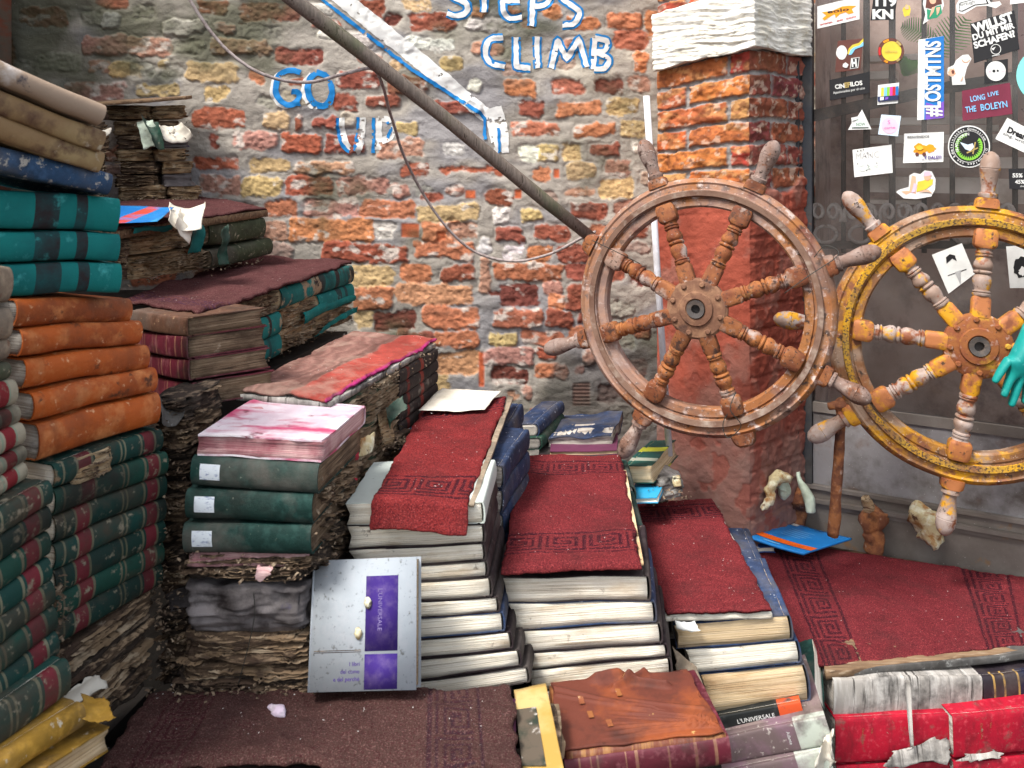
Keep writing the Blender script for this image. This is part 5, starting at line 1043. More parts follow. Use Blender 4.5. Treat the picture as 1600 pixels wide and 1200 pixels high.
for i, (b, x) in enumerate(lo_):
    book("green book with wide red band, %s of the column cut by the left edge" % ["first", "second", "third", "fourth", "fifth", "sixth", "seventh"][i], P(-150, b+138+i*9, 1.04), P(x, b, 1.25), .17, .0345, ['greenred', 'greenred3', 'greenred2'][i % 3], group=gn, bulge=.008, warp=.004)
book("thick green book with pink-red band, lowest of the nearest column", P(-140, 1270, 1.02), P(103, 1088, 1.23), .17, .050, 'greenred', group=gn, bulge=.010)
M['mustard'] = cloth("mustard_cloth", (.36, .20, .025), wear=(.5, .45, .35), th=.68)
book("mustard yellow book lying under the nearest green column", P(-60, 1262, 1.06), P(122, 1140, 1.22), .17, .034, 'mustard', bulge=.012)
book("pale yellow-brown book, lowest in the bottom left corner", P(0, 1290, 1.08), P(172, 1175, 1.24), .17, .032, 'mustard', 'pages_tan', 'fore')
sheet("torn_cover", [P(122, 1128, 1.21), P(176, 1134, 1.22), P(162, 1098, 1.26), P(128, 1090, 1.26)], 'mustard', "torn mustard cover flap curling up beside the low carpet", "book cover", amp=.009, seed=4)
# ---- rotten pile against the wall, upper left
gr_ = "decayed books of the pile under the loose board"
rows = [(166, 186), (190, 211), (212, 232), (234, 252), (254, 272), (274, 292), (292, 314)]
for i, (y0, y1) in enumerate(rows):
    xr = [292, 282, 300, 296, 305, 305, 316][i]; xl = [148, 172, 178, 176, 180, 176, 180][i]
    rotten("decayed brown book, %s in the pile under the loose board by the wall" % ORD[i], P(xl, y1, 2.72), P(xr-58, y1-1, 2.74), .17, (y1-y0+1)*2.72/F, ['rot_tan', 'rot_tan', 'rot', 'rot_tan', 'rot', 'rot', 'rot_tan'][i], seed=20+i, amp=.010, group=gr_)
    rotten("small decayed bundle, %s down at the right end of the pile by the wall" % ORD[i], P(xr-54, y1-1, 2.74), P(xr, y1-2, 2.79), .15, (y1-y0)*2.72/F, ['rot_tan', 'rot', 'rot_grey', 'rot_tan', 'rot_tan', 'rot_grey', 'rot_tan'][i], seed=40+i, amp=.008, group=gr_)
    rotten("dark decayed book, %s down at the hidden left end of the pile by the wall" % ORD[i], P(110, y1+2, 2.60), P(172, y1, 2.66), .17, (y1-y0+1)*2.62/F, 'rot', seed=60+i, amp=.008, group=gr_)
board("thin loose board lying on the rotten pile by the wall", P(112, 163, 2.60), P(290, 151, 2.74), P(300, 149, 2.93), P(150, 158, 2.93), .010)
sheet("torn_cover", [P(224, 232, 2.68), P(252, 222, 2.69), P(240, 186, 2.70), P(214, 188, 2.70)], 'foamgreen', "pale torn cover strip hanging over the rotten pile", "book cover", amp=.010, seed=7)
sheet("torn_cover", [P(238, 224, 2.66), P(257, 236, 2.66), P(246, 190, 2.69), P(218, 180, 2.70)], 'green', "green cloth strip hanging over the rotten pile", "book cover", amp=.012, seed=9)
sheet("torn_cover", [P(262, 226, 2.68), P(304, 214, 2.70), P(286, 196, 2.72), P(242, 194, 2.72)], 'paper', "white torn cover lying out over the right of the rotten pile", "book cover", amp=.012, seed=3)
sheet("torn_cover", [P(150, 218, 2.55), P(172, 208, 2.58), P(176, 198, 2.60), P(152, 204, 2.58)], 'paper', "pale cover edge poking out left of the rotten pile", "book cover", amp=.008, seed=13)
# ---- top step
BROWN = (.090, .036, .036)
c3 = [P(168, 358, 1.95), P(417, 325, 2.66), P(305, 306, 2.92), P(120, 322, 2.5)]
carpet("narrow dull red carpet on the top step beside the rotten pile", *c3, base=BROWN, mat='carpet_brown', T=.004)
board("wooden board under the top step's carpet", *[p-Vector((0, 0, .004)) for p in (P(166, 359, 1.945), P(418, 326, 2.665), P(306, 307, 2.93), P(118, 323, 2.5))], .020, 'wood')
g3 = "books under the top step"
def side(label, x0, Y0, y0, x1, Y1, y1, W, T, cov, pag='pages', face='spine', **k): return book(label, P(x0, y0, Y0), P(x1, y1, Y1), W, T, cov, pag, face, **k)
rotten("brown page block directly under the board at the top step's left", P(207, 398, 2.06), P(322, 380, 2.36), .16, .058, 'rot_tan', seed=71, amp=.007, group=g3)
rotten("light brown swollen page block, lower left under the top step", P(207, 438, 2.08), P(325, 418, 2.38), .16, .055, 'rot_tan', seed=72, amp=.008, group=g3)
side("dark green book under the right end of the top board", 322, 2.38, 384, 410, 2.64, 371, .16, .058, 'olive', 'pages_brown', group=g3)
side("green rolled spine, lower right under the top step", 325, 2.38, 420, 420, 2.66, 398, .16, .050, 'olive', 'pages_brown', group=g3, bulge=.016)
rotten("dark brown block at the far left under the top step", P(168, 440, 1.98), P(205, 436, 2.06), .16, .10, 'rot', seed=73, amp=.006, group=g3)
sheet("torn_cover", [P(292, 397, 2.27), P(314, 394, 2.30), P(318, 352, 2.32), P(300, 356, 2.27)], 'teal_worn', "teal cloth flap hanging under the top step", "book cover", amp=.006, seed=15)
sheet("torn_cover", [P(340, 416, 2.36), P(356, 414, 2.38), P(356, 352, 2.40), P(344, 360, 2.37)], 'green', "dark green cloth flap hanging near the right of the top step", "book cover", amp=.012, seed=16)
sheet("torn_cover", [P(206, 364, 2.02), P(268, 357, 2.12), P(268, 350, 2.13), P(206, 356, 2.03)], 'teal_worn', "teal cloth edge just under the top board", "book cover", amp=.005, seed=17)
# leaflets on the top step
lf = sheet("leaflet", [P(128, 352, 1.90), P(246, 346, 2.02), P(272, 324, 2.18), P(176, 321, 2.2)], M['paper'], "blue leaflet with a red square lying on the top step", "leaflet", amp=.001, seed=2, ragged=.0005)
lf.data.materials[0] = material("blue_leaflet", (.01, .15, .45), [((.02, .22, .55), 12, .55, .1)], .35, bands=[(0, (.01, .15, .45)), (.52, (.55, .06, .04)), (.72, (.01, .15, .45)), (.93, (.04, .3, .6))])
def leaf_text(parent, body, p, r, up, h, mat, dz=.0012):
    v, f = text_mesh(body); s_ = h/.7; r = Vector(r).normalized(); n = r.cross(Vector(up)).normalized(); u_ = n.cross(r)
    pts = [tuple(Vector(p)+r*(a*s_)+u_*(b*s_)+n*dz) for a, b in v[:, :2]]
    base = parent.matrix_world.translation if parent.parent is None else Vector()
    o = mesh_obj("lettering", [tuple(Vector(q)-parent.location) for q in pts], f, mat, parent, smooth=False); return o
sheet("paper_sheet", [P(258, 349, 2.04), P(300, 374, 2.10), P(308, 333, 2.20), P(262, 322, 2.22)], 'paper', "cream curled page hanging over the edge of the top step", "paper", amp=.006, seed=6, fn=lambda u, v: .02*u*u)
sheet("paper_sheet", [P(272, 350, 2.03), P(292, 382, 2.08), P(306, 340, 2.16), P(280, 326, 2.2)], 'paper', "second curled page under the first over the top step's edge", "paper", amp=.006, seed=8)
# ---- second step
c4 = [P(183, 470, 1.98), P(312, 494, 1.76), P(549, 410, 2.74), P(398, 402, 2.88)]
carpet("dirty dark red carpet with faint key border on the wide second step", *c4, base=BROWN, mat='carpet_brown', bands=[('v', .03, .10, (.055, .022, .045))], fringe=.006, wav=.006)
g4 = "books under the second step"
for i, (xl, yl, xr, yr, T, c) in enumerate([(203, 511, 294, 527, .036, 'brown'), (214, 546, 294, 562, .043, 'gilt'), (226, 580, 297, 596, .040, 'gilt'), (238, 620, 303, 637, .045, 'gilt')]):
    book(["plain dark brown book under the second carpet's near corner", "crimson gilt-lined book, upper of three under the second carpet", "crimson gilt-lined book, middle of three under the second carpet", "faded crimson gilt-lined book, lowest of three under the second carpet"][i], P(xl, yl, 1.86), P(xr, yr, 1.70), .17, T, c, 'pages_brown', group=g4, bulge=.003, warp=.002, over=.005)
xs4 = [(362, 1.98), (434, 2.22), (494, 2.46), (549, 2.72)]
lvl = [.315, .372, .428, .482]
def r4(i, j, T=None): return (PD(xs4[i][0], xs4[i][1], lvl[j+1]-.0), PD(xs4[i+1][0], xs4[i+1][1], lvl[j+1]-.0))
def b4(lab, i0, i1, j, kind, **k):
    A = PD(xs4[i0][0], xs4[i0][1], lvl[j+1]); B = PD(xs4[i1][0], xs4[i1][1], lvl[j+1]); Bm = A.lerp(B, .99)
    if kind[0] == 'r': rotten(lab, A, Bm, .17, .055, kind[1], amp=.006, seed=80+i0+j*5, group=g4)
    else: book(lab, A, Bm, .17, .054, kind[1], 'pages_tan' if len(kind) < 3 else kind[2], kind[0], group=g4, bulge=.012, **k)
b4("brown page block beside the crimson books, upper row under the second carpet", 0, 1, 0, ('r', 'rot'))
b4("teal and black banded book, upper row at the right under the second carpet", 1, 3, 0, ('spine', 'teal_worn'))
b4("worn teal book end, middle row beside the crimson books of the second step", 0, 1, 1, ('spine', 'teal_worn'))
b4("bare tan page block, middle row under the second carpet", 1, 2, 1, ('r', 'rot_tan'))
b4("bright teal book, middle row at the far right end of the second step", 2, 3, 1, ('spine', 'teal'))
b4("patchy teal book, lowest row beside the crimson books of the second step", 0, 1, 2, ('spine', 'teal_worn'), torn=.01)
b4("tan page block with teal shreds, lowest row of the second step", 1, 2, 2, ('r', 'rot_tan'))
b4("pale crumbling page block, lowest row at the far right end of the second step", 2, 3, 2, ('r', 'rot_tan'))
sheet("torn_cover", [PD(470, 2.33, .425), PD(552, 2.70, .425), PD(552, 2.70, .405), PD(470, 2.33, .395)], 'teal', "torn teal strip along the pages at the second step's right end", "book cover", amp=.006, seed=21)
sheet("torn_cover", [PD(488, 2.42, .478), PD(552, 2.71, .462), PD(554, 2.72, .445), PD(500, 2.47, .462)], 'teal', "torn teal strip at the foot of the second step's right end", "book cover", amp=.008, seed=22)
rotten("crumbled brown leftovers between second and third step", PD(345, 1.93, .50), PD(372, 2.00, .49), .10, .03, 'rot', seed=95, amp=.006)
# ---- third step
def st5(u, v, d, W_, col):
    a = np.array([.22, .12, .10]); b = np.array([.32, .058, .045])
    k = sst(.60, .64, u+.02*vn(d*20, 0*d, 0, 3))[:, None]
    wv = np.sin((u*W_*150)+6*fbm(d*9, u*3, 0, 44, 3)); a2 = a*(1+.22*wv[:, None])
    e = (sst(.05, .03, np.abs(u-.56)))[:, None]
    c = a2*(1-e*.35)*(1-k)+b*k*(1+.2*fbm(d*12, u*4, 0, 45, 3)[:, None])
    o2 = sst(.97, .985, u)[:, None]; c = c*(1-o2)+np.array([.40, .03, .16])*o2
    dirt = sst(.1, .6, fbm(d*8, u*3, 0, 46, 3))[:, None]*.5; return c*(1-dirt*.5)
c5 = [P(366, 612, 1.78), P(512, 624, 1.72), P(683, 529, 2.34), P(552, 517, 2.44)]
carpet("worn mat with pale wavy middle and orange-red side stripe on the third step", *c5, base=(.3, .1, .08), mat='carpet_worn', stripes=st5, wav=.006, fringe=.005, T=.004)
board("thin grey board under the worn striped mat", *[p-Vector((0, 0, .004)) for p in (P(368, 613, 1.77), P(516, 626, 1.715), P(681, 534, 2.33), P(554, 519, 2.44))], .012, 'greyspine')
g5 = "books on the side of the third step"
xs5 = [(517, 1.72), (570, 1.87), (622, 2.06), (682, 2.32)]
def b5(lab, i0, i1, Dlow, T, kind, **k):
    A = PD(*xs5[i0], Dlow); B = PD(*xs5[i1], Dlow); B = A.lerp(B, .99)
    if kind[0] == 'r': rotten(lab, A, B, .17, T, kind[1], amp=.007, seed=int(Dlow*1000)+i0, group=g5)
    else: book(lab, A, B, .17, T, kind[1], kind[2] if len(kind) > 2 else 'pages_brown', kind[0], group=g5, **k)
M['greentorn'] = material("torn_green_cover_over_pages", (.05, .075, .045), [((.20, .15, .10), 11, .52, .03), ((.022, .04, .025), 15, .62, .05), ((.36, .24, .10), 22, .68, .03), ((.02, .012, .01), 30, .64, .05)], .9, bump=[(14, .005), (60, .002)])
b5("bare brown page block under the striped mat's near corner", 0, 2, .555, .075, ('r', 'greentorn'))
b5("green-covered torn book, second row on the third step's side", 0, 2, .630, .075, ('r', 'greentorn'))
b5("green and brown torn book, third row on the third step's side", 0, 2, .700, .070, ('r', 'greentorn'))
b5("green torn book, lowest row on the third step's side", 0, 1, .775, .072, ('r', 'greentorn'))
for i in range(5): b5("thin black book with red marks, %s of five at the back of the third step" % ORD[i], 2, 3, .517+.030*i, .0285, ('spine', 'darkred_pat'), bulge=.005)
M['bluekey'] = material("blue_cloth_with_pale_blocks", (.008, .055, .26), [((.02, .10, .36), 30, .6, .1)], .5, bands=[(0, (.008, .055, .26)), (.3, (.12, .25, .4)), (.33, (.008, .055, .26)), (.6, (.12, .25, .4)), (.63, (.008, .055, .26)), (.7, (.15, .3, .45)), (.8, (.008, .04, .2)), (.86, (.15, .3, .45)), (.9, (.008, .055, .26))], spinebands=True)
b5("bright blue book with pale marks under the black books, upper one", 2, 3, .670, .030, ('spine', 'bluekey'), bulge=.006)
b5("bright blue frayed book with pale marks, lower one above the red runner", 2, 3, .702, .030, ('spine', 'bluekey'), bulge=.006, torn=.006)
sheet("torn_cover", [P(600, 672, 1.93), P(626, 640, 1.98), P(622, 622, 2.0), P(594, 640, 1.93)], 'green', "pointed green cloth flap sticking out at the third step's side", "book cover", amp=.010, seed=24)
sheet("torn_cover", [P(598, 700, 1.90), P(616, 694, 1.94), P(606, 640, 1.96), P(592, 645, 1.92)], 'rot_tan', "twisted brown strip hanging below the green flap", "book cover", amp=.012, seed=25)
rotten("small rotten scraps where the third step meets the red runner", P(602, 715, 1.95), P(650, 690, 2.08), .08, .03, 'rot', seed=99, amp=.008)
sheet("torn_cover", [P(556, 716, 1.77), P(580, 706, 1.82), P(578, 676, 1.84), P(560, 688, 1.79)], 'foam', "yellow shredded paper showing in the torn green book", "paper", amp=.008, seed=26)
sheet("torn_cover", [P(532, 735, 1.70), P(556, 716, 1.76), P(552, 702, 1.76), P(536, 716, 1.71)], material("bright_red_scrap", (.5, .03, .06), [((.2, .01, .02), 20, .6, .1)], .5), "bright red cover scrap on the third step's side, upper one", "book cover", amp=.004, seed=27)
sheet("torn_cover", [P(528, 772, 1.69), P(556, 750, 1.74), P(552, 738, 1.74), P(530, 760, 1.69)], bpy.data.materials["bright_red_scrap"], "bright red cover scrap on the third step's side, lower one", "book cover", amp=.004, seed=28)
# ---- stack with the pink book and three green volumes
gp = "green books with white shelf labels"
M['pinkcov'] = material("white_cover_stained_pink", (.60, .48, .55), [((.80, .76, .80), 8, .5, .1), ((.48, .07, .16), 7, .55, .06, (1, 2.2, 1)), ((.16, .03, .05), 22, .66, .04)], .35, bump=[(9, .004), (40, .001)])
book("thick book with wet white cover stained pink, on top of the green labelled books", P(306, 711, 1.53), P(505, 723, 1.50), .235, .036, 'pinkcov', 'pages_pink', 'fore', yaw=0, warp=.006, over=.001, board=.003)
for i, (xl, yl, xr, yr) in enumerate([(302, 757, 499, 772), (294, 808, 491, 818), (291, 862, 490, 866)]):
    book("dark green book with white shelf label, %s of three under the pink-stained book" % ["topmost", "middle", "lowest"][i], P(xl, yl, 1.53), P(xr, yr, 1.50), .235, .0505, 'dkgreen', 'pages_brown', group=gp, bulge=.012, label_patch=(.075, .235, .28, .80), warp=.002)
rotten("brown decayed book directly behind the right end of the green labelled books", P(514, 738, 1.60), P(545, 722, 1.72), .06, .030, 'rot', seed=101, amp=.005)
for i, (y, m_) in enumerate([(764, 'rot'), (800, 'rot'), (836, 'rot_dark'), (872, 'rot_dark')]):
    rotten("decayed dark book edge, %s of four on the right side of the green labelled stack" % ["topmost", "second", "third", "lowest"][i], P(502, y+20, 1.52), P(560-i*4, y-12, 1.72), .05, .040, m_, seed=102+i, amp=.007)
gd = "rotten volumes under the green labelled books"
for i, (y, T, x0, x1, m_, a, bl_) in enumerate([(884, .019, 290, 484, 'pages_pink', .006, 0), (906, .022, 280, 482, 'rot_dark', .008, 0), (988, .078, 288, 480, 'rot_grey', .008, .014), (1012, .025, 286, 478, 'rot', .008, .004), (1036, .025, 280, 480, 'rot', .009, .008), (1062, .026, 276, 482, 'rot', .009, .006), (1086, .025, 262, 484, 'rot_dark', .008, 0)]):
    rotten(["pinkish rotted cover layer just under the green labelled books", "dark crumbling layer under the pinkish cover layer", "big swollen grey leathery book in the dark rotten stack", "brown warped book just under the swollen grey one", "brown warped book, second under the swollen grey one", "brown warped book, third under the swollen grey one", "dark rotten book at the foot of the stack behind the low carpet"][i], P(x0, y, 1.53), P(x1, y, 1.51), .20, T, m_, seed=110+i, amp=a, group=gd, bulge=bl_)
sheet("torn_cover", [P(398, 908, 1.49), P(420, 900, 1.49), P(428, 884, 1.50), P(402, 884, 1.50)], 'pages_pink', "pink scrap curling out of the dark rotten stack", "paper", amp=.006, seed=31)
gq = "rotten heap between the left column and the green labelled books"
for i, y in enumerate([662, 700, 738, 778, 818, 858, 896, 932, 966, 1000, 1036, 1072]):
    rotten("blackened decayed bundle, %s down the gap left of the green labelled books" % ORD[i], P(236 if y < 900 else 246, y, 1.62), P(298, y-2, 1.60), .12, .046, ['rot_dark', 'rot', 'rot_dark'][i % 3] if y != 966 else 'rot_grey', seed=130+i, amp=.011, group=gq)
sheet("torn_cover", [P(250, 668, 1.56), P(286, 652, 1.60), P(292, 628, 1.66), P(246, 622, 1.62)], 'greyboard', "bluish grey torn cover flap left of the pink-stained book", "book cover", amp=.012, seed=33)
wire("thin wire running down the dark rotten stack", [P(396, 925, 1.47), P(398, 960, 1.47), P(388, 1010, 1.475), P(372, 1070, 1.48)], .0008)
# ---- silver book standing in front
A, B = P(483, 1082, 1.475), P(650, 1078, 1.455)
up = (P(492, 872, 1.555)-A).normalized(); ux = (B-A).normalized(); nf = ux.cross(up).normalized(); up = nf.cross(ux).normalized() if nf.cross(ux).dot(up) > 0 else -nf.cross(ux).normalized()
nf = ux.cross(up)                                        # towards the viewer
Wb, Hb, Tb = (B-A).length, .198, .036
m = Matrix.Identity(4)
for i in range(3): m[i][0], m[i][1], m[i][2], m[i][3] = ux[i], -nf[i], up[i], A[i]
sv = empty("book", m); tag(sv, "silver-grey book with violet panel standing upright against the page-edge stack", "book")
M['silver'] = material("silver_grey_cover", (.35, .385, .42), [((.31, .345, .38), 14, .56, .14), ((.07, .10, .09), 8, .70, .04), ((.16, .17, .17), 120, .64, .05), ((.36, .385, .42), 50, .62, .1)], .85, bump=[(40, .0006)])
M['violet'] = material("violet_panel", (.035, .014, .15), [((.08, .05, .18), 60, .58, .1)], .85)
def sbox(name, x0, y0, z0, x1, y1, z1, mat, par): return box(name, (x0, y0, z0), (x1, y1, z1), M[mat], par)
u, f = gbox(20, 1, 24); 
sbox("front_cover", 0, 0, 0, Wb, .003, Hb, 'silver', sv); sbox("back_cover", 0, Tb-.003, 0, Wb, Tb, Hb, 'silver', sv); sbox("spine", -.003, 0, 0, 0, Tb, Hb, 'silver', sv)
sbox("pages", .0005, .0032, .004, Wb-.004, Tb-.0032, Hb-.004, 'pages_tan', sv)
box("flyleaf", (Wb-.0035, .004, .03), (Wb-.0028, .009, Hb-.006), PM['yellow'], sv)
fc = [c for c in sv.children if c.name.startswith("front")][0]
sbox("violet_panel", Wb*.515, -.0006, 0.002, Wb*.825, -.0001, Hb*.268, 'violet', fc); sbox("violet_panel", Wb*.515, -.0006, Hb*.29, Wb*.825, -.0001, Hb*.862, 'violet', fc)
sbox("line", .005, -.0004, Hb*.285, Wb*.48, -.0001, Hb*.290, 'rot', fc); sbox("line", .005, -.0004, Hb*.298, Wb*.48, -.0001, Hb*.303, 'rot', fc)
def stext(body, x, z, h, mat, ang=0, right=False, yo=-.0009, wdt=None):
    v, f = text_mesh(body, bold=0); s_ = h/.7; X_, Z_ = v[:, 0]*s_, v[:, 1]*s_
    if right: X_ = X_-X_.max()
    a = math.radians(ang); p = np.stack([x+X_*math.cos(a)-Z_*math.sin(a), np.full(len(v), yo), z+X_*math.sin(a)+Z_*math.cos(a)], -1)
    mesh_obj("lettering", p, f, mat, fc, smooth=False)
stext("I libri", Wb*.47, Hb*.185, .0062, M['ink'], right=True); stext("del come", Wb*.47, Hb*.13, .0062, M['ink'], right=True); stext("e del perché", Wb*.47, Hb*.075, .0062, M['ink'], right=True)
stext("L'UNIVERSALE", Wb*.635, Hb*.76, .0072, plain("faint_lettering", (.20, .16, .34)), ang=-90)
for (fx_, fz) in ((.54, .655), (.455, .425)):
    u, f = gbox(6, 6, 6); v = (u-.5)*2; v /= np.linalg.norm(v, axis=1)[:, None]; v = v*np.array([.006, .005, .0085])*(1+.25*vn(v[:, 0]*3, v[:, 1]*3, v[:, 2]*3, 5)[:, None])+np.array([Wb*fx_, -.003, Hb*fz])
    mesh_obj("glue_lump", v, f, M['foam'], fc)
# ---- red runner step and its white page-edge stack
RED = (.150, .022, .025)
c6 = [P(583, 779, 1.61), P(731, 785, 1.60), P(793, 622, 2.29), P(660, 641, 2.19)]
carpet("long bright red runner with key border on the fourth step, bending over its front", *c6, base=(.182, .023, .023), bands=[('v', .012, .105), ('v', .52, .10)], flap=.058, flapang=1.25, wav=.004)
sheet("paper_sheet", [P(655, 640, 2.13), P(757, 640, 2.13), P(783, 611, 2.28), P(692, 605, 2.30)], 'paper', "weathered white sheet lying on the back of the bright red runner", "paper", amp=.003, seed=35, ragged=.002)
board("thin tan board edge beside the bright red runner", *[p+Vector((0, 0, .004)) for p in (P(733, 790, 1.60), P(741, 791, 1.60), P(802, 622, 2.30), P(794, 620, 2.31))], .006, 'creamcov')
g6 = "books of the white page-edge stack under the runner"
S6 = [(541, 821, 755, 817, .040), (543, 859, 757, 846, .036), (548, 888, 757, 874, .031), (560, 914, 762, 899, .031), (570, 943, 769, 931, .031), (578, 970, 779, 955, .030), (584, 1003, 787, 985, .033), (596, 1034, 800, 1013, .034), (606, 1068, 814, 1040, .035), (622, 1096, 828, 1066, .035)]
def fan(Sx, i, Yl=1.63, Yr=1.61):
    if i == 0: return Sx[0][4], 0.
    tl, tr_ = (Sx[i][1]-Sx[i-1][1])*Yl/F-.0004, (Sx[i][3]-Sx[i-1][3])*Yr/F-.0004
    return (tl+tr_)/2, (tl-tr_)/((tl+tr_)/2)
for i, (xl, yl, xr, yr, T) in enumerate(S6):
    T, tp = fan(S6, i)
    nm = ["white-covered book right under the bright red runner"]+["dark book with cream page edges, %s under the bright red runner" % ORD[k] for k in range(1, 10)]
    book(nm[i], P(xl, yl, 1.63), P(xr, yr, 1.61), .225, T, 'whitecov' if i == 0 else ('bluedge' if i == 6 else 'darkbook'), 'pages', 'head', group=g6, bulge=.004, taper=tp, warp=.003, over=.0012, board=.0022)
gb6 = "blue books behind the page-edge stack of the runner"
for i in range(4):
    book("navy rounded book, %s in the back row under the bright red runner" % ORD[i], PD(690, 1.90, .685+.052*i), PD(784, 1.87, .685+.052*i), .26, .049, 'navy', 'pages_grey', 'head', group=gb6, bulge=.005)
for i in range(3):
    book("navy book, %s in the farthest row beside the wall under the bright red runner" % ORD[i], PD(690, 2.17, .685+.052*i), PD(793, 2.14, .685+.052*i), .20, .049, 'navy', 'pages_grey', 'head', group=gb6, bulge=.005)
# ---- fifth step
c7 = [P(784, 882, 1.675), P(1000, 876, 1.665), P(972, 713, 2.31), P(818, 713, 2.33)]
carpet("dark red carpet with key borders front and back, left of the blue-edged books", *c7, base=RED, bands=[('v', .035, .100), ('v', .50, .10)], flap=.020, flapang=1.0, wav=.004)
board("thin orange-tan board edge beside the fifth step's carpet", *[p+Vector((0, 0, .001)) for p in (P(1001, 880, 1.665), P(1006, 880, 1.665), P(978, 735, 2.2), P(973, 735, 2.2))], .006, 'pages_tan')
g7 = "books of the page-edge stack under the fifth step's carpet"
S7 = [(789, 941, 1016, 937, .047), (799, 985, 1025, 970, .043), (811, 1020, 1034, 1003, .038), (821, 1046, 1043, 1024, .029), (830, 1080, 1050, 1056, .036), (838, 1116, 1054, 1090, .038)]
for i, (xl, yl, xr, yr, T) in enumerate(S7):
    T, tp = fan(S7, i, 1.69, 1.66)
    book("dark book with white page edges, %s under the carpet with two key borders" % ORD[i], P(xl, yl, 1.69), P(xr, yr, 1.66), .23, T, 'bluedge' if i == 1 else 'darkbook', 'pages', 'head', group=g7, bulge=.0045, taper=tp, warp=.003, over=.0012, board=.0022)
for i in range(2):
    for j in range(2):
        book("dark green book, %s row %s layer, hidden behind the fifth step's front stack" % (["second", "third"][j], ["upper", "lower"][i]), PD(812+j*8, 1.93+j*.22, .83+.05*i), PD(1000-j*12, 1.92+j*.22, .83+.05*i), .19, .048, 'dkgreen', 'pages_grey', 'head')
# ---- books lying behind the fifth step
book("small blue book lying by the wall right of the runner", P(806, 682, 2.44), P(838, 682, 2.42), .24, .036, 'navy', 'pages_grey', 'head', bulge=.010, yaw=.0)
book("small green book under the small blue book by the wall", P(806, 703, 2.42), P(843, 703, 2.40), .24, .034, 'green', 'pages_grey', 'head', bulge=.010)
book("wide dark blue book with wavy cover lying by the wall", P(856, 703, 2.44), P(958, 701, 2.40), .26, .030, 'navy', 'pages_grey', 'fore', warp=.016)
book("thin pink-edged book under the wide dark blue one", P(858, 713, 2.38), P(966, 711, 2.36), .25, .012, 'mauve2', 'pages_tan', 'fore')
book("support book under the thin pink-edged one behind the fifth step", P(840, 728, 2.37), P(966, 728, 2.35), .25, .024, 'darkbook', 'pages_grey', 'fore')
rb_ = book("thick dark green book with a yellow stripe lying at the foot of the pillar", P(980, 757, 2.30), P(1022, 756, 2.27), .24, .046, 'green', 'pages_tan', 'tail', bulge=.006, yaw=-.0)
M['greenstripe'] = material("green_cover_with_yellow_band", (.01, .07, .055), [((.2, .2, .16), 18, .69, .03)], .5, bump=[(40, .001)], bands=[(0, (.008, .06, .05)), (.30, (.50, .52, .04)), (.48, (.01, .07, .06)), (.72, (.30, .32, .26)), (.82, (.01, .07, .055))])
for c in rb_.children:
    if c.name.startswith("cover"): c.data.materials[0] = M['greenstripe']
book("bright light blue thin book below the yellow-striped green one", P(982, 790, 2.22), P(1032, 786, 2.20), .14, .012, 'skyb', 'pages', 'fore') if False else None
M['skyb'] = material("bright_light_blue_cover", (.03, .32, .55), [((.5, .6, .65), 12, .66, .04), ((.02, .2, .4), 9, .6, .1)], .35)
book("bright light blue thin book below the yellow-striped green one", P(984, 790, 2.22), P(1030, 786, 2.20), .13, .014, 'skyb', 'pages', 'fore', bulge=.002)
rotten("crumbling grey and tan rubble heap at the foot of the pillar", P(1028, 788, 2.28), P(1074, 776, 2.30), .10, .055, 'greyspine', seed=151, amp=.012, name="rubble")
rotten("low brown rubble beside the light blue book", P(1010, 790, 2.33), P(1050, 786, 2.33), .12, .03, 'rot', seed=152, amp=.01, name="rubble")
f1 = rotten("small lump of yellow-white foam on the rubble by the pillar", P(1052, 762, 2.26), P(1068, 760, 2.26), .03, .02, 'foam', seed=153, amp=.006, name="foam_lump"); f1["category"] = "foam"
# ---- sixth step
c8 = [P(1040, 957, 1.80), P(1204, 951, 1.79), P(1114, 780, 2.42), P(986, 787, 2.40)]
carpet("plain dark red carpet with one key border at its back, on the blue-edged books", *c8, base=RED, bands=[('v', .47, .105)], wav=.003, flap=.006, flapang=.7)
board("cream page sheet edge under the plain dark red carpet", *[p-Vector((0, 0, .006)) for p in (P(1040, 959, 1.80), P(1207, 954, 1.79), P(1117, 782, 2.42), P(988, 789, 2.40))], .010, 'pages')
g8 = "blue-edged books of the sixth step"
S8 = [(1058, 1013, 1238, 1000, .050, 'pages_tan'), (1075, 1052, 1250, 1036, .047, 'pages'), (1104, 1114, 1266, 1095, .074, 'pages_tan')]
for i, (xl, yl, xr, yr, T, pg) in enumerate(S8):
    T, tp = fan(S8, i, 1.81, 1.79)
    book("blue-covered book with exposed page edges, %s under the plain dark red carpet" % ["upper", "middle", "thick lower"][i], P(xl, yl, 1.81), P(xr, yr, 1.79), .26 if i else .26, T, 'bluedge', pg, 'head', group=g8, bulge=.005, taper=tp, warp=.003, over=.0015)
for i in range(3):
    book("faded blue book, %s in the back row under the plain dark red carpet" % ["upper", "middle", "lower"][i], PD(1046, 2.09, 1.01+.055*i), PD(1196, 2.07, 1.01+.055*i), .26, .053, 'bluedge', 'pages_grey', 'head', group=g8)
un = book("black book with orange spine end reading L'UNIVERSALE under the blue-edged books", P(1130, 1147, 1.79), P(1258, 1124, 1.77), .22, .036, 'universal', 'pages', bulge=.002, warp=0)
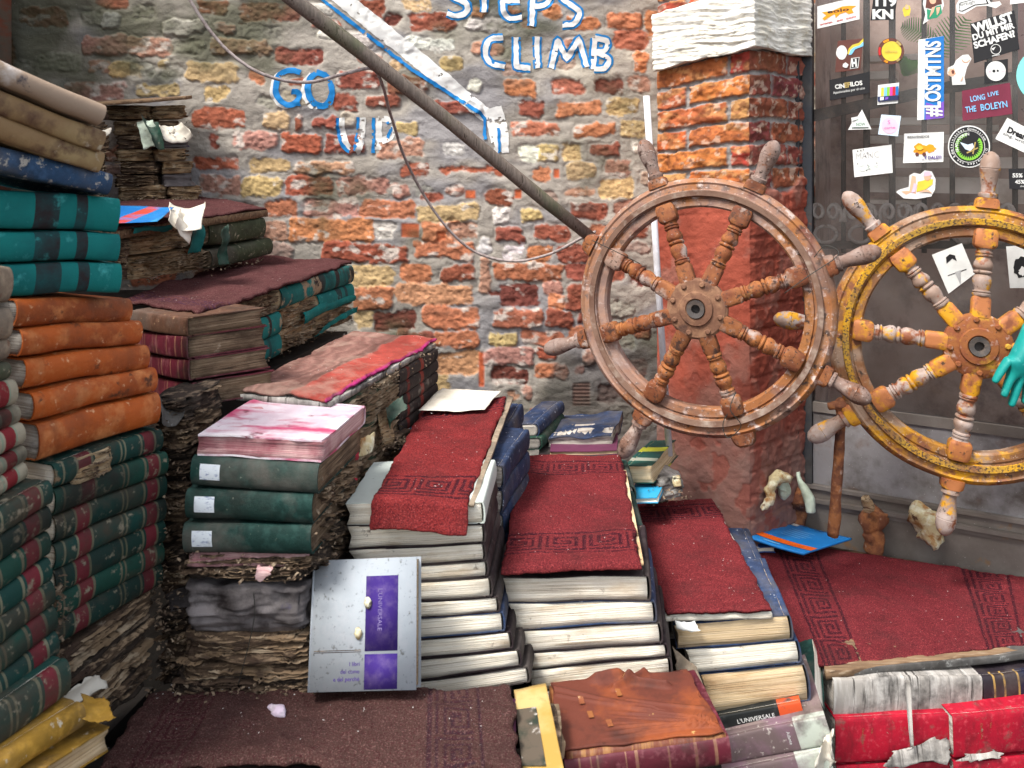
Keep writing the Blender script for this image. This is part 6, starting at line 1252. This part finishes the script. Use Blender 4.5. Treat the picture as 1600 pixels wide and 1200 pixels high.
def spine_text(root, body, x, z, h, mat, ang=0):
    cov_ = [c for c in root.children if c.name.startswith("cover")][0]
    v, f = text_mesh(body, bold=0); s_ = h/.7; a = math.radians(ang); X_, Z_ = v[:, 0]*s_, v[:, 1]*s_
    y0 = min(c_.co.y for c_ in cov_.data.vertices)
    p = np.stack([x+X_*math.cos(a)-Z_*math.sin(a), np.full(len(v), y0-.0006), z+X_*math.sin(a)+Z_*math.cos(a)], -1)
    return mesh_obj("lettering", p, f, mat, cov_, smooth=False)
spine_text(un, "L'UNIVERSALE", .034, .0165, .0085, M['white'])
mv = book("mauve and grey book with torn whitish right end, just under the black L'UNIVERSALE book", P(1142, 1193, 1.76), P(1302, 1160, 1.73), .22, .052, 'mauve', 'pages_grey', bulge=.003, warp=.002)
spine_text(mv, "Atlante", .122, .040, .006, M['white'], -90)
book("mauve book with shredded white end at the bottom edge", P(1142, 1250, 1.74), P(1306, 1214, 1.72), .22, .055, 'mauve', 'pages_grey', bulge=.003, warp=.002)
sheet("torn_cover", [P(1276, 1206, 1.715), P(1306, 1194, 1.705), P(1301, 1140, 1.722), P(1288, 1150, 1.725)], 'paper', "shredded whitish paper peeling off the right ends of the mauve books", "paper", amp=.012, seed=51, ragged=.006)
book("dark green book spine numbered one behind the blue-edged books", P(1262, 1118, 1.84), P(1289, 1112, 1.83), .2, .050, 'dkgreen', 'pages', 'spine', bulge=.004)
sheet("cardboard", [P(1062, 1058, 1.72), P(1110, 1110, 1.70), P(1086, 1040, 1.74), P(1050, 1012, 1.75)], 'creamcov', "tan cardboard strip wedged between the two page-edge stacks", "cardboard", amp=.004, seed=52, thick=.003)
sheet("paper_scrap", [P(1058, 984, 1.79), P(1090, 992, 1.76), P(1082, 976, 1.78), P(1056, 972, 1.79)], 'white', "small white curl of paper on the upper blue-edged book", "paper", amp=.003, seed=53, fn=lambda u, v: -.014*u*u)
# ---- seventh, widest step
c9 = [P(1240, 1046, 1.965), P(1640, 1014, 2.05), P(1640, 905, 2.40), P(1330, 846, 2.62)]
c9 = [P(1262, 1047, 1.965), P(1655, 1006, 2.07), P(1655, 909, 2.385), P(1166, 862, 2.56)]
# trapezoid: left edge along the blue books, back edge along the door sill
c9 = [P(1262, 1046, 1.965), P(1660, 1006, 2.07), P(1660, 912, 2.37), P(1330, 846, 2.62)]
carp = carpet("widest red carpet with key borders along both ends, in front of the door sill", P(1256, 1046, 1.965), P(1665, 1004, 2.08), P(1665, 913, 2.37), P(1178, 840, 2.64), base=(.134, .020, .025), bands=[('u', .05, .105), ('u', .50, .105)], wav=.004)
carpet("narrow hanging edge of the widest carpet beside the blue-edged books", P(1225, 1072, 1.90), P(1266, 1047, 1.955), P(1180, 842, 2.63), P(1158, 866, 2.54), base=(.115, .021, .026), wav=.003)
board("bare wooden board under the widest red carpet", *[p-Vector((0, 0, .005)) for p in (P(1290, 1044, 1.955), P(1680, 1003, 2.07), P(1680, 915, 2.37), P(1215, 838, 2.65))], .020, 'wood')
g9 = "books under the widest step"
book("grey warped board-like book right under the wooden board", P(1292, 1062, 1.96), P(1640, 1026, 2.04), .24, .016, 'greyboard', 'pages_grey', 'spine', group=g9, bulge=.002, warp=.004)
book("mildewed pale grey spine under the widest step, left of the black gilt spine", P(1300, 1120, 1.95), P(1531, 1114, 1.985), .24, .084, 'greyspine', 'pages_grey', 'spine', group=g9, bulge=.007)
book("black spine with gold bands at the right edge under the widest step", P(1534, 1110, 1.99), P(1690, 1094, 2.02), .22, .078, 'darkgilt', 'pages_grey', 'spine', group=g9, bulge=.008)
rdl = "torn bright red book, "
rr_ = [("left one of the upper row", 1304, 1191, 1486, 1184, .095), ("right one of the upper row cut by the edge", 1490, 1184, 1680, 1166, .092)]
for lab, xl, yl_, xr, yr_, T in rr_:
    rb = book(rdl+lab, P(xl, yl_, 1.93), P(xr, yr_, 1.95), .2, T, 'red', 'pages_grey', 'spine', group="bright red books at the bottom right", bulge=.004, warp=.002)
    for k, (tx, fx2) in enumerate((("Claudio Vinti", .23), ("Vico", .31), ("11", .60))): spine_text(rb, tx, (P(xr, 0, 1.94)-P(xl, 0, 1.94)).length*fx2, T*.78, .0045, plain("dull_gilt", (.30, .12, .05)), -90)
for lab, xl, yl_, xr, yr_, T in [("left one of the lower row", 1306, 1290, 1488, 1283, .13), ("right one of the lower row", 1492, 1280, 1682, 1264, .125)]:
    book(rdl+lab, P(xl, yl_, 1.93), P(xr, yr_, 1.95), .2, T, 'red', 'pages_grey', 'spine', group="bright red books at the bottom right", bulge=.004)
sheet("torn_cover", [P(1384, 1194, 1.917), P(1486, 1190, 1.925), P(1484, 1150, 1.935), P(1400, 1172, 1.930)], 'greyspine', "torn grey patch at the foot of the left upper red book", "book cover", amp=.002, seed=161, ragged=.010)
sheet("torn_cover", [P(1500, 1188, 1.925), P(1566, 1184, 1.93), P(1548, 1164, 1.94), P(1516, 1168, 1.94)], 'greyspine', "torn grey patch at the foot of the right upper red book", "book cover", amp=.002, seed=162, ragged=.010)
sheet("torn_cover", [P(1421, 1166, 1.915), P(1426, 1168, 1.915), P(1421, 1062, 1.935), P(1411, 1062, 1.935)], 'greyspine', "long pale shred hanging from the mildewed grey spine over the red book", "paper", amp=.0025, seed=54, nx=8, ragged=.001)
# blue magazine and its neighbour
mg = sheet("magazine", [P(1172, 840, 2.49), P(1256, 866, 2.46), P(1331, 842, 2.56), P(1232, 815, 2.67)], 'white', "bright blue magazine with an orange stripe lying on the widest red carpet", "magazine", amp=.0006, seed=61, ragged=.0004, thick=.006, fn=lambda u, v: .012*(u-.5)**2)
mg.data.materials[0] = material("blue_magazine_cover", (.01, .17, .50), [((.02, .22, .58), 8, .5, .15)], .3)
def quadpatch(parent, name, c, u0, u1, v0, v1, mat, dz=.0008, fn=lambda u, v: .012*(u-.5)**2):
    c = [np.array(p) for p in c]; u, v = np.meshgrid(np.linspace(u0, u1, 8), np.linspace(v0, v1, 8)); u, v = u.ravel(), v.ravel()
    p = (c[0]*(1-u)[:, None]+c[1]*u[:, None])*(1-v)[:, None]+(c[3]*(1-u)[:, None]+c[2]*u[:, None])*v[:, None]
    n = np.cross(c[1]-c[0], c[3]-c[0]); n /= np.linalg.norm(n); p = p+n*(fn(u, v)+dz)[:, None]
    I = np.arange(64).reshape(8, 8); q = np.stack([I[:-1, :-1], I[:-1, 1:], I[1:, 1:], I[1:, :-1]], -1).reshape(-1, 4)
    return mesh_obj(name, p-np.array(parent.location), q, mat, parent)
mc4 = [P(1172, 840, 2.49), P(1256, 866, 2.46), P(1331, 842, 2.56), P(1232, 815, 2.67)]
quadpatch(mg, "orange_stripe", mc4, .0, 1., .13, .27, PM['orange'] if False else material("orange_stripe", (.75, .12, .01), [((.6, .1, .01), 20, .6, .1)], .4), .0016)
for k in range(5): quadpatch(mg, "text_line", mc4, .22, .55+.05*(k % 3), .45+.07*k, .465+.07*k, PM['skyblue'], .0017)
quadpatch(mg, "text_line", mc4, .2, .5, .05, .075, PM['skyblue'], .0017); quadpatch(mg, "badge", mc4, .12, .22, .86, .94, PM['white'], .0018)
M['bluewhite'] = material("blue_cover_with_white_flakes", (.015, .07, .28), [((.70, .72, .72), 16, .53, .03), ((.35, .22, .12), 12, .70, .03)], .5, bump=[(30, .003)])
book("blue book with white flaking cover lying behind the plain dark red carpet", P(1128, 868, 2.49), P(1212, 864, 2.52), .12, .016, 'bluewhite', 'pages', 'fore', warp=.006)
# ---- low carpet in the foreground and its neighbours
c1 = [P(160, 1188, 1.325), P(815, 1196, 1.315), P(797, 1078, 1.512), P(236, 1082, 1.515)]
carpet("low worn brown-red carpet lying across the foreground", *c1, base=(.066, .036, .031), mat='carpet_brown', bands=[('u', .045, .075, (.05, .018, .02)), ('u', .475, .085, (.035, .018, .024))], wav=.009, fringe=.006, flap=.012, flapang=1.2)
for i, (x0, x1) in enumerate([(200, 340), (345, 500), (505, 655), (660, 806)]):
    book("brown book, %s from the left in the row under the low foreground carpet" % ORD[i].replace("topmost", "first"), P(x0, 1241, 1.325), P(x1, 1243, 1.325), .18, .036, ['brown', 'darkbook', 'oxblood', 'mauve2'][i], 'pages_brown', 'fore' if i % 2 else 'spine', group="books under the low foreground carpet", warp=.004)
LILAC = True
bpy.data.objects[-1] if False else None
yb = [P(817, 1206, 1.335), P(882, 1206, 1.325), P(853, 1068, 1.53), P(803, 1078, 1.53)]
by = book("yellow-bordered picture book lying beside the brown leather book", P(824, 1240, 1.335), P(884, 1240, 1.325), .20, .030, 'yellowcov', 'pages', 'head', bulge=.002) if False else None
M['yellowcov'] = material("yellow_glossy_cover", (.40, .25, .06), [((.50, .36, .15), 10, .55, .1), ((.26, .15, .04), 16, .64, .06)], .55)
M['photo'] = material("dark_colourful_picture", (.10, .08, .06), [((.03, .04, .03), 14, .5, .05), ((.45, .42, .38), 22, .60, .03), ((.35, .04, .08), 11, .66, .02), ((.04, .12, .2), 17, .66, .02), ((.10, .16, .05), 9, .62, .03)], .3)
ybk = sheet("picture_book", [p-Vector((0, 0, .0)) for p in yb], 'yellowcov', "yellow-bordered picture book lying beside the brown leather book", "book", amp=.001, seed=64, ragged=.0004, thick=.012)
quadpatch(ybk, "cover_picture", yb, .0, .58, .05, .72, M['photo'], .002, fn=lambda u, v: 0*u)
# brown leather book
bl = [P(884, 1172, 1.455), P(1134, 1142, 1.47), P(1070, 1046, 1.64), P(858, 1068, 1.635)]
def folds(u, v):
    h = np.zeros_like(u)
    for k in range(9):
        a = .55+.05*k; cx_, cy_ = 1.02, .06
        th = np.arctan2(v-cy_+.02*np.sin(6*u+k), cx_-u); r_ = np.hypot(u-cx_, v-cy_)
        h += .0055*np.exp(-((th-(.06+.085*k))/.028)**2)*sst(.0, .15, r_)*(1-sst(.45, .85, r_))
    for (x0, y0, x1, y1, am, wd) in ((.0, .93, .62, .42, .004, .03), (.36, .98, .5, 1., .016, .06), (.55, .9, .8, .75, .012, .03), (.02, .8, .4, .55, .003, .02), (.5, .6, .95, .35, .003, .02), (.45, .8, .7, .98, .012, .03)):
        dx, dy = x1-x0, y1-y0; t = np.clip(((u-x0)*dx+(v-y0)*dy)/(dx*dx+dy*dy), 0, 1); dd = np.hypot(u-x0-t*dx, v-y0-t*dy)
        h += am*np.exp(-(dd/wd)**2)
    return h
M['leather'] = material("wrinkled_brown_leather", (.115, .028, .016), [((.24, .058, .016), 5, .57, .06), ((.045, .014, .010), 8, .58, .08), ((.45, .28, .10), 26, .705, .02)], .72, bump=[(60, .0008), (14, .0015)])
lb = empty("book", bl[0]); tag(lb, "brown leather book with wrinkled cover lying in front of the page-edge stack", "book")
o_ = sheet("wrinkled_cover", [tuple(p) for p in bl], 'leather', parent=lb, nx=150, ny=110, amp=.0008, seed=66, ragged=.004, thick=.004, fn=folds); 
o_.location = -bl[0]
bx = [p-Vector((0, 0, .004)) for p in bl]
def hexa(name, top, T, mat, par, org, inset=0):
    c = sum((Vector(p) for p in top), Vector())/4; t_ = [Vector(p)+(c-Vector(p))*inset for p in top]
    u, f = gbox(24, 16, 5); c4 = [np.array(p) for p in t_]
    v = (c4[0]*(1-u[:, :1])+c4[1]*u[:, :1])*(1-u[:, 1:2])+(c4[3]*(1-u[:, :1])+c4[2]*u[:, :1])*u[:, 1:2]; v[:, 2] -= T*(1-u[:, 2])
    d_ = np.array((c4[0]+c4[1]-c4[2]-c4[3])); d_ /= np.linalg.norm(d_); v += d_*(.007*np.sin(math.pi*u[:, 2])*(u[:, 1] < .02))[:, None]
    v += .0008*vn(v[:, 0]*40, v[:, 1]*40, v[:, 2]*40, 4)[:, None]
    return mesh_obj(name, v-np.array(org), f, M[mat], par, smooth=True)
M['leathspine'] = material("brown_leather_spine_with_worn_gilt", (.13, .035, .016), [((.26, .12, .04), 3, .56, .06, (30, 3, 3)), ((.05, .015, .01), 20, .6, .1)], .5, bump=[(3, .002, (30, 2, 2))])
hexa("spine_block", bx, .034, 'leathspine', lb, bl[0])
stex = [(.24, .60, "GH I"), (.30, .42, "K T")]
for (uu_, vv_, s_) in ((.17, .60, "LA"), (.20, .38, "V I"), (.44, .66, "XX"), (.30, .22, "M")):
    quadpatch(lb, "gilt_mark", bl, uu_, uu_+.035, vv_, vv_+.10, M['hub2'], .003, fn=folds).location = -bl[0]+bl[0]*0+lb.location*0+Vector((0, 0, 0))
for c in lb.children:
    if c.name.startswith("gilt_mark"): c.location = (0, 0, 0)
gb = book("dark crimson book with gilt bands under the brown leather one", P(886, 1232, 1.45), P(1142, 1192, 1.47), .19, .046, 'gilt', 'pages_tan', 'spine', bulge=.008, warp=.001)
rotten("pile of brown leather scraps supporting the yellow-bordered picture book", P(822, 1226, 1.36), P(880, 1224, 1.36), .15, .030, 'rot', seed=171, amp=.004)
# ---- iron pieces and foam at the sill
def knobby(label, pts, rs, mat, cat, name, seed=0, jit=.003, sq=None): return tag(tube(name, smooth_path(pts, 5), np.interp(np.linspace(0, 1, (len(pts)-1)*5+1), np.linspace(0, 1, len(rs)), rs), M[mat], n=16, jit=jit), label, cat)
knobby("tall rusty iron rod with a knobbed head leaning between the two wheels", [P(1316, 622, 2.36), P(1315, 634, 2.36), P(1315, 648, 2.36), P(1312, 700, 2.37), P(1306, 780, 2.385), P(1301, 836, 2.40)], [.012, .024, .014, .013, .0145, .015], 'rust', "rod", "iron_rod", jit=.002)
knobby("rusty iron cross piece on the head of the tall rod", [P(1294, 634, 2.37), P(1315, 632, 2.355), P(1336, 636, 2.35)], [.010, .013, .009], 'rust', "rod", "iron_rod", jit=.002)
knobby("rusty iron spearhead standing left of the tall rod", [D(1251, 756, .05), D(1250, 765, .05), D(1249, 790, .05), D(1249, 800, .05), D(1246, 838, .05)], [.004, .024, .040, .028, .018, .017], 'rust', "iron spike", "iron_spike", jit=.007)
knobby("rusty iron spearhead standing right of the tall rod, nearest the yellow wheel", [D(1368, 790, .06), D(1366, 800, .06), D(1365, 822, .06), D(1367, 835, .06), D(1360, 862, .06)], [.010, .030, .034, .022, .026, .024], 'rust', "iron spike", "iron_spike", jit=.008)
knobby("pale green foam trickle behind the left iron spearhead", [P(1247, 738, 2.62), P(1252, 755, 2.60), P(1265, 778, 2.58), P(1267, 800, 2.57)], [.006, .010, .016, .012], 'foamgreen', "foam", "foam_lump", jit=.004)
knobby("curled brown and cream foam lump on the pillar's foot", [P(1232, 745, 2.56), P(1214, 748, 2.54), P(1200, 762, 2.52), P(1204, 780, 2.51), P(1192, 794, 2.50)], [.014, .018, .013, .013, .009], 'foam', "foam", "foam_lump", jit=.008)
knobby("green-grey foam patch right of the curled lump", [P(1222, 752, 2.57), P(1224, 768, 2.565), P(1220, 776, 2.56)], [.010, .020, .008], 'foamgreen', "foam", "foam_lump", jit=.005)
knobby("large pale yellow foam lump beside the bottom handle of the yellow-flaked wheel", [D(1436, 786, .05), D(1440, 800, .055), D(1450, 820, .06), D(1458, 842, .06), D(1457, 852, .06)], [.016, .032, .038, .026, .006], 'foam', "foam", "foam_lump", jit=.012)
knobby("yellowish foam crust on the sill moulding behind the right iron spearhead", [P(1350, 776, 2.50), P(1356, 790, 2.50), P(1352, 802, 2.50)], [.012, .016, .008], 'rot_tan', "foam", "foam_lump", jit=.006)
M['lilac'] = material('pale_lilac_paper', (.55, .45, .55), [((.7, .66, .7), 60, .55, .1)], .8, bump=[(90, .003)])
knobby("small crumpled pale lilac paper on the low foreground carpet", [P(420, 1106, 1.475), P(427, 1112, 1.455), P(434, 1120, 1.44), P(438, 1126, 1.43)], [.004, .012, .012, .005], 'lilac', "paper", "paper_scrap", jit=.006)
# glove hanging from the right wheel
bm = bmesh.new(); sk = None
gv = bpy.data.meshes.new("glove")
def gp_(x, y, Y): return P(1600+(x-1600)*1.15-7, 570+(y-570)*1.1-4, Y)
pts = [gp_(1618, 512, 2.15), gp_(1612, 530, 2.145), gp_(1603, 552, 2.14), gp_(1598, 572, 2.14)]
rad = [.022, .017, .024, .027]; edges = [(0, 1), (1, 2), (2, 3)]
fing = [[(1584, 568), (1574, 584), (1565, 600)], [(1590, 585), (1583, 604), (1578, 620)], [(1600, 592), (1594, 614), (1588, 634)], [(1612, 590), (1610, 612), (1606, 630)]]
for k, fg in enumerate(fing):
    prev = 3
    for j, (x, y) in enumerate(fg):
        pts.append(gp_(x, y, 2.135+.003*k)); rad.append([.0125, .0108, .0085][j]); edges.append((prev, len(pts)-1)); prev = len(pts)-1
prev = 2
for j, (x, y) in enumerate([(1624, 560), (1634, 578), (1638, 594)]): pts.append(gp_(x, y, 2.12)); rad.append([.0135, .012, .009][j]); edges.append((prev, len(pts)-1)); prev = len(pts)-1
org = pts[0]
gv.from_pydata([tuple(p-org) for p in pts], edges, []); go_ = bpy.data.objects.new("glove", gv); COL.objects.link(go_); go_.location = org
sk = go_.modifiers.new("s", 'SKIN'); gv.skin_vertices[0].data[0].use_root = True
for i, r in enumerate(rad): gv.skin_vertices[0].data[i].radius = (r*1.15, r*.85)
ss = go_.modifiers.new("d", 'SUBSURF'); ss.levels = 2; ss.render_levels = 2
dg = bpy.context.evaluated_depsgraph_get(); me = bpy.data.meshes.new_from_object(go_.evaluated_get(dg)); go_.modifiers.clear(); go_.data = me; me.materials.append(M['glove']); me.polygons.foreach_set("use_smooth", np.ones(len(me.polygons), bool))
tag(go_, "teal rubber glove hanging fingers down from the yellow-flaked wheel at the right edge", "glove")
# ---- blocks of paving under the stacks (hidden supports)
def support(pts, z):
    v = [(p.x, p.y, 0) for p in pts]+[(p.x, p.y, z) for p in pts]; n = len(pts)
    mesh_obj("ground", v, [tuple(range(n))[::-1], tuple(range(n, 2*n))]+[(i, (i+1) % n, n+(i+1) % n, n+i) for i in range(n)], M['ground'], smooth=False)["kind"] = "structure"
def sq(a, b, c, d, z): support([Vector((x, y, 0)) for x, y in (a, b, c, d)], z)
sq((-.75, 1.30), (.06, 1.30), (.06, 1.50), (-.75, 1.50), .515)
sq((-1.0, 1.02), (-.62, 1.02), (-.52, 1.29), (-1.0, 1.29), .52)
sq((-1.1, 1.36), (-.74, 1.36), (-.68, 1.7), (-1.1, 1.7), .50)
sq((-.62, 1.53), (-.34, 1.53), (-.34, 1.73), (-.62, 1.73), .535)
sq((-.74, 1.75), (-.37, 1.75), (-.30, 2.44), (-.62, 2.44), .70)
sq((-1.05, 1.9), (-.66, 1.9), (-.50, 2.72), (-1.0, 2.72), .98)
sq((-1.5, 2.0), (-.90, 2.06), (-.80, 2.9), (-1.5, 2.9), 1.08)
sq((-.29, 1.66), (.00, 1.66), (.02, 2.9), (-.18, 2.9), .52)
sq((.03, 1.70), (.27, 1.70), (.34, 2.9), (.04, 2.9), .48)
sq((.32, 1.82), (.53, 1.82), (.78, 2.6), (.36, 2.6), .30)
sq((.66, 1.98), (1.6, 2.1), (1.6, 2.3), (.75, 2.6), .21)

M['flake'] = material("rotten_paper_flakes", (.13, .09, .06), [((.30, .23, .16), 60, .55, .06), ((.04, .03, .02), 50, .58, .05)], .95)
M['crumb'] = plain("pale_crumbs", (.55, .52, .50), .9)
flakes("paper_flakes", "crumbled brown paper flakes littering the decayed books on the left", [
    (P(250, 640, 1.60), P(275, 860, 1.56), (.018, .02, .02)), (P(290, 880, 1.51), P(480, 890, 1.50), (.01, .012, .008)), (P(250, 1075, 1.51), P(480, 1080, 1.50), (.02, .012, .005)), (P(262, 900, 1.55), P(262, 1060, 1.53), (.016, .01, .03)),
    (P(515, 720, 1.60), P(520, 860, 1.58), (.01, .04, .02)), (P(600, 700, 1.90), P(640, 690, 2.05), (.015, .02, .012)), (P(180, 312, 2.70), P(310, 312, 2.74), (.02, .012, .006)), (P(190, 200, 2.70), P(300, 205, 2.71), (.03, .01, .02)),
    (P(210, 440, 2.06), P(420, 405, 2.62), (.008, .02, .004)), (P(366, 585, 1.95), P(550, 500, 2.68), (.006, .01, .006)), (P(520, 640, 1.72), P(682, 545, 2.30), (.004, .008, .015)), (P(245, 700, 1.545), P(252, 1000, 1.53), (.006, .008, .03)), (P(95, 900, 1.325), P(100, 1090, 1.33), (.004, .006, .02)), (P(1010, 775, 2.25), P(1070, 770, 2.27), (.012, .02, .01))], 'flake', 1500, .0036, 3)
cs = []
for q_ in (c3, c4, c5, c6, c7, c8, c9, c1):
    for t in (.1, .3, .5, .7, .9): cs.append((q_[0].lerp(q_[3], t)+Vector((0, 0, .0125)), q_[1].lerp(q_[2], t)+Vector((0, 0, .0125)), (.004, .03, .0004)))
flakes("carpet_crumbs", "small pale crumbs and fluff scattered over the red carpets", cs, 'crumb', 420, .0011, 9, flat=.8)
